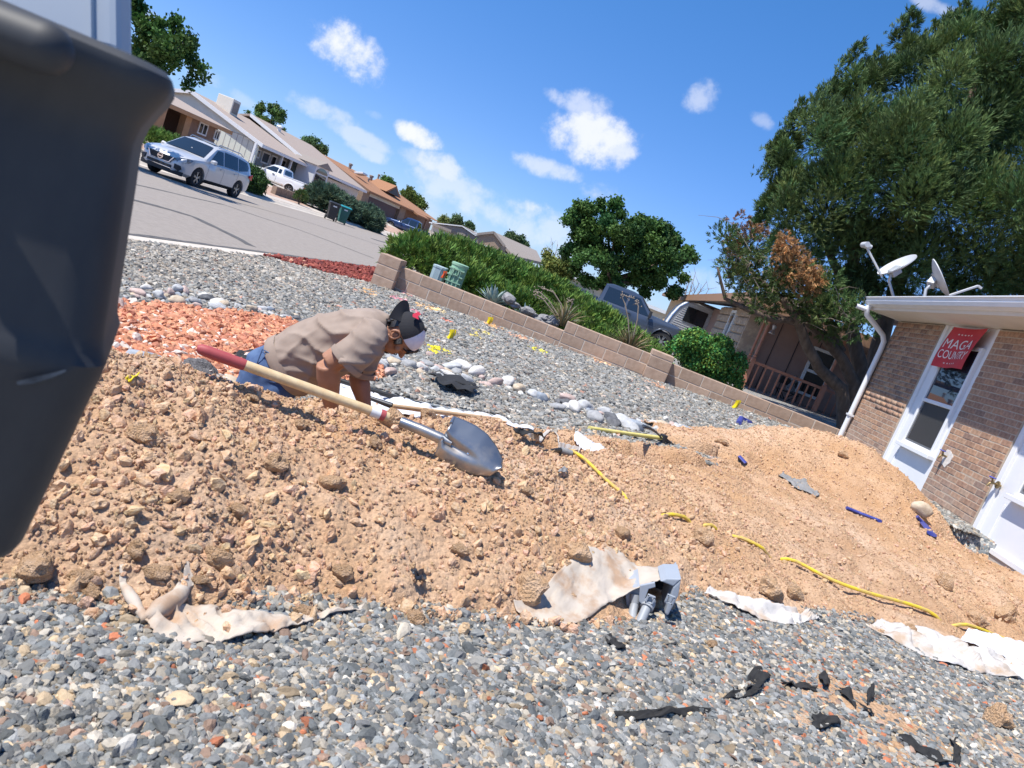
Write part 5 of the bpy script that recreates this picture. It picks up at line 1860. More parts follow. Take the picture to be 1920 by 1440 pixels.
def far_house(label, name, Y, pk, evr, evl, ridge_end, zb, wallm, roofm):
    """gable end facing the yard; ridge runs away"""
    a, r, l, e = P_y(*pk, Y), P_y(*evr, Y), P_y(*evl, Y), P_y(*ridge_end, Y)
    h = thing(name, label, 'house', (a.x, Y, zb))
    attach(MB().prism([(l.x, 0, l.z - .1), (a.x, 0, a.z - .1), (r.x, 0, r.z - .1), (r.x, 0, zb), (l.x, 0, zb)], (0, Y + .2, 0), (0, .25, 0)).obj('wall', wallm), h)
    W = max(r.x - a.x, 1)
    # roof continues to the right, ridge across
    m = MB()
    dx = e.x - a.x
    m.add([(l.x - .3, Y - .1, l.z), (a.x, Y - .1, a.z), (r.x + .3, Y - .1, r.z), (l.x - .3, Y + 14, l.z), (a.x, Y + 14, a.z), (r.x + .3, Y + 14, r.z)], [(0, 1, 4, 3), (1, 2, 5, 4)])
    m.add([(v[0], v[1], v[2] - .25) for v in m.v[:6]], [(0, 1, 4, 3), (1, 2, 5, 4), (0, 1, 2)])
    attach(m.obj('roof', roofm), h)
    bb = MB()
    bb.beam((l.x - .35, Y - .15, l.z - .1), (a.x, Y - .15, a.z - .08), .1, .28, (0, 1, 0))
    bb.beam((a.x, Y - .15, a.z - .08), (r.x + .35, Y - .15, r.z - .1), .1, .28, (0, 1, 0))
    attach(bb.obj('bargeboard', M_trimw), h)
    return h, Y

def far_houses():
    h, Y = far_house('cream gabled house beyond the green hedge with its low extension', 'cream_house', 78, (868, 423), (905, 450), (812, 418), (930, 430), -1.2, M_cream2, M_roofgrey)
    window_px(h, [(857, 439), (864, 442), (861, 449), (854, 446)], 0, M_trimw, Y=Y + .18, fw=.12)
    a = P_y(823, 424, 76); b = P_y(850, 438, 76)
    attach(MB().box2((a.x, 74, -1.2), (b.x, 76.5, b.z)).obj('extension', M_beige), h)
    attach(MB().box2((a.x - .2, 73.8, b.z), (b.x + .2, 76.7, b.z + .25)).obj('extension_roof', M_roofgrey), h)
    h, Y = far_house('grey roofed house with cream gable and white porch posts', 'grey_roof_house', 70, (922, 434), (962, 478), (896, 440), (1018, 484), -1.6, M_cream2, M_roofgrey)
    # long roof to the right of the gable and the brick wall below
    q = [P_y(925, 434, 71), P_y(1006, 470, 77), P_y(1017, 492, 73), P_y(962, 479, 69)]
    m = MB().add([tuple(v) for v in q] + [(v.x, v.y, v.z - .25) for v in q], [(0, 1, 2, 3), (7, 6, 5, 4), (0, 3, 7, 4), (3, 2, 6, 7), (2, 1, 5, 6)])
    attach(m.obj('roof', M_roofgrey), h)
    c, d = P_y(960, 487, 70.5), P_y(1014, 505, 72.5)
    attach(MB().prism([(c.x, 70.6, 0), (d.x, 72.6, 0), (d.x - 1, 76, 0), (c.x - 1, 75, 0)], (0, 0, -1.6), (0, 0, c.z + 1.5)).obj('front_wall', M_lowall), h)
    for px in ((932, 476), (945, 481), (957, 487)):
        p = P_y(px[0], px[1], 69.2)
        attach(MB().box2((p.x - .1, 69.1, -1.6), (p.x + .1, 69.3, p.z + .35)).obj('post', M_trimw), h)
    # projecting bay with dark window
    b0, b1 = P_y(898, 462, 66), P_y(930, 478, 66)
    by = MB().prism([(b0.x - .3, 0, -1.6), (b0.x - .3, 0, b0.z + .9), ((b0.x + b1.x) / 2, 0, b0.z + 1.5), (b1.x + .2, 0, b1.z + 1.0), (b1.x + .2, 0, -1.6)], (0, 66, 0), (0, 3, 0)).obj('bay', M_lowall)
    attach(by, h)
    tr = MB()
    mid = ((b0.x + b1.x) / 2, 65.9, b0.z + 1.62)
    tr.beam((b0.x - .5, 65.9, b0.z + .95), mid, .2, .22, (0, 1, 0)); tr.beam(mid, (b1.x + .45, 65.9, b1.z + 1.0), .2, .22, (0, 1, 0))
    attach_sub(tr.obj('bay_trim', M_roofgrey), by, h)
    window_px(h, [(906, 458), (925, 466), (920, 477), (901, 470)], 0, M_trimw, Y=65.98, fw=.14, panes=2)
    # grey wall and roof glimpsed under the broad tree
    p, q = P_y(1070, 517, 52), P_y(1110, 537, 52)
    h = thing('low_house', 'low pale house half hidden behind the broad green tree', 'house', (p.x, 52, 0))
    attach(MB().box2((p.x, 52, -1), (q.x + 9, 60, p.z - .1)).obj('wall', M_beige), h)
    attach(MB().box2((p.x - .5, 51.5, p.z - .1), (q.x + 9.5, 60.5, p.z + .12)).obj('roof', M_trimw), h)
far_houses()

# low wall, driveway slabs and path edges over there
def far_edges():
    a, b = P_x(512, 340, -20.9), P_x(578, 368, -20.4)
    t = thing('low_wall', 'low brown block wall edging the yard below the white pickup', 'wall', (-20.7, (a.y + b.y) / 2, -.4))
    n = 6
    for k in range(n):
        for r in range(2):
            y0 = a.y + (b.y - a.y) * k / n
            y1 = a.y + (b.y - a.y) * (k + 1) / n
            o = MB().box2((-20.85, y0 + .02, -.45 + .3 * r), (-20.55, y1 - .02, -.16 + .3 * r)).obj('block', M_lowall)
            attach(o, t)
    m = MB()
    for y0, y1, nm in ((28.5, 36.5, 0), (47, 53.0, 0), (76, 88, 0)):
        z = lambda x: float(far_rise(x)) + .006
        xs = np.linspace(-17.96, -27, 14)
        m.rings([[(x, y0, z(x)) for x in xs], [(x, y1, z(x)) for x in xs]], cap=False, close=False)
    kind(m.obj('driveway', M_farc), 'structure')
    s = MB()
    xs = (-18.0, -19.3)
    s.rings([[(x, -10, float(far_rise(x)) + .01) for x in xs], [(x, 130, float(far_rise(x)) + .01) for x in xs]], cap=False, close=False)
    kind(s.obj('pavement', M_farc), 'structure')
far_edges()

# sealed cracks running along the street
def seams():
    k = 0
    for pts, w in (([(222, 372), (300, 392), (360, 410), (415, 436), (470, 466)], .13), ([(250, 345), (420, 384), (500, 412), (560, 432), (640, 464), (700, 487)], .07), ([(380, 360), (470, 384), (560, 410), (640, 436), (740, 470)], .05), ([(700, 448), (735, 458), (770, 471)], .3)):
        P = []
        for x, y in pts:
            p = P_z(x, y, -.40)
            P.append(p)
        mb = MB()
        R = []
        d0 = None
        m = 14
        Q = []
        for i in range(len(P) - 1):
            for j in range(m):
                Q.append(P[i].lerp(P[i + 1], j / m))
        Q.append(P[-1])
        for i, p in enumerate(Q):
            d = (Q[min(i + 1, len(Q) - 1)] - Q[max(i - 1, 0)]).normalized()
            nn = Vector((-d.y, d.x, 0))
            q = p + nn * .10 * mnoise.noise(Vector((p.x * .8, p.y * .8, k * 9)))
            z = np.interp(-q.x, [5.7, 8.5, 12, 15, 17.4], [-.352, -.36, -.42, -.52, -.565]) + .004
            ww = w * (.7 + .6 * abs(mnoise.noise(p * 2.1)))
            R.append([(q.x - nn.x * ww, q.y - nn.y * ww, z), (q.x + nn.x * ww, q.y + nn.y * ww, z)])
        mb.rings(R, cap=False, close=False)
        kind(mb.obj('road_seam', M_seam, fix=False), 'structure')
        k += 1
    mb = MB()
    R = []
    for y in np.linspace(4, 22, 60):
        o = .04 * mnoise.noise(Vector((0, y * 2.3, 3)))
        R.append([(-5.80 + o, y, -.346), (-5.80 + o - .10 - .06 * abs(mnoise.noise(Vector((5, y * 3, 1)))), y, -.3465)])
    mb.rings(R, cap=False, close=False)
    kind(mb.obj('road_seam', M_seam, fix=False), 'structure')
seams()

# wheeled bins at the far kerb
M_binb = mat('black bin plastic', (.022, .023, .027), (.03, .031, .036), 10, .5)
M_binn = mat('navy bin plastic', (.03, .04, .065), (.04, .05, .08), 10, .5)
M_bint = mat('teal bin plastic', (.012, .10, .09), (.02, .13, .115), 10, .5)
M_tlid = mat('bright teal lid', (.02, .25, .28), rough=.5)
def bin_(label, m, ml, group=None):
    t = thing('wheeled_bin', label, 'bin', world_parts=False, group=group)
    b = MB()
    b.rings([[(x * a, y * c, z) for x, y in ((-1, -1), (-1, 1), (1, 1), (1, -1))] for a, c, z in ((.22, .20, .08), (.24, .22, .2), (.30, .29, .93), (.33, .32, .95), (.33, .32, 1.0), (.29, .28, 1.0))])
    link('tub', b.mesh('tub', m, bevel=.015), t)
    l = MB().rings([[(x * a + .0, y * c, z) for x, y in ((-1, -1), (-1, 1), (1, 1), (1, -1))] for a, c, z in ((.35, .33, 1.0), (.35, .33, 1.03), (.25, .25, 1.09))])
    link('lid', l.mesh('lid', ml, bevel=.01), t)
    for s in (1, -1):
        link('wheel', MB().lathe([(0, -.03), (.13, -.03), (.13, .03), (0, .03)], (-.22, s * .27, .13), 'y', 16).mesh('wheel', M_tyre), t)
    link('handle', MB().tube([(-.30, -.24, .98), (-.42, -.22, .99), (-.42, .22, .99), (-.30, .24, .98)], .018, 8).mesh('handle', m), t)
    link('sticker', MB().box((.305, 0, .86), (.004, .22, .07), Matrix.Rotation(.06, 3, 'Y')).mesh('sticker', M_trimw), t)
    return t
bA = bin_('black wheeled bin beside the teal one at the far kerb', M_binb, M_binb)
bA.location = (-16.75, 42.8, -.555); bA.rotation_euler = (0, 0, -1.0)
bB = bin_('teal wheeled bin with a bright lid beside the black one', M_bint, M_tlid)
bB.location = (-16.55, 44.1, -.555); bB.rotation_euler = (0, 0, -1.0)
bC = bin_('navy wheeled bin near the dark blue pickup', M_binn, M_binn)
bC.location = (-17.0, 61.5, -.565); bC.rotation_euler = (0, 0, -.8)
bD = bin_('teal wheeled bin standing behind the navy one', M_bint, M_tlid)
bD.location = (-16.9, 63.3, -.565); bD.rotation_euler = (0, 0, -.8)

# ------------------------------------------------------------------ next door beyond the block wall
M_stone5 = mat('stone veneer', (.40, .29, .19), (.52, .40, .27), 4, .95, .6, 30, dist=.02, c3=(.36, .27, .2))
M_pbrown = mat('porch wall brown', (.30, .195, .16), (.35, .23, .185), 2, .85)
M_rail = mat('redwood stained rail', (.38, .155, .09), (.46, .20, .125), 6, .6, .2, 50, dist=.002)
M_tan5 = mat('ochre tan wall', (.55, .37, .19), (.62, .43, .24), 2, .9)
M_alum = mat('bare aluminium sheet', (.70, .71, .73), (.62, .63, .65), 2, .32, metal=.75)
def next_house():
    h = thing('stone_porch_house', 'brown house with stone veneer and a redwood porch behind the block wall', 'house', (6, 22, 0))
    X = 4.0
    zt = 2.52
    # front wall of stone, split into single stones
    w = MB().box2((X + .06, 22.0, -.1), (X + .5, 27.6, zt - .2)).obj('wall', M_bmort)
    attach(w, h)
    y = 22.0
    random.seed(5)
    rows = 9
    for r in range(rows):
        z0, z1 = -.05 + r * .26, -.05 + (r + 1) * .26
        y = 22.0 + random.uniform(-.2, 0)
        while y < 27.5:
            l = random.uniform(.3, .62)
            a, b = max(y, 22.0), min(y + l, 27.6)
            y += l
            if b - a < .12 or (24.1 < (a + b) / 2 < 25.0 and z0 > .75):
                continue
            s = MB().box(((X + .04 + random.uniform(-.015, .015)), (a + b) / 2, (z0 + z1) / 2), (.14, b - a - .025, z1 - z0 - .025)).obj('stone', M_stone5, bevel=.03, seg=1)
            attach_sub(s, w, h)
    wn = MB()
    for q in ((24.1, 24.17, .78, 2.2), (24.93, 25.0, .78, 2.2), (24.17, 24.93, .78, .86), (24.17, 24.93, 2.12, 2.2)):
        wn.box2((X - .04, q[0], q[2]), (X + .08, q[1], q[3]))
    o = wn.obj('window', M_trimw); attach(o, h)
    attach_sub(MB().box2((X + .02, 24.15, .84), (X + .05, 24.95, 2.14)).obj('pane', M_gsky), o, h)
    # end wall on the porch side and the porch back wall
    attach(MB().box2((X + .0, 21.86, .0), (X + .55, 21.99, zt - .2)).obj('corner_pier', M_stone5), h)
    attach(MB().box2((X + .5, 22.0, -.1), (13, 22.2, zt - .2)).obj('porch_wall', M_pbrown), h)
    gv = MB()
    for k in range(14):
        gv.box2((X + .95 + k * .6, 21.985, 0), (X + .97 + k * .6, 22.002, zt - .3))
    attach(gv.obj('panel_groove', M_blackp), h)
    attach(MB().box2((X + .51, 22.2, -.1), (13, 38, zt - .2)).obj('core', M_pbrown), h)
    attach(MB().box2((X - .1, 19.5, -.25), (12, 22.0, -.02)).obj('porch_floor', M_lowall), h)
    rf = MB()
    rf.prism([(X - .6, 0, zt), (9, 0, zt + 1.3), (9, 0, zt + 1.1), (X - .6, 0, zt - .18)], (0, 19.2, 0), (0, 20, 0))
    attach(rf.obj('roof', M_roofgrey), h)
    attach(MB().box2((X - .65, 19.2, zt - .24), (X - .6, 39.2, zt + .02)).obj('fascia', M_trimb), h)
    attach(MB().box2((X - .6, 19.15, zt - .26), (12, 19.2, zt + .02)).obj('fascia', M_trimb), h)
    attach(MB().box2((X - .58, 19.25, zt - .26), (12, 22.0, zt - .22)).obj('porch_ceiling', M_pbrown), h)
    # window in the porch wall
    a = P_y(1548, 655, 21.9)
    for x0 in (6.0, 8.0):
        q = MB()
        z0, z1, x1 = .55, 1.95, x0 + .72
        for (xa, xb, za, zb_) in ((x0, x0 + .07, z0, z1), (x1 - .07, x1, z0, z1), (x0 + .07, x1 - .07, z0, z0 + .08), (x0 + .07, x1 - .07, z1 - .08, z1), (x0 + .07, x1 - .07, 1.22, 1.3)):
            q.box2((xa, 21.9, za), (xb, 22.0, zb_))
        o = q.obj('window', M_trimw); attach(o, h)
        attach_sub(MB().box2((x0 + .05, 21.95, z0 + .05), (x1 - .05, 21.98, z1 - .05)).obj('pane', M_gdark), o, h)
    # posts and rails
    def post(x, y, full=True):
        m = MB().box2((x - .055, y - .055, -.05), (x + .055, y + .055, 1.02))
        m.lathe([(.05, 1.02), (.035, 1.05), (.05, 1.09), (.03, 1.13), (.04, 1.18), (.036, 1.5), (.042, 1.9), (.03, 2.0), (.05, 2.06), (.045, zt - .26)] if full else [(.05, 1.02), (.03, 1.06), (.04, 1.1), (0, 1.16)], (x, y, 0), 'z', 12)
        attach(m.obj('post', M_rail), h)
    bal = MB().box((0, 0, 0), (.036, .036, .74)).mesh('baluster', M_rail)
    def rail(p, q, n, name='railing'):
        p, q = Vector(p), Vector(q)
        r = MB()
        r.beam(p + Vector((0, 0, .93)), q + Vector((0, 0, .93)), .085, .07)
        r.beam(p + Vector((0, 0, .10)), q + Vector((0, 0, .10)), .06, .08)
        o = r.obj(name, M_rail); attach(o, h)
        for k in range(n):
            t = (k + .7) / (n + .4)
            b = link('baluster', bal)
            c = p.lerp(q, t)
            b.location = (c.x, c.y, .515)
            attach_sub(b, o, h)
    post(4.18, 20.0); post(6.12, 20.0); post(4.3, 21.2)
    rail((4.24, 20.0, 0), (6.06, 20.0, 0), 9)
    rail((6.22, 20.6, 0), (7.9, 20.6, 0), 8)
    rail((4.22, 21.25, 0), (4.1, 21.95, 0), 7)
    post(7.95, 20.0)
    # garage wing further along, ochre in the sun
    attach(MB().box2((X - .3, 38.9, -.2), (12, 46, 2.45)).obj('garage_wing', M_tan5), h)
    attach(MB().box2((X - .9, 38.4, 2.45), (12, 46.4, 2.62)).obj('garage_roof', M_trimb), h)
next_house()

def porch_bits():
    M_bl = mat('black iron', (.02, .02, .02), rough=.5)
    c = P_y(1480, 725, 21.2)
    t = thing('folding_chair', 'small black folding chair with a grey figure on it on the porch', 'chair', (c.x, 21.2, 0))
    x, y, z = c.x, 21.2, 0.0
    m = MB()
    for s in (-.22, .22):
        m.tube([(x - .25, y + s, z), (x + .25, y + s, z + .48)], .014, 6); m.tube([(x + .25, y + s, z), (x - .25, y + s, z + .48)], .014, 6)
    attach(m.obj('leg', M_bl), t)
    attach(MB().box((x, y, z + .49), (.55, .5, .03)).obj('seat', M_bl), t)
    attach(MB().box((x, y + .25, z + .75), (.5, .03, .2)).obj('backrest', M_bl), t)
    f = thing('ornament', 'small grey and black ornament sitting on the porch chair', 'ornament', (x + .05, y, .5))
    fm = MB().lathe([(0, 0), (.12, .02), (.13, .12), (.08, .22), (.05, .27), (.1, .33), (.10, .41), (.05, .47), (0, .48)], (x + .05, y, z + .51), 'z', 14)
    attach(fm.obj('body', mat('grey ornament', (.25, .25, .25), (.03, .03, .03), 14, .7), smooth=True), f)
    p = P_y(1450, 618, 20.6)
    w = thing('wind_chime', 'small hourglass shaped lantern hanging under the porch roof', 'ornament', tuple(p))
    attach(MB().lathe([(.08, -.12), (.085, -.10), (.03, .0), (.06, .1), (.055, .12)], tuple(p), 'z', 12).obj('body', M_alu), w)
    attach(MB().tube([p + Vector((0, 0, .12)), (p.x, p.y, 2.3)], .006, 5).obj('string', M_bl), w)
porch_bits()

def trailer():
    Y = 33.0
    t = thing('travel_trailer', 'small ribbed aluminium travel trailer with a black window beside the stone house', 'trailer', (4.5, Y, 0))
    c = [P_y(1251, 606, Y), P_y(1262, 590, Y), P_y(1276, 575, Y), P_y(1292, 567, Y), P_y(1310, 570, Y), P_y(1336, 582, Y)]
    top = [(p.x, p.z) for p in c]
    top += [(top[-1][0] + 1.6, top[-1][1] - .1), (top[-1][0] + 2.2, .9), (top[-1][0] + 2.2, .2), (top[0][0] + .1, .2)]
    b = MB().prism([(x, 0, z) for x, z in top], (0, Y, 0), (0, 2.2, 0)).obj('body', M_alum, bevel=.03)
    attach(b, t)
    z = .35
    while z < 2.3:
        # ribs as long as the profile at that height
        xs = []
        for i in range(len(top)):
            (x0, z0), (x1, z1) = top[i], top[(i + 1) % len(top)]
            if (z0 - z) * (z1 - z) < 0:
                xs.append(x0 + (x1 - x0) * (z - z0) / (z1 - z0))
        if len(xs) >= 2:
            r = MB()
            r.tube([(min(xs) + .16, Y, z), (max(xs) - .1, Y, z)], .022, 6)
            attach(r.obj('rib', M_alum), t)
        z += .095
    a = MB()
    a.tube([(x, Y - .01, z + .01) for x, z in top[:7]], .03, 8)
    attach(a.obj('edge_trim', M_chrome, smooth=True), t)
    fw_ = MB()
    fw_.rings([[(x - .02, yy, z + .015) for x, z in top[:5]] for yy in (Y + .06, Y + 2.1)], cap=False, close=False)
    attach(fw_.obj('front_skin', M_trimw), t)
    p, q = P_y(1284, 588, Y), P_y(1313, 612, Y)
    attach(MB().box2((p.x, Y - .05, q.z - .05), (q.x + .12, Y + .02, q.z + .62)).obj('window', M_gdark, bevel=.02), t)
    vt = P_y(1330, 575, Y)
    attach(MB().box((vt.x - .2, Y + 1, vt.z + .25), (.5, .5, .1)).obj('roof_vent', M_trimw, bevel=.03), t)
    for s in (1.0, 1.6):
        attach(MB().lathe([(0, -.1), (.32, -.1), (.32, .1), (0, .1)], (top[0][0] + 1.2 + s, Y + .1, .22), 'y', 20).obj('wheel', M_tyre), t)
trailer()

# utility pedestals behind the wall
M_pgreen = mat('pale green plastic', (.24, .40, .27), (.28, .45, .31), 4, .55)
M_pblue = mat('pale blue grey plastic', (.33, .42, .44), (.38, .47, .49), 4, .55)
M_orange = mat('orange plastic flag', (.75, .10, .015), rough=.6)
M_yel = mat('yellow plastic flag', (.85, .66, .01), rough=.55)
M_wire = mat('flag wire', (.3, .3, .3), rough=.4, metal=.8)
def pedestal_green():
    p = P_y(858, 512, 13.62)
    t = thing('utility_pedestal', 'pale green ribbed utility pedestal standing behind the wall', 'utility box', (p.x, 13.62, gz(p.x)))
    x, y, g = p.x, 13.62, gz(p.x)
    H = P_y(868, 496, 13.62).z - g
    b = MB().rings([[(x + .155 * s * math.cos(a), y + .15 * s * math.sin(a), g + z) for a in np.linspace(0, 2 * math.pi, 17)[:-1]] for s, z in ((1, 0), (1, H - .05), (1.08, H - .05), (1.08, H - .01), (.9, H))])
    bo = b.obj('body', M_pgreen, smooth=True); attach(bo, t)
    r = MB()
    for z in np.linspace(.1, H - .12, 6):
        r.box((x, y - .10, g + z), (.30, .14, .022))
    for dx in (-.08, .08, 0):
        r.box((x + dx, y - .13, g + H * .45), (.026, .07, H * .8))
    attach(r.obj('rib', M_pgreen), t)
    k = MB()
    for q in ((-.05, H - .17, .02, .12), (.05, H - .17, .02, .12), (0, H - .12, .1, .02), (0, H - .22, .1, .02)):
        k.box((x + q[0], y - .165, g + q[1]), (q[2], .04, q[3]))
    attach(k.obj('hasp', M_pgreen), t)
pedestal_green()
def pedestal_blue():
    p = P_y(822, 514, 13.7)
    x, y, g = p.x, 13.7, gz(p.x)
    H = P_y(825, 498, 13.7).z - g
    t = thing('utility_pedestal', 'plain blue grey utility pedestal beside the pale green one', 'utility box', (x, y, g))
    b = MB().rings([[(x + dx * s, y + dy * s, g + z) for dx, dy in ((-.12, -.1), (-.06, -.13), (.06, -.13), (.12, -.1), (.12, .1), (-.12, .1))] for s, z in ((1, 0), (1, H - .05), (1.05, H - .05), (1.05, H - .01), (.9, H))])
    attach(b.obj('body', M_pblue, bevel=.008), t)
    attach(MB().box((x + .045, y - .132, g + H * .5), (.012, .012, H * .85)).obj('seam', M_pblue), t)
pedestal_blue()
def flag(label, tip, foot_p, m, size, group):
    p = Vector(foot_p)
    t = thing('marker_flag', label, 'flag', tuple(p), group)
    a = Vector(tip)
    attach(MB().tube([p - Vector((0, 0, .05)), a], .004, 5).obj('wire', M_wire), t)
    w = MB().grid(lambda u, v: a + Vector((size * (.15 - .75 * u + .12 * math.sin(5 * v)), .03 * math.sin(6 * u + 3 * v), -size * v * 1.5 - .25 * size * u)), 5, 6)
    attach(w.obj('pennant', m, smooth='all', fix=False), t)
f0 = P_y(838, 523, 13.5)
flag('orange marker flag between the two utility pedestals', P_y(837, 508, 13.5), (f0.x, 13.5, gz(f0.x)), M_orange, .09, 'marker flags')
for lab, tp, ft in (('yellow marker flag close against the block wall', (923, 594), (918, 608)), ('yellow marker flag standing out in the gravel behind the man', (853, 617), (849, 641)), ('yellow marker flag below the porch railing', (1388, 750), (1383, 768))):
    g = P_g(*ft)
    if lab.endswith('wall') or 'railing' in lab:
        g = P_y(*ft, 12.55); g.z = gz(g.x)
    tpw = P_y(*tp, g.y)
    flag(lab, tpw, g, M_yel, .115 if g.y > 10 else .1, 'marker flags')

# ------------------------------------------------------------------ plants
def leaf_mat(name, c, rough=.65, trans=.12):
    m = bpy.data.materials.new(name)
    m.use_nodes = True
    t = m.node_tree
    b = t.nodes['Principled BSDF']
    b.inputs['Roughness'].default_value = rough
    b.inputs['Specular IOR Level'].default_value = .25
    at = N(t, 'ShaderNodeAttribute'); at.attribute_name = 'tint'
    mx = N(t, 'ShaderNodeMix', data_type='RGBA', blend_type='MULTIPLY'); mx.inputs['Factor'].default_value = 1
    mx.inputs[6].default_value = (*c, 1)
    t.links.new(at.outputs['Color'], mx.inputs[7])
    t.links.new(mx.outputs[2], b.inputs['Base Color'])
    tr = N(t, 'ShaderNodeBsdfTranslucent')
    t.links.new(mx.outputs[2], tr.inputs['Color'])
    ms = N(t, 'ShaderNodeMixShader'); ms.inputs[0].default_value = trans
    t.links.new(b.outputs[0], ms.inputs[1]); t.links.new(tr.outputs[0], ms.inputs[2])
    t.links.new(ms.outputs[0], t.nodes['Material Output'].inputs['Surface'])
    return m
M_jun = leaf_mat('juniper scale leaves', (.085, .138, .045))
M_hedge = leaf_mat('spreading juniper', (.13, .215, .045))
M_leaf = leaf_mat('broad leaves', (.06, .125, .028), trans=.2)
M_ylw = leaf_mat('yellow green leaves', (.16, .20, .05), trans=.2)
M_blue_j = leaf_mat('blue green juniper', (.10, .155, .095))
M_dead = leaf_mat('dead brown sprays', (.42, .23, .10))
M_dry = leaf_mat('dry grass blades', (.26, .22, .12))
M_agave = leaf_mat('agave blades', (.30, .38, .37), .5, 0)
M_bark = mat('shaggy bark', (.085, .06, .045), (.17, .125, .095), 9, .95, .8, 40, dist=.02, stretch=(1, 1, .2))
M_twig = mat('pale twigs', (.24, .19, .15), (.32, .26, .2), 10, .9)

def tpl_spray(n=9, spread=.9, L=.5, w=.07, seed=1):
    """fan of narrow leaves along +z, unit size; two triangles each"""
    r = np.random.default_rng(seed)
    V, F = [], []
    for i in range(n):
        a = r.uniform(0, 2 * np.pi); s = r.uniform(.1, spread)
        d = np.array([np.cos(a) * s, np.sin(a) * s, 1.0]); d /= np.linalg.norm(d)
        base = np.array([0, 0, r.uniform(0, .45)])
        side = np.cross(d, r.normal(size=3)); side /= np.linalg.norm(side)
        l = L * r.uniform(.7, 1.2)
        k = len(V)
        V += [base, base + d * l * .5 + side * w, base + d * l, base + d * l * .5 - side * w]
        F += [(k, k + 1, k + 2, k + 3)]
    return np.array(V), np.array(F)

def tpl_leaves(n=6, seed=2, w=.24, l=.62):
    """loose cluster of broad leaves, unit size"""
    r = np.random.default_rng(seed)
    V, F = [], []
    for i in range(n):
        c = r.normal(size=3) * .38
        d = r.normal(size=3); d[2] -= .5; d /= np.linalg.norm(d)
        s = np.cross(d, r.normal(size=3)); s /= np.linalg.norm(s)
        k = len(V)
        V += [c, c + d * l * .45 + s * w, c + d * l, c + d * l * .45 - s * w]
        F += [(k, k + 1, k + 2, k + 3)]
    return np.array(V), np.array(F)

def place_many(tpl, pos, dirs, size, tint, r=rng):
    """copies of a template on points, +z along dirs, random roll"""
    V0, F0 = tpl
    n, k = len(pos), len(V0)
    z = dirs / np.linalg.norm(dirs, axis=1, keepdims=True)
    h = r.normal(size=(n, 3))
    x = np.cross(h, z); x /= np.linalg.norm(x, axis=1, keepdims=True)
    y = np.cross(z, x)
    s = np.asarray(size).reshape(-1, 1, 1) * np.ones((n, 1, 1))
    V = (V0[None, :, 0:1] * x[:, None] + V0[None, :, 1:2] * y[:, None] + V0[None, :, 2:3] * z[:, None]) * s + pos[:, None]
    F = F0[None] + (np.arange(n) * k)[:, None, None]
    T = np.repeat(tint, k, 0)
    return V.reshape(-1, 3), F.reshape(-1, F0.shape[1]), T

def tints(n, lo=.6, hi=1.5, warm=.12, r=rng):
    k = r.uniform(lo, hi, (n, 1))
    w = r.normal(0, warm, (n, 1))
    return k * np.concatenate([1 + w, np.ones((n, 1)), 1 - w * .6], 1)

def foliage(name, parent, tpls, pos, dirs, size, tint, m):
    Vs, Fs, Ts, k = [], [], [], 0
    pick = rng.integers(0, len(tpls), len(pos))
    for i, t in enumerate(tpls):
        q = pick == i
        if not q.any():
            continue
        sz = size[q] if hasattr(size, '__len__') else np.full(q.sum(), size)
        V, F, T = place_many(t, pos[q], dirs[q], sz, tint[q])
        Vs.append(V); Fs.append(F + k); Ts.append(T); k += len(V)
    o = link(name, npmesh(name, np.concatenate(Vs), np.concatenate(Fs), m, False, np.clip(np.concatenate(Ts), 0, 4)))
    if parent is not None:
        attach(o, parent)
    return o

SPR = [tpl_spray(11, .8, .55, .05, s) for s in range(5)]
SPRJ = [tpl_spray(8, .42, .62, .034, s + 30) for s in range(5)]
SPRW = [tpl_spray(9, 1.2, .6, .07, s + 9) for s in range(4)]
LVS = [tpl_leaves(6, s) for s in range(5)]

def clumps(centres, radii, per, up=.4, hollow=.55):
    """points on the shells of clumps with outward directions; centres (n,3), radii (n,3)"""
    n = len(centres)
    u = rng.normal(size=(n, per, 3)); u /= np.linalg.norm(u, axis=2, keepdims=True)
    rr = (hollow + (1 - hollow) * rng.random((n, per, 1)) ** .6)
    p = centres[:, None] + u * rr * radii[:, None]
    d = u + np.array([0, 0, up])
    d = d + rng.normal(0, .25, d.shape)
    return p.reshape(-1, 3), d.reshape(-1, 3)

def poly_points(poly, n):
    P = np.array(poly, float)
    lo, hi = P.min(0), P.max(0)
    out = []
    while len(out) < n:
        q = lo + (hi - lo) * rng.random((n * 3, 2))
        k = in_poly(q[:, 0], q[:, 1], [tuple(p) for p in P])
        out += list(q[k])
    return np.array(out[:n])

def poly_edge(q, poly):
    P = [tuple(p) for p in poly] + [tuple(poly[0])]
    return pl_dist(q[:, 0], q[:, 1], P)[0]

def world_of(q, Y):
    R = fwd[None] + RX[None] * ((q[:, 0] - 960) / F_PX)[:, None] - UY[None] * ((q[:, 1] - 720) / F_PX)[:, None]
    p = R * (Y / R[:, 1])[:, None]
    p[:, 2] += CAMH
    return p

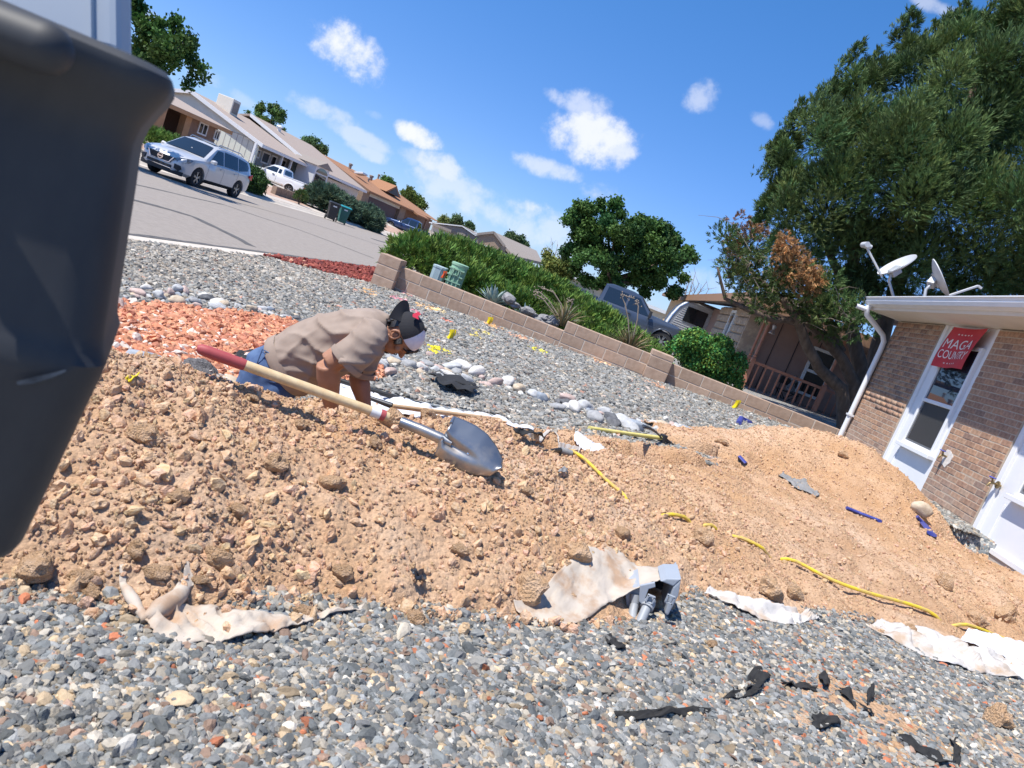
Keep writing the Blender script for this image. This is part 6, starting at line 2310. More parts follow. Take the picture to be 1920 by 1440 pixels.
# the tall juniper between the two houses
def big_juniper():
    base = P_y(1596, 790, 15.4)
    t = thing('juniper_tree', 'tall dark juniper tree leaning over the porch and the brick house', 'tree', (base.x, base.y, gz(base.x)))
    crown = [(1438, 470), (1420, 415), (1432, 365), (1462, 345), (1444, 300), (1462, 262), (1500, 205), (1530, 190), (1588, 160), (1592, 110), (1650, 140), (1680, 95), (1700, 30), (1745, 75), (1800, 20), (1850, 60), (1880, -10), (1960, -120), (2120, -330), (2330, -300), (2480, 0), (2500, 330), (2350, 620), (2150, 720), (1920, 640), (1760, 590), (1640, 570), (1560, 520), (1490, 500)]
    inner = [p for p in crown[:17]] + [(1960, -80), (1970, 640)] + crown[24:]
    q = np.concatenate([poly_points(crown, 120), poly_points(inner, 470)])
    e = poly_edge(q, crown)
    half = np.clip(np.sqrt(np.maximum(e, 0) / 300.0), .12, 1) * 2.9
    Y = 16.3 + half * np.where(rng.random(len(q)) < .68, -1, 1) * rng.random(len(q)) ** .4
    c = world_of(q, Y)
    # foliage gathers in masses with dark hollows between them
    ms = world_of(poly_points(inner, 46), 15.6 + rng.normal(0, .9, 46))
    Rm = rng.uniform(.6, 1.05, 46)
    dd = np.linalg.norm((c[:, None] - ms[None]) * np.array([1, .75, .85]), axis=2) / Rm[None]
    k = dd.argmin(1); dk = dd.min(1)
    w = c - ms[k]
    w /= np.linalg.norm(w, axis=1, keepdims=True) + 1e-6
    w[:, 1] -= .35; w[:, 2] += .2
    w /= np.linalg.norm(w, axis=1, keepdims=True)
    sh = (rng.random(len(c)) < .8) & (e > 30)
    c = np.where(sh[:, None], ms[k] + w * (Rm[k] * rng.uniform(.75, 1.0, len(c)))[:, None], c)
    r = np.stack([rng.uniform(.20, .38, len(q))] * 3, 1) * np.array([1, 1, 1.35])
    r *= np.clip(e / 60, .45, 1.15)[:, None]
    p, d = clumps(c, r, 150, .75, .3)
    n = len(p)
    ct = np.repeat(tints(len(c), .6, 1.6, .10), 150, 0)
    foliage('crown', t, SPRJ, p, d, rng.uniform(.12, .22, n), ct * tints(n, .75, 1.25, .06), M_jun)
    # upright plume tips along the top edge
    tips = np.array([(1500, 205), (1592, 112), (1655, 140), (1640, 110), (1702, 34), (1748, 60), (1803, 20), (1462, 262), (1446, 300), (1850, 30), (1886, -10), (1530, 185), (1425, 415), (1560, 165), (1690, 90), (1775, 45), (1610, 95), (1480, 230)], float)
    tw = world_of(tips, np.full(len(tips), 15.9))
    pp, dd = [], []
    for c0 in tw:
        for k in range(70):
            h = rng.random()
            pp.append(c0 + np.array([rng.normal(0, .13 * (1 - h) + .02), rng.normal(0, .13 * (1 - h) + .02), -.45 + .62 * h]))
            dd.append((rng.normal(0, .35), rng.normal(0, .35), 1))
    pp, dd = np.array(pp), np.array(dd)
    foliage('crown', t, SPR, pp, dd, rng.uniform(.12, .2, len(pp)), tints(len(pp), .7, 1.3, .1), M_jun)
    # low thin limb reaching left over the porch, half bare
    low = [(1335, 470), (1345, 440), (1380, 430), (1420, 470), (1480, 500), (1560, 520), (1640, 590), (1600, 640), (1540, 620), (1480, 560), (1430, 590), (1400, 560), (1360, 520)]
    q = poly_points(low, 95)
    c = world_of(q, 14.8 + rng.normal(0, .5, len(q)))
    r = np.stack([rng.uniform(.14, .3, len(q))] * 3, 1)
    p, d = clumps(c, r, 42, .5, .3)
    foliage('low_limb_foliage', t, SPR, p, d, rng.uniform(.11, .19, len(p)), np.repeat(tints(len(c), .5, 1.5, .12), 42, 0) * np.array([1.05, 1, .9]), M_jun)
    # the dead brown bough
    dead = [(1440, 470), (1470, 440), (1500, 480), (1545, 520), (1535, 560), (1490, 540), (1450, 510), (1470, 490)]
    q = poly_points(dead, 34)
    c = world_of(q, 13.9 + rng.normal(0, .12, len(q)))
    p, d = clumps(c, np.full((len(c), 3), .13), 26, -.3, .2)
    o = foliage('dead_bough', t, SPR, p, d, rng.uniform(.09, .16, len(p)), tints(len(p), .5, 1.5, .1), M_dead)
    o['label'] = 'orange brown dead bough'
    q = poly_points([(1365, 440), (1380, 405), (1440, 440), (1410, 450), (1395, 470), (1372, 510)], 16)
    c = world_of(q, np.full(len(q), 14.2))
    p, d = clumps(c, np.full((len(c), 3), .10), 16, .1, .2)
    foliage('dead_bough', t, SPR, p, d, rng.uniform(.09, .16, len(p)), tints(len(p), .4, 1.1, .1) * np.array([.8, .8, .9]), M_dead)
    # trunk and limbs
    W = lambda x, y, Y: P_y(x, y, Y)
    g = Vector((base.x, base.y, gz(base.x) - .1))
    limbs = [([g, W(1580, 730, 15.3), W(1535, 690, 15.1), W(1508, 640, 14.9), W(1490, 590, 14.7), W(1470, 560, 14.6)], (.16, .13, .11, .10, .08, .06)),
             ([W(1490, 600, 14.75), W(1450, 600, 14.6), W(1400, 580, 14.4), W(1360, 560, 14.3), W(1345, 500, 14.3)], (.075, .06, .05, .035, .02)),
             ([g, W(1600, 720, 15.5), W(1575, 670, 15.5), W(1535, 620, 15.4), W(1500, 590, 15.2), W(1440, 540, 14.9), W(1400, 500, 14.7), W(1375, 450, 14.5)], (.16, .12, .11, .10, .08, .06, .04, .02)),
             ([g, W(1615, 700, 15.8), W(1600, 640, 16.0), W(1590, 560, 16.1), W(1610, 430, 16.3), W(1640, 300, 16.4)], (.18, .15, .14, .13, .11, .06)),
             ([g, W(1640, 690, 16.2), W(1660, 600, 16.5), W(1700, 480, 16.6), W(1760, 330, 16.6), W(1830, 150, 16.5)], (.2, .18, .16, .14, .11, .05)),
             ([W(1580, 660, 15.7), W(1555, 600, 15.6), W(1545, 560, 15.3), W(1520, 500, 14.6), W(1470, 460, 14.0)], (.09, .08, .07, .05, .02)),
             ([W(1590, 560, 16.1), W(1550, 460, 16), W(1500, 380, 15.8), W(1470, 320, 15.7)], (.1, .07, .05, .02))]
    tm = MB()
    for P, R in limbs:
        Q, RR = [], []
        for i in range(len(P) - 1):
            for k in range(4):
                s = k / 4
                v = P[i].lerp(P[i + 1], s)
                v = v + Vector((mnoise.noise(v * 2.3), mnoise.noise(v * 2.3 + Vector((9, 0, 0))), 0)) * .06
                Q.append(v); RR.append(R[i] + (R[i + 1] - R[i]) * s)
        Q.append(P[-1]); RR.append(R[-1])
        tm.tube(Q, RR, 9)
    attach(tm.obj('trunk', M_bark, smooth='all'), t)
    tw_ = MB()
    for k in range(150):
        x, y = poly_points(low + [(1380, 410)], 1)[0]
        a = P_y(x, y, 14.4 + random.gauss(0, .3))
        b = a + Vector((random.gauss(-.15, .25), random.gauss(0, .15), random.gauss(.08, .2)))
        m = (a + b) / 2 + Vector((0, 0, .05))
        tw_.tube([a, m, b], [.009, .006, .003], 4, cap=False)
    attach(tw_.obj('bare_twigs', M_twig), t)
big_juniper()

def broad_tree(name, label, cat, poly, Y, depth, nclump, rad, per, size, m, base_px, tr, tmul=(1, 1, 1), group=None, tpls=None, up=-.1, zbase=None, trunk=True):
    q = poly_points(poly, nclump)
    e = poly_edge(q, poly)
    em = max(e.max(), 1)
    half = np.clip(np.sqrt(e / em), .1, 1) * depth
    yy = Y + half * rng.uniform(-1, 1, len(q))
    c = world_of(q, yy)
    # boughs: leaves gather round a few masses and leave gaps
    nm = max(5, nclump // 9)
    ms = world_of(poly_points(poly, nm), Y + depth * .5 * rng.uniform(-1, 1, nm))
    span = np.ptp(c[:, 0]) * .17
    Rm = span * rng.uniform(.6, 1.15, nm)
    dd = np.linalg.norm(c[:, None] - ms[None], axis=2) / Rm[None]
    k = dd.argmin(1)
    w = c - ms[k]; w /= np.linalg.norm(w, axis=1, keepdims=True) + 1e-6
    w[:, 2] += .25
    w /= np.linalg.norm(w, axis=1, keepdims=True)
    c = np.where((rng.random(len(c)) < .72)[:, None], ms[k] + w * (Rm[k] * rng.uniform(.7, 1.0, len(c)))[:, None], c)
    zb = gz(0) if zbase is None else zbase
    b = P_y(base_px[0], base_px[1], Y)
    t = thing(name, label, cat, (b.x, Y, zb), group)
    r = rng.uniform(rad * .65, rad * 1.2, (len(q), 1)) * np.array([[1, 1, .8]]) * np.clip(e / em * 3, .5, 1)[:, None]
    p, d = clumps(c, r, per, up, .35)
    ct = np.repeat(tints(len(c), .65, 1.35, .1), per, 0) * np.array(tmul)
    foliage('crown', t, tpls or LVS, p, d, rng.uniform(size * .7, size * 1.3, len(p)), ct * tints(len(p), .8, 1.2, .05), m)
    if trunk:
        mid = c.mean(0)
        tm = MB()
        g = Vector((b.x, Y, zb - .2))
        h = Vector((b.x * .6 + mid[0] * .4, Y, zb + (mid[2] - zb) * .55))
        tm.tube([g, (g + h) / 2 + Vector((tr * .4, 0, 0)), h], [tr, tr * .85, tr * .7], 9)
        for k in range(9):
            c0 = Vector(c[rng.integers(0, len(c))])
            tm.tube([h, (h + c0) / 2 + Vector((0, 0, -.1)), c0], [tr * .5, tr * .3, tr * .1], 6)
        attach(tm.obj('trunk', M_bark, smooth='all'), t)
    return t

broad_tree('broad_tree', 'broad dark green leafy tree behind the blue grey pickup', 'tree',
           [(1062, 410), (1075, 388), (1110, 395), (1125, 378), (1165, 388), (1200, 380), (1215, 405), (1245, 415), (1268, 432), (1272, 455), (1298, 470), (1300, 495), (1280, 515), (1260, 535), (1270, 550), (1230, 556), (1190, 548), (1150, 552), (1115, 535), (1085, 515), (1062, 490), (1052, 470), (1070, 455), (1055, 435)],
           35, 2.6, 210, .40, 52, .21, M_leaf, (1128, 560), .22)
broad_tree('young_tree', 'small yellow green tree between the grey roof and the broad tree', 'tree', [(1015, 515), (1012, 490), (1030, 468), (1052, 478), (1070, 500), (1078, 520), (1050, 528)], 38, 1.0, 34, .38, 46, .2, M_ylw, (1045, 535), .08)
broad_tree('street_tree', 'leafy tree with drooping leaves rising behind the black cart', 'tree',
           [(205, -40), (250, -60), (262, 30), (300, 35), (308, 60), (325, 48), (335, 25), (345, 62), (362, 72), (350, 95), (378, 150), (345, 140), (345, 165), (352, 178), (325, 170), (300, 150), (240, 110), (180, 60), (100, 20), (120, -60)], 22, 1.2, 120, .24, 26, .19, M_leaf, (150, 240), .16, up=-.9, zbase=-.25)
for lab, poly, Y, m, tm in (('round green tree behind the tan gable roofs', [(462, 210), (480, 196), (505, 193), (530, 208), (547, 228), (542, 246), (500, 246), (470, 228)], 72, M_leaf, (1.3, 1.2, 1.3)),
                            ('grey green tree between the tan and rust roofs', [(568, 262), (585, 257), (602, 268), (613, 282), (605, 292), (575, 276)], 95, M_leaf, (1.5, 1.3, 2.2)),
                            ('small tree tip over the rust roof chimney', [(713, 342), (722, 333), (738, 346), (735, 352)], 112, M_leaf, (1.3, 1.2, 1)),
                            ('light green tree at the end of the rust roof', [(755, 362), (765, 356), (788, 374), (802, 390), (795, 396), (765, 378)], 112, M_ylw, (.8, .9, .8)),
                            ('dark conifer over the cream house', [(846, 418), (852, 408), (862, 408), (864, 424), (850, 424)], 112, M_jun, (1, 1, 1.2)),
                            ('second dark conifer over the cream house', [(872, 428), (880, 418), (885, 430), (880, 436)], 112, M_jun, (1, 1, 1.2)),
                            ('dark sparse tree behind the grey roof', [(945, 442), (955, 436), (966, 446), (978, 444), (990, 462), (985, 468), (960, 455)], 96, M_jun, (.9, .9, 1.1)),
                            ('pale bush on the skyline beside the cream house', [(822, 414), (832, 410), (846, 420), (840, 424), (826, 420)], 116, M_ylw, (.8, .8, .9))):
    c = np.mean(poly, 0)
    broad_tree('distant_tree', lab, 'tree', poly, Y, 1.2, 60, 6.5 * Y / 1390, 26, 5.0 * Y / 1390, m, (c[0] - 4, c[1] + 26), .25, tm, 'trees beyond the far roofs', zbase=-1.0)

def bare_tree(label, base, tips, Y):
    b = P_y(*base, Y)
    t = thing('bare_tree', label, 'tree', (b.x, Y, 0), 'bare trees')
    mb = MB()
    b0 = Vector((b.x, Y, -.1))
    for tp in tips:
        e = P_y(*tp, Y + random.uniform(-.5, .5))
        m = b0.lerp(e, .55) + Vector((random.uniform(-.2, .2), 0, .1))
        mb.tube([b0, m, e], [.07, .045, .012], 5)
        for k in range(7):
            s = m.lerp(e, random.random())
            mb.tube([s, s + Vector((random.uniform(-.4, .4), random.uniform(-.3, .3), random.uniform(.2, .6)))], [.018, .006], 4)
    attach(mb.obj('limbs', M_twig), t)
bare_tree('leafless tree standing over the ochre garage', (1290, 570), [(1296, 515), (1304, 512), (1312, 530), (1325, 528), (1330, 540)], 44)
bare_tree('leafless grey tree behind the yellow green tree', (1050, 500), [(1028, 462), (1036, 455), (1046, 458), (1055, 465), (1020, 468)], 60)

def bush(name, label, ells, m, n, size, tpls, lo=.6, hi=1.4, up=.5, warm=.1, group=None, stem=True):
    """ells: (x, y, z, rx, ry, rz) mounds"""
    E = np.array(ells, float)
    x, y = E[:, 0].mean(), E[:, 1].mean()
    zb = float(min(E[:, 2] - E[:, 5] * .6))
    t = thing(name, label, 'shrub', (x, y, zb), group)
    vol = (E[:, 3] * E[:, 5] + E[:, 3] * E[:, 4]); vol /= vol.sum()
    k = rng.choice(len(E), n, p=vol)
    u = rng.normal(size=(n, 3)); u /= np.linalg.norm(u, axis=1, keepdims=True)
    u[:, 2] = np.where(u[:, 2] < -.35, -u[:, 2], u[:, 2])
    rr = (.62 + .38 * rng.random((n, 1)) ** .5)
    bumpy = 1 + .16 * np.array([mnoise.noise(Vector((a * 3 + b, c * 3, d * 3))) for (a, c, d), b in zip(u, k)])[:, None]
    p = E[k, :3] + u * E[k, 3:] * rr * bumpy
    d = u + np.array([0, 0, up]) + rng.normal(0, .35, (n, 3))
    foliage('foliage', t, tpls, p, d, rng.uniform(size * .7, size * 1.3, n), tints(n, lo, hi, warm), m)
    if stem:
        mb = MB()
        for e in E[:6]:
            for q in range(3):
                mb.tube([(e[0] + random.uniform(-.05, .05), e[1], zb - .15), (e[0] + random.uniform(-.5, .5) * e[3], e[1] + random.uniform(-.5, .5) * e[4], e[2])], [.03, .012], 5)
        attach(mb.obj('stems', M_bark), t)
    return t

# low junipers clipped along the top of the wall
hx = [(-3.55, 14.9, .33, .85, 1.0, .50), (-3.0, 15.7, .42, 1.1, 1.0, .60), (-2.1, 15.8, .42, 1.2, 1.0, .60), (-1.2, 15.7, .38, 1.2, 1.0, .58), (-.3, 15.5, .32, 1.1, 1.0, .48), (.5, 15.1, .24, .9, .9, .36), (1.0, 14.7, .16, .6, .8, .30), (-2.6, 14.7, .22, 1.0, .7, .42), (-1.5, 14.6, .16, 1.1, .6, .38), (-.4, 14.5, .12, 1.0, .6, .36), (.5, 14.3, .10, .7, .5, .34)]
bush('spreading_juniper', 'long bright green spreading juniper along the back of the wall', hx, M_hedge, 17000, .24, SPR, .45, 1.7, .55, .12)
bush('round_shrub', 'round green shrub with brownish tips before the stone house', [(2.2 + random.gauss(0, .34), 15.2 + random.gauss(0, .2), .55 + random.uniform(-.35, .42), random.uniform(.16, .36), random.uniform(.2, .36), random.uniform(.2, .4)) for _ in range(17)], M_leaf, 6500, .075, LVS, .8, 3.4, .9, .35)
# across the street
def fz(x):
    return float(far_rise(x))
bush('clipped_shrub', 'dense clipped dark green shrub behind the silver car', [(-18.9, 34.6, .05, 1.0, 1.3, .8), (-18.9, 36.2, .0, .95, 1.2, .8), (-18.7, 35.4, -.1, 1.0, 1.4, .75)], M_leaf, 6500, .16, LVS, .4, 1.1, .1, .1)
bush('spreading_juniper', 'wide blue green juniper behind the black bin', [(-19.4, 48.0, .15, 1.3, 1.5, .95), (-19.1, 49.8, .1, 1.2, 1.3, .8)], M_blue_j, 4200, .5, SPR, .5, 1.5, .3, .08)
bush('spreading_juniper', 'blue green juniper to the right of the teal bin', [(-18.4, 53.4, -.05, 1.2, 1.7, .9), (-18.3, 52.2, -.15, 1.0, 1.2, .75)], M_blue_j, 3600, .5, SPR, .5, 1.5, .3, .08)
bush('small_shrub', 'small round dark shrub in the pink gravel by the low wall', [(-19.2, 43.6, -.02, .33, .38, .42)], M_jun, 500, .2, SPR, .6, 1.6, .6, .2)
bush('spreading_juniper', 'bright green low juniper above the silver car bonnet', [(-21.0, 31.5, .15, .9, 1.6, .55), (-21.2, 33.6, .15, .9, 1.4, .5)], M_hedge, 2200, .3, SPR, .6, 1.6)
bush('flowering_shrub', 'yellowish shrub beside the dark blue pickup', [(-19.6, 84.5, .3, 1.2, 2.2, 1.1)], M_ylw, 1200, .5, LVS, .8, 1.7)
bush('low_hedge', 'green hedge beyond the navy bin', [(-15.5, 70, -.2, 1.5, 1.5, .9), (-13.5, 69, -.4, 1.6, 1.5, .8), (-11.8, 66, -.5, 1.5, 1.5, .8)], M_hedge, 2600, .5, SPR, .5, 1.3)
bush('low_hedge', 'leafy green hedge under the grey roofed house', [(-6.5, 55, -.1, 2.2, 1.5, 1.0), (-4.0, 54, 0, 2.0, 1.5, 1.0), (-2.2, 52, -.2, 1.6, 1.4, 1.0), (-8.8, 58, -.3, 1.8, 1.5, .9)], M_leaf, 3600, .4, LVS, .7, 1.7)

def blades(name, label, cat, x, y, z, n, L, w, spread, m, lo, hi, curve=.25, group=None, stalks=()):
    t = thing(name, label, cat, (x, y, z), group)
    V, F, T = [], [], []
    for i in range(n):
        a = 2.39996 * i + random.uniform(-.2, .2)
        tilt = spread * math.sqrt((i + .5) / n) * random.uniform(.85, 1.1)
        l = L * random.uniform(.75, 1.1)
        d0 = Vector((math.cos(a), math.sin(a), 0))
        s = Vector((-math.sin(a), math.cos(a), 0))
        k = len(V)
        for j in range(5):
            f = j / 4
            tl = tilt + curve * f * f
            p = Vector((x, y, z)) + d0 * (math.sin(tl) * l * f + .02) + Vector((0, 0, math.cos(tl) * l * f))
            ww = w * (math.sin(math.pi * min(.2 + .8 * f, 1)) ** .8 if j < 4 else 0.03)
            V += [tuple(p - s * ww), tuple(p + s * ww)]
        F += [(k + 2 * j, k + 2 * j + 1, k + 2 * j + 3, k + 2 * j + 2) for j in range(4)]
        tt = tints(1, lo, hi, .12)[0]
        T += [tt] * 10
    o = link('leaf_blades', npmesh('leaf_blades', V, F, m, False, np.array(T)))
    attach(o, t)
    for st in stalks:
        mb = MB()
        mb.tube(st, [.012] * (len(st) - 1) + [.006], 6)
        e = st[-1]
        for k in range(14):
            q = Vector(st[-2]).lerp(Vector(e), random.random()) + Vector((random.gauss(0, .04), random.gauss(0, .04), random.gauss(0, .03)))
            mb.lathe([(0, -.015), (.014, 0), (0, .02)], tuple(q), 'z', 5)
        attach(mb.obj('flower_stalk', M_twig), t)
    return t
a1 = P_y(922, 568, 13.6); a2 = P_y(980, 598, 13.5)
blades('agave', 'larger blue grey agave behind the middle of the wall', 'agave', a1.x, 13.75, a1.z - .04, 70, .42, .035, 1.25, M_agave, .75, 1.15, .1, 'agaves')
blades('agave', 'smaller blue grey agave right of the larger one', 'agave', a2.x, 13.6, a2.z - .04, 55, .33, .028, 1.25, M_agave, .75, 1.15, .1, 'agaves')
y1 = P_y(1057, 602, 13.5); y2 = P_y(1180, 652, 13.6)
S = lambda pts, Y: [P_y(x, y, Y) for x, y in pts]
blades('red_yucca', 'grassy yucca with arching dry stalks behind the wall step', 'yucca', y1.x, 13.5, y1.z - .1, 80, .62, .011, 1.0, M_dry, .6, 1.3, .35, 'yuccas',
       [S([(1052, 600), (1030, 565), (1012, 548), (1000, 546)], 13.5), S([(1056, 600), (1052, 570), (1038, 548), (1008, 536)], 13.5), S([(1060, 600), (1072, 572), (1075, 560), (1064, 568)], 13.5), S([(1048, 602), (1035, 582), (1018, 560), (1005, 552)], 13.5)])
blades('red_yucca', 'bushy grassy yucca with tall seed stalks by the grey pickup', 'yucca', y2.x, 13.6, y2.z - .12, 150, .66, .011, 1.15, M_dry, .45, 1.1, .35, 'yuccas',
       [S([(1180, 645), (1178, 600), (1172, 570), (1164, 552), (1190, 560)], 13.6), S([(1185, 640), (1195, 600), (1197, 575), (1192, 562)], 13.6)])
# grey rocks in the bed behind the wall
ORD = ['first', 'second', 'third', 'fourth', 'fifth', 'sixth', 'seventh', 'eighth', 'ninth', 'tenth']
def bed_rocks():
    spots0 = 0
    M_br = mat('grey bed rock', (.20, .20, .20), (.30, .29, .29), 4, .9, .5, 20, dist=.02)
    spots = [(955, 560), (965, 572), (1000, 590), (1010, 600), (1018, 596), (1028, 604), (1035, 600), (1040, 606), (1015, 607), (990, 583)]
    for k, (px, py) in enumerate(sorted(spots)):
        p = P_y(px, py, 13.35 + .02 * k)
        me = stone_mesh('bed_rock', 700 + k, M_br, 2, .6, .4)
        o = link('bed_rock', me, None, p)
        s = random.uniform(.2, .34)
        o.scale = (s, s, s)
        o.rotation_euler = (0, 0, random.uniform(0, 6))
        tag(o, 'grey rock behind the wall among the agaves, %s from the left' % ORD[k], 'rock', 'grey rocks behind the wall')
bed_rocks()

# ------------------------------------------------------------------ the man kneeling in the trench
M_skin = mat('tanned skin', (.34, .16, .09), (.41, .205, .125), 14, .55, .12, 120, dist=.002, sub=.05)
M_shirt = mat('taupe cotton', (.285, .215, .17), (.335, .26, .21), 7, .95, .25, 260, dist=.001)
M_jean = mat('blue denim', (.035, .07, .16), (.09, .15, .27), 6, .9, .4, 300, dist=.001, c3=(.055, .10, .21))
M_hair = mat('black hair', (.012, .010, .009), (.025, .02, .018), 60, .5, .5, 90, dist=.004, stretch=(1, 1, .2))
M_capb = mat('black cap cloth', (.018, .018, .022), rough=.9)
M_capw = mat('white cap mesh', (.66, .64, .72), (.72, .71, .77), 90, .9)
M_redp = mat('red embroidery', (.50, .02, .05), rough=.7)
MY = 3.5

def remeshed(mb, name, m, voxel, smooth=6, fn=None):
    me = mb.mesh(name + '_src')
    o = bpy.data.objects.new(name, me)
    C.objects.link(o)
    r = o.modifiers.new('r', 'REMESH'); r.mode = 'VOXEL'; r.voxel_size = voxel
    s = o.modifiers.new('s', 'SMOOTH'); s.factor = .5; s.iterations = smooth
    dg = bpy.context.evaluated_depsgraph_get()
    dg.update()
    me2 = bpy.data.meshes.new_from_object(o.evaluated_get(dg))
    bpy.data.objects.remove(o)
    me2.name = name
    if fn:
        me2.update()
        ns = [v.normal.copy() for v in me2.vertices]
        for v, n in zip(me2.vertices, ns):
            v.co = v.co + n * fn(v.co, n)
    me2.shade_smooth()
    me2.materials.clear()
    me2.materials.append(m)
    return me2

def ellring(c, a, b, n=22, p=2.3):
    out = []
    for k in range(n):
        t = 2 * math.pi * k / n
        ct, st = math.cos(t), math.sin(t)
        out.append(Vector(c) + Vector(a) * math.copysign(abs(ct) ** (2 / p), ct) + Vector(b) * math.copysign(abs(st) ** (2 / p), st))
    return out

def ball(mb, c, ax, n=14):
    """ellipsoid with three axis vectors"""
    c = Vector(c)
    R = []
    for i in range(1, n):
        f = math.pi * i / n
        R.append([c + Vector(ax[0]) * math.sin(f) * math.cos(2 * math.pi * k / 20) + Vector(ax[1]) * math.sin(f) * math.sin(2 * math.pi * k / 20) + Vector(ax[2]) * math.cos(f) for k in range(20)])
    mb.rings(R)

def person():
    Q = lambda x, y, Y=MY: P_y(x, y, Y)
    px = 2.62e-3
    base = Q(520, 705)
    t = thing('person', 'person in a taupe shirt, jeans and backward cap kneeling bent over in the trench', 'person', (base.x, MY, -.3))
    yv = Vector((0, 1, 0))
    sp = [((548, 683), 61, .178), ((577, 667), 62, .178), ((612, 652), 61, .180), ((650, 638), 57, .19), ((681, 627), 50, .20), ((704, 620), 40, .175), ((720, 618), 30, .12), ((729, 618), 24, .075)]
    ctr = [Q(*s[0]) for s in sp]
    def frame(i):
        d = (ctr[min(i + 1, len(ctr) - 1)] - ctr[max(i - 1, 0)]).normalized()
        return d, yv.cross(d).normalized()
    # shirt
    sh = MB()
    R = []
    for i, s in enumerate(sp):
        d, n = frame(i)
        if n.z < 0:
            n = -n
        R.append(ellring(ctr[i], n * s[1] * px, yv * s[2]))
    sh.rings(R)
    sn = [Q(702, 622, 3.34), Q(690, 640, 3.27), Q(668, 661, 3.235), Q(648, 678, 3.225)]
    sh.tube(sn, [.075, .080, .082, .090], 16)
    sf = [Q(698, 628, 3.66), Q(690, 650, 3.72), Q(680, 678, 3.745), Q(673, 700, 3.75)]
    sh.tube(sf, [.085, .088, .082, .078], 16)
    ax_d, ax_n = frame(3)
    def folds(co, n):
        u = (co - ctr[0]).dot(ax_d); w = (co - ctr[0]).dot(ax_n)
        q = Vector((u * 5 + w * 3.2, co.y * 6, w * 9 - u * 4.5))
        f = .004 * mnoise.noise(q) + .006 * mnoise.noise(q * 2.6)
        def ridge(ph, k):
            s = abs(math.sin(ph))
            return k * (1 - s) ** 2.2
        n1 = mnoise.noise(co * 5); n2 = mnoise.noise(co * 9 + Vector((3, 0, 0)))
        near = max(0.0, min(1.0, .5 - n.y * .8))
        k = math.exp(-((u - .30) / .18) ** 2) * near
        f += ridge((u * .85 - w * 1.05) * 26 + 1.6 * n1 + .8 * n2, .020 * k)
        k2 = math.exp(-((u - .10) / .12) ** 2) * near
        f += ridge((u * .45 + w * 1.1) * 24 + 1.8 * n1, .013 * k2)
        f += ridge((u - w * .4) * 30 + 2.2 * n1 + n2, .010 * math.exp(-((u - .48) / .09) ** 2))
        return f
    me = remeshed(sh, 'shirt', M_shirt, .0088, 4, folds)
    shirt = link('shirt', me); attach(shirt, t)
    # hems: a slightly proud band at the sleeve end
    for P, r in ((sn, .089), (sf, .080)):
        d = (P[-1] - P[-2]).normalized()
        hm = MB().tube([P[-1] - d * .022, P[-1] - d * .004, P[-1] + d * .006], [r + .003, r + .004, r + .001], 20, cap=False)
        attach_sub(hm.obj('sleeve_hem', M_shirt, smooth='all'), shirt, t)
    hr = R[0]
    dn = frame(0)[0]
    hb = MB().rings([[p + dn * k + (p - ctr[0]).normalized() * o for p in hr] for k, o in ((.03, .004), (.0, .007), (-.022, .008), (-.03, .002))], cap=False)
    attach_sub(hb.obj('shirt_hem', M_shirt, smooth='all'), shirt, t)
    # jeans
    jn = MB()
    jc = [((560, 678), 52, .160), ((540, 688), 57, .168), ((516, 700), 59, .178), ((505, 722), 58, .182), ((510, 750), 52, .18)]
    JC = [Q(*j[0]) for j in jc]
    RR = []
    for i, j in enumerate(jc):
        d = (JC[min(i + 1, 4)] - JC[max(i - 1, 0)]).normalized()
        n = yv.cross(d).normalized()
        RR.append(ellring(JC[i], n * j[1] * px, yv * j[2]))
    jn.rings(RR)
    zk = -.30
    for s in (-1, 1):
        hip = Q(512, 728, MY + s * .085)
        knee = Vector((hip.x + .12, MY + s * .12, zk + .06))
        foot = Vector((hip.x - .30, MY + s * .10, zk + .05))
        jn.tube([hip, hip.lerp(knee, .5), knee], [.105, .09, .075], 16)
        jn.tube([knee, knee.lerp(foot, .5), foot], [.075, .068, .05], 14)
    def jf(co, n):
        return .007 * mnoise.noise(co * 14) + .004 * mnoise.noise(Vector((co.x * 30, co.y * 12, co.z * 40)))
    jeans = link('jeans', remeshed(jn, 'jeans', M_jean, .012, 4, jf)); attach(jeans, t)
    # back pocket, belt line and label
    pk = MB()
    c0 = Q(504, 690, MY - .165)
    e1, e2 = (Q(530, 683, MY - .155) - Q(492, 662, MY - .155)).normalized(), (Q(492, 715, MY - .165) - Q(510, 668, MY - .165)).normalized()
    hw, hh = .062, .066
    lines = [(-hw, -hh, hw, -hh), (hw, -hh, hw * .95, hh * .7), (-hw, -hh, -hw * .95, hh * .7), (-hw * .95, hh * .7, 0, hh), (hw * .95, hh * .7, 0, hh), (-hw, -hh + .012, hw, -hh + .012)]
    for a, b, c_, d_ in lines:
        pk.tube([c0 + e1 * a + e2 * b, c0 + e1 * (a + c_) / 2 + e2 * (b + d_) / 2 + Vector((0, -.004, 0)), c0 + e1 * c_ + e2 * d_], .0028, 5)
    attach_sub(pk.obj('pocket_stitch', M_jean), jeans, t)
    lb = Q(500, 657, MY - .14)
    attach_sub(MB().box(lb, (.02, .012, .014)).obj('label', M_redp), jeans, t)
    bw = [p for p in RR[0]]
    shoes = MB()
    for s in (-1, 1):
        hip = Q(512, 728, MY + s * .085)
        shoes.tube([(hip.x - .28, MY + s * .10, zk + .06), (hip.x - .38, MY + s * .10, zk + .02), (hip.x - .44, MY + s * .1, zk - .02)], [.05, .045, .035], 12)
        me_ = shoes.mesh('boot', M_capb, smooth='all'); shoes = MB()
        attach(link('boot', me_), t)
    # body: torso core, neck, head, arms and hands as one surface
    bd = MB()
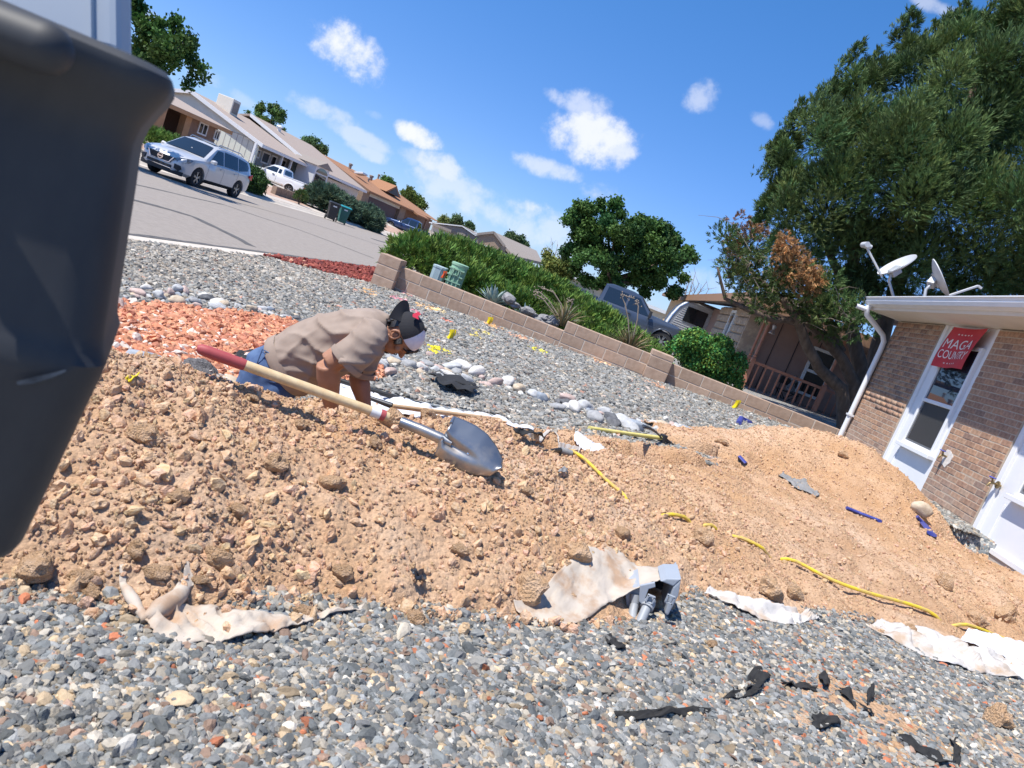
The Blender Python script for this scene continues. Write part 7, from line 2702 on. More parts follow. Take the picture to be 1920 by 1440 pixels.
    bd.tube([ctr[1], ctr[2], ctr[3], ctr[4], ctr[5]], [.10, .115, .12, .11, .085], 16)
    hc = Q(753, 629)
    crown = Vector((.855, -.17, .48)).normalized(); face = Vector((.50, -.02, -.86))
    face = (face - crown * face.dot(crown)).normalized()
    neck0, neck1 = Q(708, 618), Q(742, 622)
    bd.tube([neck0, neck0.lerp(neck1, .4), neck1], [.078, .062, .058], 16)
    X, Z = face * .91, crown * .91
    Yh = crown.cross(face) * .91
    ball(bd, hc + Z * .018 - X * .012, (X * .098, Yh * .077, Z * .108))
    ball(bd, hc - Z * .055 + X * .026, (X * .066, Yh * .058, Z * .062))       # jaw
    ball(bd, hc - Z * .098 + X * .058, (X * .022, Yh * .026, Z * .020))       # chin
    bd.tube([hc + X * .086 + Z * .012, hc + X * .104 - Z * .018, hc + X * .112 - Z * .030], [.010, .013, .015], 10)   # nose
    ball(bd, hc + X * .078 + Z * .028, (X * .018, Yh * .055, Z * .013))       # brow
    ball(bd, hc + X * .082 - Z * .062, (X * .014, Yh * .026, Z * .009))       # lips
    ball(bd, hc + X * .080 - Z * .072, (X * .013, Yh * .022, Z * .008))
    for s in (-1, 1):
        ball(bd, hc + Yh * s * .047 + X * .064 - Z * .012, (X * .02, Yh * .02, Z * .018))   # cheek
    def arm(S, E, Wp, Hd, ra):
        bd.tube([S, S.lerp(E, .45), E], [ra * 1.12, ra * 1.05, ra * .86], 16)
        bd.tube([E, E.lerp(Wp, .3), E.lerp(Wp, .7), Wp], [ra * .86, ra * .92, ra * .68, ra * .52], 16)
        d = (Hd - Wp).normalized()
        side = d.cross(Vector((0, 1, 0))).normalized()
        yv2 = side.cross(d)
        bd.rings([ellring(Wp + d * k, yv2 * w, side * .017, 14) for k, w in ((-.01, .026), (.03, .036), (.075, .041), (.095, .036))])
        for i, (o, l) in enumerate(((-.028, .060), (-.010, .068), (.009, .064), (.026, .050))):
            r0_ = Wp + d * .08 + yv2 * o
            m1 = r0_ + d * l * .5 + side * .006
            m2 = m1 + (d * .5 + side * .5) * l * .5
            m3 = m2 + (d * .1 + side * .6) * l * .35
            bd.tube([r0_, m1, m2, m3], [.0095, .009, .0085, .007], 8)
        th = Wp + d * .03 - yv2 * .03
        bd.tube([th, th + d * .03 - yv2 * .022 + side * .012, th + d * .06 - yv2 * .02 + side * .03], [.013, .011, .009], 8)
    arm(Q(696, 634, 3.3), Q(614, 682, 3.235), Q(622, 772, 3.34), Q(634, 800, 3.36), .060)
    arm(Q(690, 645, 3.7), Q(671, 702, 3.75), Q(686, 768, 3.72), Q(694, 792, 3.70), .058)
    body = link('body', remeshed(bd, 'body', M_skin, .0068, 4)); attach(body, t)
    # ears as folded rims with a hollow
    for s in (-1, 1):
        e = MB()
        o = hc + Yh * s * .077 - X * .004 - Z * .004
        loop = [o + X * (.021 * math.cos(a) - .006) + Z * (.031 * math.sin(a) + .004) + Yh * s * (.006 + .008 * math.cos(a + 2.4)) for a in np.linspace(-1.9, 3.5, 15)]
        e.tube(loop, [.005] + [.0065] * 13 + [.005], 8)
        ball(e, o - X * .004, (X * .014, Yh * .004, Z * .022), 8)
        attach_sub(e.obj('ear', M_skin, smooth='all'), body, t)
    # hair shell over back and sides of the skull
    hv, hf = [], []
    hm_ = MB()
    ball(hm_, hc + Z * .014 - X * .020, (X * .098, Yh * .0835, Z * .104), 22)
    def keep(v):
        q = Vector(v) - hc
        a, c, b_ = q.dot(X) / .828, q.dot(Z) / .828, abs(q.dot(Yh)) / .828
        if a > .045 and c < .055:
            return False
        if c < -.052:
            return False
        if a > -.02 and c < .0:
            return False
        if c < .045 and -.03 < a < .03 and b_ > .06 and c < .03:
            return False
        return True
    ok = [keep(v) for v in hm_.v]
    fs = [f for f in hm_.f if all(ok[i] for i in f)]
    use = sorted({i for f in fs for i in f}); mp = {j: i for i, j in enumerate(use)}
    h2 = MB(); h2.v = [tuple(Vector(hm_.v[i]) + (Vector(hm_.v[i]) - hc).normalized() * .004 * mnoise.noise(Vector(hm_.v[i]) * 60)) for i in use]; h2.f = [tuple(mp[i] for i in f) for f in fs]
    # locks at the nape and over the brow
    for k in range(60):
        a = random.uniform(-1, 1)
        if k < 40:
            p = hc - X * (.072 + .02 * random.random()) + Yh * a * .07 - Z * (.0 + .045 * random.random())
            h2.tube([p, p - Z * .022 - X * .004, p - Z * .042 + X * .006], [.0065, .005, .001], 5)
        else:
            p = hc + X * (.082 + .008 * random.random()) + Yh * a * .06 + Z * (.050 + .01 * random.random())
            h2.tube([p, p + X * .010 - Z * .012, p + X * .012 - Z * .026], [.006, .004, .001], 5)
    for s in (-1, 1):
        for k in range(16):
            p = hc + X * (.016 + .025 * random.random()) + Yh * s * .075 + Z * (.035 - .02 * random.random())
            h2.tube([p, p - Z * .02, p - Z * .036], [.006, .005, .001], 5)
    attach(h2.obj('hair', M_hair, smooth='all', fix=False), t)
    # eyebrow and short beard
    bb = MB()
    for s in (-1, 1):
        bb.tube([hc + X * .088 + Yh * s * .018 + Z * .026, hc + X * .084 + Yh * s * .040 + Z * .031, hc + X * .070 + Yh * s * .056 + Z * .026], [.004, .005, .003], 6)
        bb.tube([hc + X * .098 + Yh * s * .004 - Z * .050, hc + X * .092 + Yh * s * .018 - Z * .052], [.003, .003], 5)
    ball(bb, hc + X * .074 - Z * .100, (X * .012, Yh * .018, Z * .012), 8)
    attach(bb.obj('eyebrow_and_beard', M_hair, smooth='all'), t)
    ey = MB()
    for s in (-1, 1):
        ball(ey, hc + X * .079 + Yh * s * .031 + Z * .010, (X * .010, Yh * .014, Z * .006), 8)
    attach(ey.obj('closed_eyelid', M_skin, smooth='all'), t)
    # backward cap: tilted plane, brim at the nape side
    def dome(sel, name, m, off):
        mb = MB()
        n1, n2 = 14, 36
        cx = hc + Z * .026 - X * .014
        for i in range(n1):
            for k in range(n2):
                pts = []
                for (ii, kk) in ((i, k), (i, k + 1), (i + 1, k + 1), (i + 1, k)):
                    a = 2 * math.pi * kk / n2
                    f = math.pi / 2 * (1.04 - .16 * math.cos(a)) * ii / n1
                    low = .0 + .012 * math.cos(a)
                    pts.append(cx + X * math.sin(f) * math.cos(a) * (.107 + off) + Yh * math.sin(f) * math.sin(a) * (.087 + off) + Z * (math.cos(f) * (.106 + off) + .018 * (1 - math.cos(f)) + (X.dot(X)) * 0))
                am = 2 * math.pi * (k + .5) / n2
                if sel(math.cos(am), i / n1):
                    mb.add(pts, [(0, 1, 2, 3)])
        return mb.obj(name, m, smooth='all', fix=False)
    capb = dome(lambda c, f: c < .42, 'cap', M_capb, .001); attach(capb, t)
    attach_sub(dome(lambda c, f: c >= .42, 'white_panel', M_capw, .0), capb, t)
    bm_ = MB()
    cx = hc + Z * .030 - X * .014
    def brim(u, v):
        a = (u - .5) * 2.0
        r = .105 + .064 * v * (1 - .10 * abs(2 * u - 1) ** 4)
        return cx - X * r * math.cos(a) * 1.0 + Yh * .088 / .105 * r * math.sin(a) + Z * (.010 + .004 * v - .046 * v * (2 * u - 1) ** 2)
    g = MB().grid(brim, 14, 6)
    top = [Vector(v) + Z * .005 for v in g.v]
    g.add(top, [tuple(f[::-1]) for f in g.f])
    attach_sub(g.obj('brim', M_capb, smooth='all', fix=False), capb, t)
    ball(b2 := MB(), cx + Z * .114, (X * .01, Yh * .01, Z * .005), 8)
    attach_sub(b2.obj('button', M_capb), capb, t)
    lg = MB()
    pl = cx - X * .072 - Yh * .036 + Z * .088
    nx = (pl - cx).normalized(); e1 = nx.cross(Z).normalized(); e2 = e1.cross(nx)
    lg.add([pl + nx * .008 + e1 * a + e2 * b for a, b in ((-.03, -.016), (-.01, -.022), (.03, -.006), (.028, .012), (.0, .004), (-.022, .016))], [(0, 1, 4, 5), (1, 2, 3, 4)])
    attach_sub(lg.obj('logo', M_redp, fix=False), capb, t)
    return t
person()

# ------------------------------------------------------------------ tools
M_ash = mat('pale ash wood', (.60, .42, .22), (.70, .53, .31), 5, .55, .2, 40, dist=.002, stretch=(6, 6, 6))
M_redgrip = mat('dull red grip', (.36, .055, .06), (.42, .08, .08), 6, .6)
M_steel = mat('worn blue steel', (.30, .32, .35), (.50, .44, .38), 6, .38, .1, 20, metal=.8, dist=.002, c3=(.28, .30, .33))
M_blk = mat('black rubber', (.015, .015, .016), rough=.5)
M_tanw = mat('dusty tan wood', (.50, .33, .18), (.58, .41, .25), 8, .8)
M_yelf = mat('yellow fibreglass', (.66, .56, .16), (.72, .63, .24), 8, .6)
M_dkst = mat('dark forged steel', (.04, .042, .048), (.08, .08, .085), 12, .5, metal=.7)
M_wlab = mat('white paper label', (.72, .70, .68), rough=.7)

def shovel():
    s0 = on_soil(880, 884)
    d0 = float((np.array(s0) - np.array((0, 0, CAMH))) @ fwd)
    a, b = P_d(369, 652, 2.62), P_d(752, 791, d0 - .02)
    t = thing('shovel', 'long round point shovel with a red grip lying over the dirt heap', 'shovel', tuple(s0))
    ax = (b - a).normalized()
    L = (b - a).length
    r = .0195
    attach(MB().tube([a + ax * L * .215, a + ax * L * .6, a + ax * L * .93], [r, r, r * .95], 18).obj('handle', M_ash, smooth=True), t)
    attach(MB().tube([a - ax * .0, a + ax * .012, a + ax * .04, a + ax * L * .205, a + ax * L * .217], [.010, .019, .0215, .0215, .020], 18).obj('grip', M_redgrip, smooth=True), t)
    attach(MB().tube([a + ax * L * .835, a + ax * L * .885], [r + .0015, r + .0015], 18, cap=False).obj('paper_label', M_wlab, smooth=True), t)
    attach(MB().tube([a + ax * L * .885, a + ax * L * .91], [r + .002, r + .002], 18, cap=False).obj('red_band', M_redgrip, smooth=True), t)
    D = lambda x, y, k=0: P_d(x, y, d0 + k)
    so = MB()
    so.tube([D(752, 791, -.01), D(790, 806, -.02), D(826, 822, -.02), D(848, 832, -.035)], [.0205, .0215, .022, .012], 14)
    attach(so.obj('socket', M_steel, smooth=True), t)
    top = [(852, 782), (872, 789), (893, 799), (914, 815), (931, 838), (942, 862), (941, 876)]
    bot = [(822, 836), (816, 852), (836, 868), (866, 882), (893, 891), (918, 892), (941, 876)]
    def S(u, v):
        f = u * 6
        i = min(int(f), 5); k = f - i
        tx = top[i][0] + (top[i + 1][0] - top[i][0]) * k; ty = top[i][1] + (top[i + 1][1] - top[i][1]) * k
        bx = bot[i][0] + (bot[i + 1][0] - bot[i][0]) * k; by = bot[i][1] + (bot[i + 1][1] - bot[i][1]) * k
        x, y = tx + (bx - tx) * v, ty + (by - ty) * v
        w = 4 * v * (1 - v)
        bulge = -.055 * w * (1 - .55 * u)
        fr = .045 * math.exp(-((v - .62) / .10) ** 2) * max(0, 1 - u / .62)     # the pressed frog behind the socket
        return D(x, y, .05 * (1 - v) + bulge + fr - .03)
    g = MB().grid(S, 30, 26)
    o = g.obj('blade', M_steel, smooth='all', fix=False)
    sd = o.modifiers.new('thick', 'SOLIDIFY'); sd.thickness = .003
    attach(o, t)
    st = MB()
    st.tube([S(0, .03), S(.0, .25) + Vector((0, 0, .004))], [.007, .007], 8)
    attach_sub(st.obj('step', M_steel), o, t)
    st = MB()
    st.tube([S(0, .75) + Vector((0, 0, .004)), S(.0, .97)], [.007, .007], 8)
    attach_sub(st.obj('step', M_steel), o, t)
    rv = MB()
    ball(rv, S(.45, .60) - Vector(fwd) * .003, (Vector(RX) * .005, Vector(UY) * .005, Vector(fwd) * .003), 6)
    attach_sub(rv.obj('rivet', M_chrome), o, t)
shovel()

def pole(name, label, cat, pts, rad, m, parts=()):
    t = thing(name, label, cat, tuple(pts[0]))
    attach(MB().tube(pts, rad, 12).obj('shaft', m, smooth=True), t)
    for nm, p, r, mm in parts:
        attach(MB().tube(p, r, 12).obj(nm, mm, smooth=True), t)
    return t
pole('pipe', 'black pole lying on the gravel behind the man\'s arm', 'pipe', [P_g(636, 713, .05), P_g(700, 733, .05), P_g(818, 767, .04)], .016, M_blk)
q0, q1, q2 = P_g(690, 745, .07), P_g(735, 761, .07), P_g(932, 787, .05)
pole('hand_tool', 'dusty tan wooden handle with a dark socket lying on the plastic sheet', 'tool', [q1, q1.lerp(q2, .5), q2], [.014, .016, .017], M_tanw, [('socket', [q0, q1], [.012, .018], M_dkst), ('tip', [q2 - (q2 - q1).normalized() * .004, q2 + (q2 - q1).normalized() * .02], [.018, .018], M_tanw)])

def mattock():
    a, b = P_g(1105, 803, .03), P_g(1243, 822, .05)
    t = thing('mattock', 'mattock with a yellow handle lying on the grey gravel', 'mattock', tuple(a))
    attach(MB().tube([a, a.lerp(b, .06), a.lerp(b, .5), b], [.021, .018, .017, .020], 14).obj('handle', M_yelf, smooth=True), t)
    h = MB()
    d = Vector(RX) * .9 - Vector(UY) * .6
    p, q = P_g(1206, 798, .20), P_g(1266, 836, .01)
    h.beam(b.lerp(p, .0), p, .05, .02, fwd)
    m1 = MB()
    def w(u, v):
        c = b.lerp(p, u)
        return c + Vector((0, 1, 0)) * (v - .5) * (.04 + .07 * u) + Vector((0, 0, .02 * math.sin(u * 3)))
    g = MB().grid(w, 6, 3)
    o = g.obj('adze', M_dkst, smooth='all'); s = o.modifiers.new('t', 'SOLIDIFY'); s.thickness = .012
    attach(o, t)
    attach(MB().tube([b, b.lerp(q, .5), q], [.022, .016, .005], 8).obj('pick', M_dkst), t)
    attach(MB().lathe([(0, -.035), (.034, -.035), (.036, .035), (0, .035)], tuple(b), 'z', 12).obj('eye', M_dkst), t)
mattock()

# ------------------------------------------------------------------ cords and hoses in the earth
def run_cord(name, label, cat, segs, rad, m):
    """visible runs on the earth joined by dips under it: one cord"""
    P = []
    for k, (pts, lift) in enumerate(segs):
        for x, y in pts:
            v = on_soil(x, y, lift)
            P.append(v)
    Q = []
    for i in range(len(P) - 1):
        n = max(2, int((P[i + 1] - P[i]).length / .04))
        for j in range(n):
            v = P[i].lerp(P[i + 1], j / n)
            Q.append(v)
    Q.append(P[-1])
    for _ in range(2):
        Q = [Q[0]] + [(Q[i - 1] + Q[i] * 2 + Q[i + 1]) / 4 for i in range(1, len(Q) - 1)] + [Q[-1]]
    o = MB().tube(Q, rad, 8).obj(name, m, smooth=True)
    return tag(o, label, cat)
M_ycord = mat('yellow gas pipe', (.72, .53, .03), (.52, .36, .13), 14, .6, lo=.4, hi=.62)
M_gcoup = mat('grey coupling', (.20, .20, .2), (.3, .29, .28), 20, .7)
U, D_ = .02, -.05
run_cord('yellow_pipe', 'yellow plastic pipe surfacing in bits along the whole dirt heap', 'pipe',
         [([(1068, 852), (1088, 864), (1112, 886), (1140, 914), (1172, 938)], U), ([(1195, 950), (1225, 960)], D_), ([(1246, 969), (1290, 978)], U), ([(1305, 983)], D_), ([(1322, 988), (1340, 993)], U), ([(1355, 998)], D_),
          ([(1372, 1007), (1400, 1021), (1430, 1034)], U), ([(1450, 1042)], D_), ([(1472, 1051), (1520, 1077), (1560, 1098), (1620, 1119), (1700, 1140), (1755, 1160)], .024), ([(1775, 1168)], D_), ([(1797, 1176), (1850, 1195), (1920, 1226), (1960, 1245)], .03)], .0095, M_ycord)
p0, p1, p2 = on_soil(1010, 852, .012), on_soil(1048, 850, .02), on_soil(1070, 856, .014)
pole('pipe_coupling', 'dark grey coupling at the upper end of the yellow pipe', 'coupling', [p0, p1], [.008, .014], M_blk, [('collar', [p1, p2], [.020, .018], M_gcoup)])
M_bluet = mat('blue lay flat hose', (.03, .045, .26), (.09, .10, .33), 14, .5)
def hose(label, pts, w, h=.4, lift=.015):
    P = [on_soil(x, y, lift) for x, y in pts]
    mb = MB()
    R = []
    for i, p in enumerate(P):
        d = (P[min(i + 1, len(P) - 1)] - P[max(i - 1, 0)]).normalized()
        s = d.cross(Vector((0, 0, 1))).normalized()
        u = s.cross(d)
        R.append([p + s * math.cos(a) * w + u * math.sin(a) * w * h for a in np.linspace(0, 2 * math.pi, 13)[:-1]])
    mb.rings(R, cap=True)
    o = mb.obj('blue_hose', M_bluet, smooth=True)
    tag(o, label, 'hose', 'blue hose ends in the trench')
hose('blue hose end sticking up near the far corner of the dirt', [(1383, 798), (1388, 788), (1404, 797)], .04, .7, .04)
hose('small blue hose end at the edge of the grey gravel tongue', [(1384, 860), (1397, 872)], .035, .4)
hose('blue hose crossing the trench below the heap by the wall', [(1586, 955), (1612, 966), (1648, 980)], .018, .7, .012)
hose('blue hose end nearest the round rock at the brick wall', [(1718, 972), (1730, 986), (1745, 1006)], .036, .4, .02)

# ------------------------------------------------------------------ sheets and scraps of fabric
M_cloth = mat('pale landscape fabric', (.52, .45, .38), (.40, .27, .18), 8, .95, .4, 60, dist=.003, c3=(.49, .42, .345), lo=.34, hi=.66)
M_cloth2 = mat('white geotextile', (.56, .53, .50), (.42, .31, .22), 7, .95, .4, 60, dist=.003, c3=(.52, .48, .44))
M_plast = mat('white plastic film', (.70, .71, .76), (.76, .76, .79), 9, .3)
M_scrap = mat('black weed fabric', (.014, .014, .015), (.028, .027, .026), 40, .9)
M_greyf = mat('grey filter fabric', (.22, .215, .21), (.30, .29, .28), 12, .9)

def loft_cloth(A, B, n=22, m=10, wr=.008, seed=0, thick=.003):
    """A, B: matching world polylines; surface between with wrinkles, kept above the ground"""
    def at(P, u):
        f = u * (len(P) - 1)
        i = min(int(f), len(P) - 2)
        k = f - i
        p0 = P[max(i - 1, 0)]; p1, p2 = P[i], P[i + 1]; p3 = P[min(i + 2, len(P) - 1)]
        return .5 * ((2 * p1) + (p2 - p0) * k + (2 * p0 - 5 * p1 + 4 * p2 - p3) * k * k + (3 * p1 - p0 - 3 * p2 + p3) * k ** 3)
    def S(u, v):
        p = at(A, u).lerp(at(B, u), v)
        edge = .35 + .65 * min(1, 4 * min(v, 1 - v) + .2)
        e_ = (.012 * mnoise.noise(Vector((u * 19, seed, 1))) + .006 * mnoise.noise(Vector((u * 55, seed, 2)))) * (2 * v - 1)
        p = p + Vector((e_, e_ * 1.2, 0))
        w = wr * (mnoise.noise(Vector((p.x * 9 + seed, p.y * 5, 0))) + .7 * mnoise.noise(Vector((p.x * 23, p.y * 13 + seed, 4))) + .5 * (.5 - abs(mnoise.noise(Vector((p.x * 14 + p.y * 20, p.y * 9 - p.x * 6, seed)))) * 3)) * 2
        z = max(p.z + w * edge, soil_z(p.x, p.y) + .012)
        return Vector((p.x, p.y, z))
    return MB().grid(S, n, m)

def cloth_thing(label, cat, pieces, m, group=None, name='fabric_sheet'):
    t = None
    mb = MB()
    for k, (A, B, wr) in enumerate(pieces):
        g = loft_cloth(A, B, 60, 20, wr * 1.7, k * 3.7)
        mb.add(g.v, g.f)
    o = mb.obj(name, m, smooth='all')
    s = o.modifiers.new('thick', 'SOLIDIFY'); s.thickness = .003
    return tag(o, label, cat, group)
G = lambda pts, h=.012: [P_g(p[0], p[1], p[2] if len(p) > 2 else h) for p in pts]
cloth_thing('pale fabric sheet folded at its left end under the dirt', 'fabric',
            [(G([(271, 1164), (300, 1189), (350, 1200), (420, 1200), (500, 1188), (560, 1170), (620, 1152), (682, 1137)], .02),
              G([(318, 1120, .05), (350, 1130, .03), (400, 1140, .02), (455, 1146, .02), (510, 1150, .02), (565, 1152, .02), (620, 1145, .015), (682, 1135, .01)]), .010)], M_cloth)
def roll(label, pts, rads):
    P = [P_g(x, y, h) for x, y, h in pts]
    Q, R = [], []
    for i in range(len(P) - 1):
        for k in range(6):
            s = k / 6
            v = P[i].lerp(P[i + 1], s)
            Q.append(v + Vector((0, 0, .004 * mnoise.noise(v * 30)))); R.append((rads[i] + (rads[i + 1] - rads[i]) * s) * (1 + .35 * mnoise.noise(v * 22)))
    Q.append(P[-1]); R.append(rads[-1])
    mb = MB().tube(Q, R, 12)
    mb.v = [(x, y, max(soil_z(x, y) + .004, z)) for x, y, z in mb.v]
    tag(mb.obj('fabric_sheet', M_cloth, smooth='all'), label, 'fabric', 'rolled fabric ends at the dirt edge')
roll('thin rolled fabric end pointing up left beside the cart', [(219, 1086, .02), (238, 1108, .025), (256, 1134, .025), (274, 1162, .02)], [.006, .013, .013, .012])
roll('thick rolled fabric fold rising right over the folded sheet', [(272, 1160, .02), (300, 1142, .03), (334, 1119, .035), (350, 1100, .03), (340, 1084, .025)], [.014, .022, .020, .017, .006])
Yp = lambda pts: [P_y(x, y, Y) for x, y, Y in pts]
A_ = G([(972, 1150, .012), (1022, 1167, .012), (1074, 1169, .015)]) + Yp([(1112, 1152, 2.50), (1150, 1127, 2.62), (1195, 1101, 2.68), (1236, 1085, 2.73), (1273, 1081, 2.80)])
B_ = G([(958, 1138, .012), (1006, 1120, .03)]) + Yp([(1052, 1104, 2.72), (1092, 1075, 2.84), (1138, 1049, 2.92), (1180, 1060, 2.95), (1228, 1062, 2.98), (1264, 1068, 3.0)])
cloth_thing('pale fabric sheet draped over the grey plastic box', 'fabric', [(A_, B_, .004)], M_cloth)
cloth_thing('crumpled pale fabric strip right of the grey box', 'fabric',
            [(G([(1320, 1112), (1360, 1131), (1400, 1150), (1440, 1163), (1488, 1171), (1512, 1166), (1538, 1161)], .015), G([(1328, 1105), (1370, 1111, .03), (1410, 1122, .05), (1450, 1130, .06), (1490, 1140, .05), (1512, 1148, .04), (1536, 1154, .02)]), .014)], M_cloth2)
cloth_thing('long white fabric sheet running off at the lower right', 'fabric',
            [(G([(1628, 1172), (1680, 1200), (1740, 1230), (1800, 1251), (1860, 1263), (1930, 1277), (1990, 1290)], .015), G([(1652, 1161), (1700, 1172, .03), (1760, 1186, .05), (1820, 1206, .06), (1870, 1222, .05), (1930, 1240, .04), (1990, 1260)]), .014)], M_cloth2)
cloth_thing('white fabric sheet under the yellow pipe at the right edge', 'fabric',
            [(G([(1800, 1200, .03), (1850, 1218, .03), (1900, 1236, .03), (1990, 1262, .03)]), G([(1815, 1180, .05), (1860, 1188, .06), (1910, 1203, .06), (1990, 1232, .06)]), .006)], M_plast)
cloth_thing('white plastic film spread along the trench by the man', 'plastic sheet',
            [(G([(600, 735, .02), (690, 770, .0), (760, 777, .02), (830, 789, .02), (900, 792, .02), (1000, 808, .02)]), G([(630, 712, .02), (720, 738, .04), (790, 756, .06), (850, 768, .06), (930, 780, .04), (1000, 802, .02)]), .012)], M_plast)
cloth_thing('small white plastic film on the gravel past the dirt', 'plastic sheet',
            [(G([(1074, 822), (1090, 838), (1110, 852), (1148, 859)]), G([(1078, 812), (1100, 825), (1125, 838), (1150, 850)]), .012)], M_plast)
cloth_thing('pale folded edge of buried sheet behind the shovel blade', 'fabric',
            [([on_soil(x, y, .02) for x, y in ((975, 822), (1010, 836), (1045, 846), (1082, 856))], [on_soil(x, y, .035) for x, y in ((968, 815), (1008, 826), (1046, 838), (1085, 850))], .004)], M_cloth2)
cloth_thing('grey filter fabric showing in the trench on the right', 'fabric',
            [([on_soil(x, y, .004) for x, y in ((1458, 894), (1480, 908), (1500, 922), (1528, 934))], [on_soil(x, y, .006) for x, y in ((1468, 890), (1490, 901), (1512, 910), (1535, 930))], .01)], M_greyf)

def scrap(label, x, y, w, h, ang, seed, lift=.022, m=None, cat='fabric scrap', group='black fabric scraps', soil=False):
    ca, sa = math.cos(math.radians(ang)), math.sin(math.radians(ang))
    r = random.Random(seed)
    edge = [1 + .75 * mnoise.noise(Vector((math.cos(k * math.pi / 12) * 1.6, math.sin(k * math.pi / 12) * 1.6, seed * 3.1))) + r.uniform(-.07, .07) for k in range(24)]
    def S(u, v):
        a = 2 * math.pi * u
        k = edge[int(u * 23.99)] * v
        dx, dy = w * k * math.cos(a), h * .65 * k * math.sin(a)
        q = (x + dx * ca - dy * sa, y + dx * sa + dy * ca)
        p = on_soil(q[0], q[1], lift) if soil else P_g(q[0], q[1], lift)
        return p + Vector((0, 0, .028 * mnoise.noise(Vector((q[0] * .045, q[1] * .07, seed))) + .012 * mnoise.noise(Vector((q[0] * .13, q[1] * .16, seed)))))
    o = MB().grid(S, 24, 5).obj('fabric_scrap', m or M_scrap, smooth='all', fix=False)
    s = o.modifiers.new('thick', 'SOLIDIFY'); s.thickness = .003
    return tag(o, label, cat, group)
scrap('ragged black fabric scrap on gravel right of centre, the largest', 1420, 1272, 26, 22, -35, 1)
scrap('thin black fabric strip trailing left below the largest scrap', 1395, 1298, 44, 8, -12, 2)
scrap('long flat black fabric strip low in the gravel, leftmost', 1240, 1336, 74, 12, -4, 3)
scrap('small black fabric scrap pointing up beside the bare earth', 1548, 1276, 14, 16, 60, 4)
scrap('black fabric strip left of the bare earth patch', 1500, 1284, 40, 7, 8, 5)
scrap('dark crumpled black scrap in the lower gravel', 1545, 1350, 26, 16, 20, 6)
scrap('faded black fabric strip across the bare earth', 1600, 1310, 42, 7, 38, 7)
scrap('upright faded black strip beyond the bare earth', 1632, 1300, 6, 26, 10, 8)
scrap('long black fabric strip at the bottom right edge', 1740, 1410, 62, 12, 28, 9)
scrap('black fabric strip rightmost at the bottom edge', 1793, 1405, 8, 44, -8, 10)
scrap('small black scrap below the grey plastic box', 1155, 1206, 20, 12, 35, 11)
scrap('tiny black scrap beside the bottom left gravel', 1630, 1425, 12, 6, 0, 12)
scrap('dark plastic scrap half buried in the dirt left of the cloth', 778, 1096, 20, 14, 20, 13, .03, mat('smoky plastic', (.04, .045, .055), rough=.3), 'plastic scrap', None, True)
scrap('crumpled black fabric behind the shovel blade', 985, 828, 22, 10, 10, 14, .05, None, 'fabric scrap', 'black fabric scraps', True)
scrap('torn black fabric draped over the cobble row', 848, 714, 46, 17, 14, 15, .07)
scrap('black fabric fold on the red rock behind the jeans', 462, 664, 26, 14, 5, 16, .05)
scrap('small dark fabric bit in the dirt right of the shovel', 1055, 892, 9, 7, 0, 17, .02, M_greyf, 'fabric scrap', None, True)
scrap('blue plastic scrap under the tan oval rock', 432, 720, 16, 5, 4, 18, .03, M_bluet, 'plastic scrap', None)
scrap('bright yellow scrap on the dirt near the cart', 243, 718, 9, 5, 10, 19, .02, M_yel, 'plastic scrap', None, True)

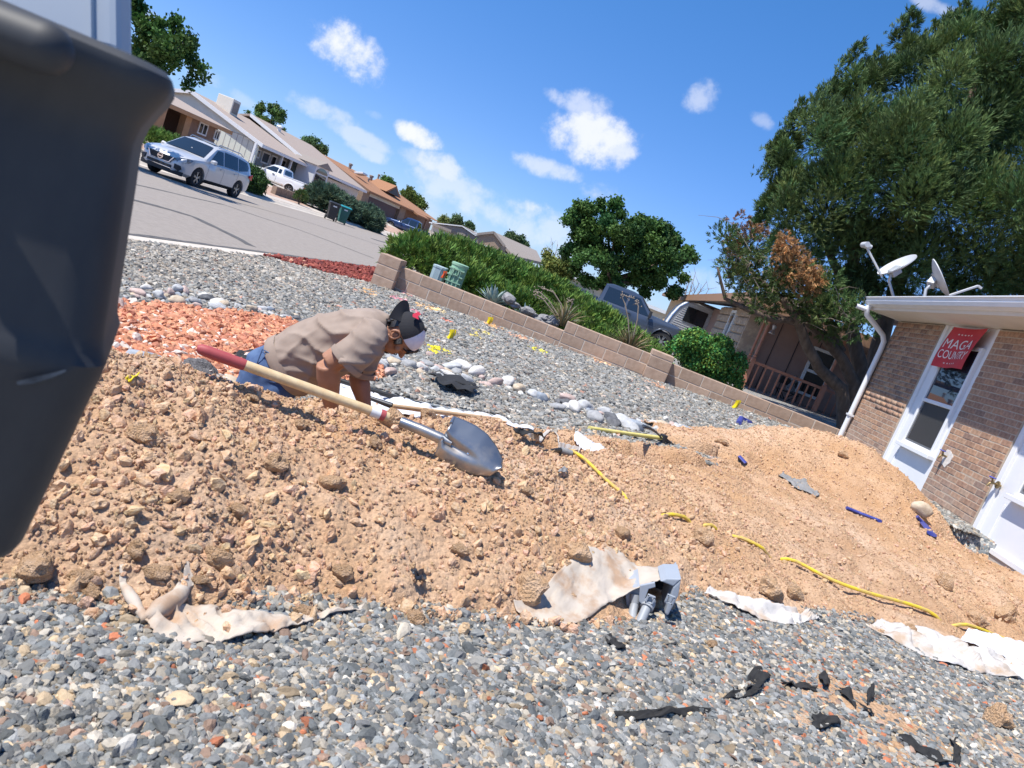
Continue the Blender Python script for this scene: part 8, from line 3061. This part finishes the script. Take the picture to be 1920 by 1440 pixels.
# grey plastic box with its conduits under the sheet
M_pvc = mat('grey pvc', (.30, .315, .33), (.36, .37, .385), 6, .5)
M_pvcd = mat('grey box plastic', (.33, .36, .40), (.38, .41, .45), 4, .45)
M_in = mat('box interior shade', (.012, .012, .013), rough=.8)  # near-black colour paints in the shade inside the open grey box
def grey_box():
    g = P_g(1225, 1162)
    t = thing('plastic_box', 'open grey plastic utility box with conduits half under the fabric', 'utility box', tuple(g))
    Y0 = 2.70
    V = lambda x, y, Y: P_y(x, y, Y)
    def plate(nm, c, dy, m, bev=.004, Y=Y0):
        o = MB().prism([V(x, y, Y) for x, y in c], (0, 0, 0), (0, dy, 0)).obj(nm, m, bevel=bev)
        attach(o, t)
        return o
    plate('back', [(1190, 1098), (1262, 1084), (1258, 1152), (1188, 1146)], .02, M_in, .0, 2.92)
    plate('top', [(1238, 1090), (1250, 1085), (1278, 1086), (1263, 1100)], .16, M_pvcd, .005)
    plate('side_panel', [(1262, 1101), (1277, 1087), (1272, 1118), (1252, 1156), (1246, 1150)], .2, M_pvcd, .006)
    plate('front_flange', [(1200, 1098), (1228, 1092), (1229, 1101), (1216, 1105), (1210, 1122), (1222, 1119), (1224, 1131), (1206, 1136), (1198, 1128)], .012, M_pvcd, .003, 2.66)
    plate('left_wall', [(1172, 1110), (1200, 1098), (1198, 1140), (1176, 1146)], .18, M_pvcd, .004, 2.70)
    for x, y in ((1219, 1124), (1256, 1124)):
        c = V(x, y, 2.655)
        k = MB()
        for dx, dz, sx, sz in ((-.012, 0, .005, .03), (.012, 0, .005, .03), (0, .014, .028, .005), (0, -.014, .028, .005)):
            k.box((c.x + dx, c.y, c.z + dz), (sx, .012, sz))
        attach(k.obj('latch', M_pvcd), t)
    a = [V(1192, 1115, 2.70), V(1190, 1130, 2.69), V(1186, 1150, 2.66), P_g(1184, 1176, -.02)]
    attach(MB().tube(a, [.016, .016, .017, .017], 12).obj('conduit', M_pvc, smooth=True), t)
    b = [V(1220, 1124, 2.69), V(1212, 1140, 2.66), V(1204, 1158, 2.63), P_g(1194, 1180, -.02)]
    co = MB().tube(b, [.018, .018, .018, .018], 12).obj('conduit', M_pvc, smooth=True); attach(co, t)
    attach_sub(MB().tube([b[0] + (b[1] - b[0]) * .35, b[1]], [.025, .025], 14).obj('coupling', M_pvc), co, t)
    attach_sub(MB().tube([b[0], b[0] + (b[1] - b[0]) * .33], [.021, .021], 14).obj('coupling', M_pvc), co, t)
    rs = MB().tube([a[0], a[1]], [.022, .018], 12).obj('reducer', M_pvc, smooth=True); attach(rs, t)
grey_box()

# ------------------------------------------------------------------ single rocks and lumps
M_rk = {}
def rock_mat(nm, c1, c2, c3=None, sc=5):
    if nm not in M_rk:
        M_rk[nm] = mat(nm + ' stone', c1, c2, sc, .85, .4, 22, dist=.01, c3=c3, detail=9)
    return M_rk[nm]
TONES = {'white': ((.56, .53, .49), (.68, .65, .61)), 'pale grey': ((.40, .40, .40), (.52, .52, .51)), 'blue grey': ((.24, .27, .31), (.34, .37, .41)),
         'tan': ((.46, .36, .25), (.58, .48, .36)), 'dark grey': ((.085, .085, .09), (.15, .15, .155)), 'pinkish': ((.46, .33, .28), (.56, .43, .38)), 'grey': ((.28, .28, .28), (.38, .375, .37))}
for k, v in TONES.items():
    rock_mat(k, *v)
def rock(label, x, y, w, h, tone, seed, group=None, rough=.3, cat='rock', soil=False, sink=.35, name='rock', smooth=True, elong=1.0, m=None):
    """rock about w x h pixels centred on a pixel, resting on the ground there"""
    p = on_soil(x, y + h * .35) if soil else P_g(x, y + h * .35)
    d = float((np.array(p) - np.array((0, 0, CAMH))) @ fwd)
    W, Hh = w * d / F_PX, h * d / F_PX
    me = stone_mesh(name, seed, m or M_rk[tone], 3, .8, rough, 1.3, smooth)
    o = link(name, me)
    o.scale = (W * 1.25, W * 1.1, Hh * 1.55)
    o.rotation_euler = (random.uniform(-.15, .15), random.uniform(-.2, .2) + .0, random.uniform(-.5, .5))
    o.location = p + Vector((0, 0, Hh * (.5 - sink) + .005))
    return tag(o, label, cat, group)
M_lavar = mat('pitted lava rock', (.09, .085, .085), (.24, .225, .22), 16, .95, 1.0, 30, dist=.02)
rock('big tan boulder at the left end of the cobble row', 213, 566, 42, 34, 'pinkish', 11, None, .3)
rock('smooth blue grey boulder on the red rock bed', 284, 675, 76, 42, 'blue grey', 12, None, .2)
rock('dark pitted lava rock beside the red shovel grip', 381, 694, 66, 36, 'grey', 13, None, .5, m=M_lavar, smooth=False)
rock('tan oval rock next to the dark lava rock', 431, 712, 36, 18, 'tan', 14, None, .15)
rock('pale rock at the edge of the black cart', 205, 664, 40, 24, 'white', 15, None, .3)
rock('small round grey rock in the red rock bed', 306, 593, 16, 14, 'grey', 16, None, .4)
rock('flat white stone in the red rock bed', 247, 642, 24, 10, 'white', 17, None, .3)
rock('round tan rock against the foot of the brick wall', 1724, 955, 36, 26, 'tan', 18, None, .2, soil=True, sink=.2)
rock('long pale grey boulder lying in the cobble row near the mattock', 1172, 792, 50, 26, 'pale grey', 19, None, .35)
rock('dark oval cobble in the middle of the right cobble row', 1056, 756, 30, 16, 'dark grey', 20, None, .15)

def cobbles():
    rows = [('left of the man', [(196, 572), (240, 560), (270, 553), (300, 562), (330, 565), (365, 568), (400, 572), (430, 576), (470, 582), (505, 590), (545, 600), (570, 606)], 62),
            ('right of the man', [(700, 690), (735, 684), (770, 690), (800, 698), (840, 702), (880, 706), (910, 722), (950, 733), (1000, 745), (1050, 762), (1090, 778), (1130, 783), (1170, 793), (1210, 800), (1255, 806), (1300, 818)], 96)]
    r = random.Random(21)
    pool = [stone_mesh('cobble', 900 + i, None, 2, .7, .3, 1.2, True) for i in range(9)] if False else None
    meshes = {}
    for side, path, n in rows:
        items = []
        for i in range(n):
            f = (i + r.random()) / n * (len(path) - 1)
            k = min(int(f), len(path) - 2)
            u = f - k
            x = path[k][0] + (path[k + 1][0] - path[k][0]) * u
            y = path[k][1] + (path[k + 1][1] - path[k][1]) * u
            big = r.random()
            w = 12 + 23 * big ** 2.4
            wid = 15 if side[0] == 'l' else (16 if x < 960 else 11)
            if side[0] == 'l' and x > 430:
                wid = 6; w *= .7
            items.append((x + r.uniform(-4, 4), y + r.gauss(0, .55) * wid, w))
        items.sort()
        for i, (x, y, w) in enumerate(items):
            tone = r.choices(list(TONES), (.17, .27, .13, .14, .07, .11, .17))[0]
            key = (tone, r.randrange(5))
            if key not in meshes:
                meshes[key] = stone_mesh('cobble', 900 + len(meshes) * 7, M_rk[tone], 3, .72, .28, 1.25, True)
            p = P_g(x, y)
            d = float((np.array(p) - np.array((0, 0, CAMH))) @ fwd)
            W = w * d / F_PX
            o = link('cobble', meshes[key])
            o.scale = (W * 1.3, W * r.uniform(.85, 1.15), W * r.uniform(.8, 1.15))
            o.rotation_euler = (r.uniform(-.35, .35), r.uniform(-.35, .35), r.uniform(0, 6.28))
            o.location = p + Vector((0, 0, W * r.uniform(.16, .34)))
            sz = 'small' if w < 17 else 'large' if w > 25 else 'middling'
            nth = '%d%s' % (i + 1, 'th' if 10 < (i + 1) % 100 < 14 else {1: 'st', 2: 'nd', 3: 'rd'}.get((i + 1) % 10, 'th'))
            tag(o, '%s %s cobble, %s from the left in the row %s' % (sz, tone, nth, side), 'cobble', 'cobbles edging the beds')
cobbles()

M_lump = mat('big earth clod', (.50, .31, .17), (.64, .44, .29), 3.2, .95, 1.0, 16, dist=.02, c3=(.57, .37, .22), detail=9, spec=.1)
LUMPS = [('big squared earth clod with a pale crust left of the draped sheet', 986, 1092, 62, 52), ('large earth clod jutting above the draped sheet', 1080, 1034, 52, 40), ('large earth clod under the lower end of the cart', 60, 1068, 62, 52),
         ('round earth clod fallen on the gravel near the cart', 169, 1117, 32, 30), ('brown earth clod alone on the gravel at the right', 1861, 1343, 50, 48), ('orange clod on gravel right of the grey box', 1332, 1212, 22, 20),
         ('earth clod resting on the dirt edge near the draped sheet', 779, 1161, 38, 32), ('earth clod lying on the folded fabric sheet', 570, 1147, 38, 28), ('dark hollowed clod above the crumpled fabric strip', 1442, 1102, 46, 40),
         ('clod beside the dark hollowed one', 1488, 1112, 30, 30), ('large earth clod behind the shovel socket', 731, 786, 44, 34), ('earth clod perched on the crest by the tan handle', 799, 776, 28, 24), ('clod overhanging with a dark shadow left of the shovel blade', 700, 832, 26, 20),
         ('flat pinkish slab of earth on the left slope', 268, 812, 56, 36), ('earth clod in the upper left slope', 512, 872, 44, 34), ('earth clod on the left slope under the man', 620, 905, 44, 26), ('grey brown clod near the yellow pipe', 1313, 1006, 40, 34),
         ('flat clod low on the left slope', 290, 1070, 48, 26), ('clod above the folded fabric sheet', 405, 1050, 46, 36), ('tan clod between cart and folded sheet', 250, 1036, 40, 28), ('tan clod just above the folded sheet, middle', 375, 1090, 30, 22),
         ('sharp clod in the lower middle slope', 640, 1075, 34, 26), ('clod low on the slope left of the draped sheet', 860, 1030, 32, 24), ('clod below the shovel blade', 985, 920, 24, 20), ('flat grey clod in the middle of the heap', 1165, 1000, 26, 20),
         ('dark clod at the right end of the heap', 1768, 1090, 30, 26), ('dark brown clod above the rightmost sheet', 1830, 1160, 36, 30), ('second dark brown clod above the rightmost sheet', 1880, 1150, 40, 36), ('clod beside the yellow pipe at the right', 1700, 1178, 26, 22),
         ('pale stone on the far heap', 1352, 827, 22, 10), ('pale clod on the far heap crest', 1580, 852, 20, 12), ('clod left of the folded sheet end', 150, 1085, 44, 30), ('small tan clod on the gravel beside the cart', 128, 1130, 22, 18),
         ('clod on the crest below the lava rock', 470, 745, 26, 16), ('clod under the shovel handle', 560, 800, 28, 20), ('reddish clod in the middle slope', 445, 960, 36, 26), ('long clod in the middle slope', 330, 930, 40, 24)]
for k, (lab, x, y, w, h) in enumerate(LUMPS):
    on_gravel = 'gravel' in lab
    rock(lab, x, y, w * .92, h * .92, None, 500 + k, 'large earth clods', .5, 'earth clod', not on_gravel, .32 if not on_gravel else .15, 'earth_clod', False, 1, M_lump)

# ------------------------------------------------------------------ the black cart close to the camera
M_cart = mat('black cart plastic', (.022, .024, .029), (.060, .059, .058), 4.5, .6, .12, 260, dist=.0006, lo=.42, hi=.75, detail=10, stretch=(1, 1, .45))
M_lid = mat('pale grey plastic lid', (.42, .47, .53), (.48, .52, .57), 3, .5)
M_scuff = mat('pale scuff', (.18, .19, .20), (.05, .052, .055), 30, .7)
def cart():
    Y0 = .60
    prof = [(298, 124), (311, 132), (322, 149), (321, 168), (308, 190), (285, 213), (262, 240), (247, 272), (240, 310), (232, 370), (212, 500), (191, 640), (189, 668), (195, 695), (184, 722), (150, 792), (88, 925), (30, 1046), (12, 1066), (-30, 1078)]
    t = thing('black_cart', 'black plastic wheeled cart close up at the left edge', 'bin', (-.8, .6, 0))
    W, Dp, rc = .42, .22, .036
    an = math.radians(32)
    e1, e2 = Vector((math.cos(an), math.sin(an), 0)), Vector((-math.sin(an), math.cos(an), 0))
    P = [P_y(x, y, Y0) for x, y in prof]
    x9 = P[9]
    R = []
    def ring(p, sw):
        out = []
        for u, v, a0 in ((-rc, rc, -90), (-rc, Dp - rc, 0), (-W + rc, Dp - rc, 90), (-W + rc, rc, 180)):
            for k in range(7):
                a = math.radians(a0 + 15 * k)
                q = p + e1 * (u + rc * math.cos(a)) + e2 * (v + rc * math.sin(a))
                if v < Dp * .5:
                    q = q - e2 * sw
                out.append(Vector((q.x, q.y, p.z)))
        return out
    for p in P:
        R.append(ring(p, (p - x9).dot(e1) * .45))
    # below the shoulder the tub steps back to its wheels, out of the picture on the left
    for dx, z in ((-.10, P[-1].z - .02), (-.14, .30), (-.17, .06)):
        q = P[-1] + e1 * dx
        R.append(ring(Vector((q.x, q.y, z)), (P[-1] - x9).dot(e1) * .45))
    attach(MB().rings(R[::-1]).obj('body', M_cart, smooth=True), t)
    # rounded grip bar below the rim on the near face
    a, b = P_y(-190, -14, .49), P_y(88, 92, .502)
    ax = (b - a).normalized()
    rr = .0186
    attach(MB().tube([a, b, b + ax * .008, b + ax * .014, b + ax * .016], [rr, rr, rr * .87, rr * .55, rr * .1], 24).obj('handle', M_cart, smooth=True), t)
    for k in (-.11, -.03):
        m = b + ax * k
        attach(MB().beam(m, m + e2 * .08, .024, .024).obj('handle_bracket', M_cart, bevel=.006), t)
    # pale lid tipped open behind
    YL = .78
    q = [P_y(219, 100, YL), P_y(217, -70, YL), P_y(-160, -200, YL), P_y(-160, 0, YL)]
    l = MB().prism(q, (0, 0, 0), (0, .03, 0)).obj('lid', M_lid, bevel=.008)
    attach(l, t)
    z = MB().prism([P_y(176, 100, YL - .002), P_y(174, -66, YL - .002), P_y(170, -66, YL - .002), P_y(172, 100, YL - .002)], (0, -.004, 0), (0, .01, 0))
    attach_sub(z.obj('lid_rib', M_lid), l, t)
    # scuff on the near face: where sight lines meet that face
    s = MB()
    p0 = P[13] - e2 * (P[13] - x9).dot(e1) * .45
    def F(x, y):
        d = Vector(ray(x, y)); o = Vector((0, 0, CAMH))
        return o + d * ((p0 - e2 * .004 - o).dot(e2) / d.dot(e2))
    up = [(30, 716), (60, 708), (95, 700), (122, 693)]; lo = [(34, 722), (62, 719), (98, 708), (124, 696)]
    s.rings([[F(x, y) for x, y in up], [F(x, y) for x, y in lo]], cap=False, close=False)
    attach(s.obj('scuff', M_scuff, fix=False), t)
    for k in (-.24, -W - .1):
        c = P[-1] + e1 * k + e2 * (Dp * .7)
        attach(MB().lathe([(0, -.025), (.10, -.025), (.11, 0), (.10, .025), (0, .025)], (c.x, c.y, .10), 'x', 20).obj('wheel', M_tyre, smooth=True), t)
cart()
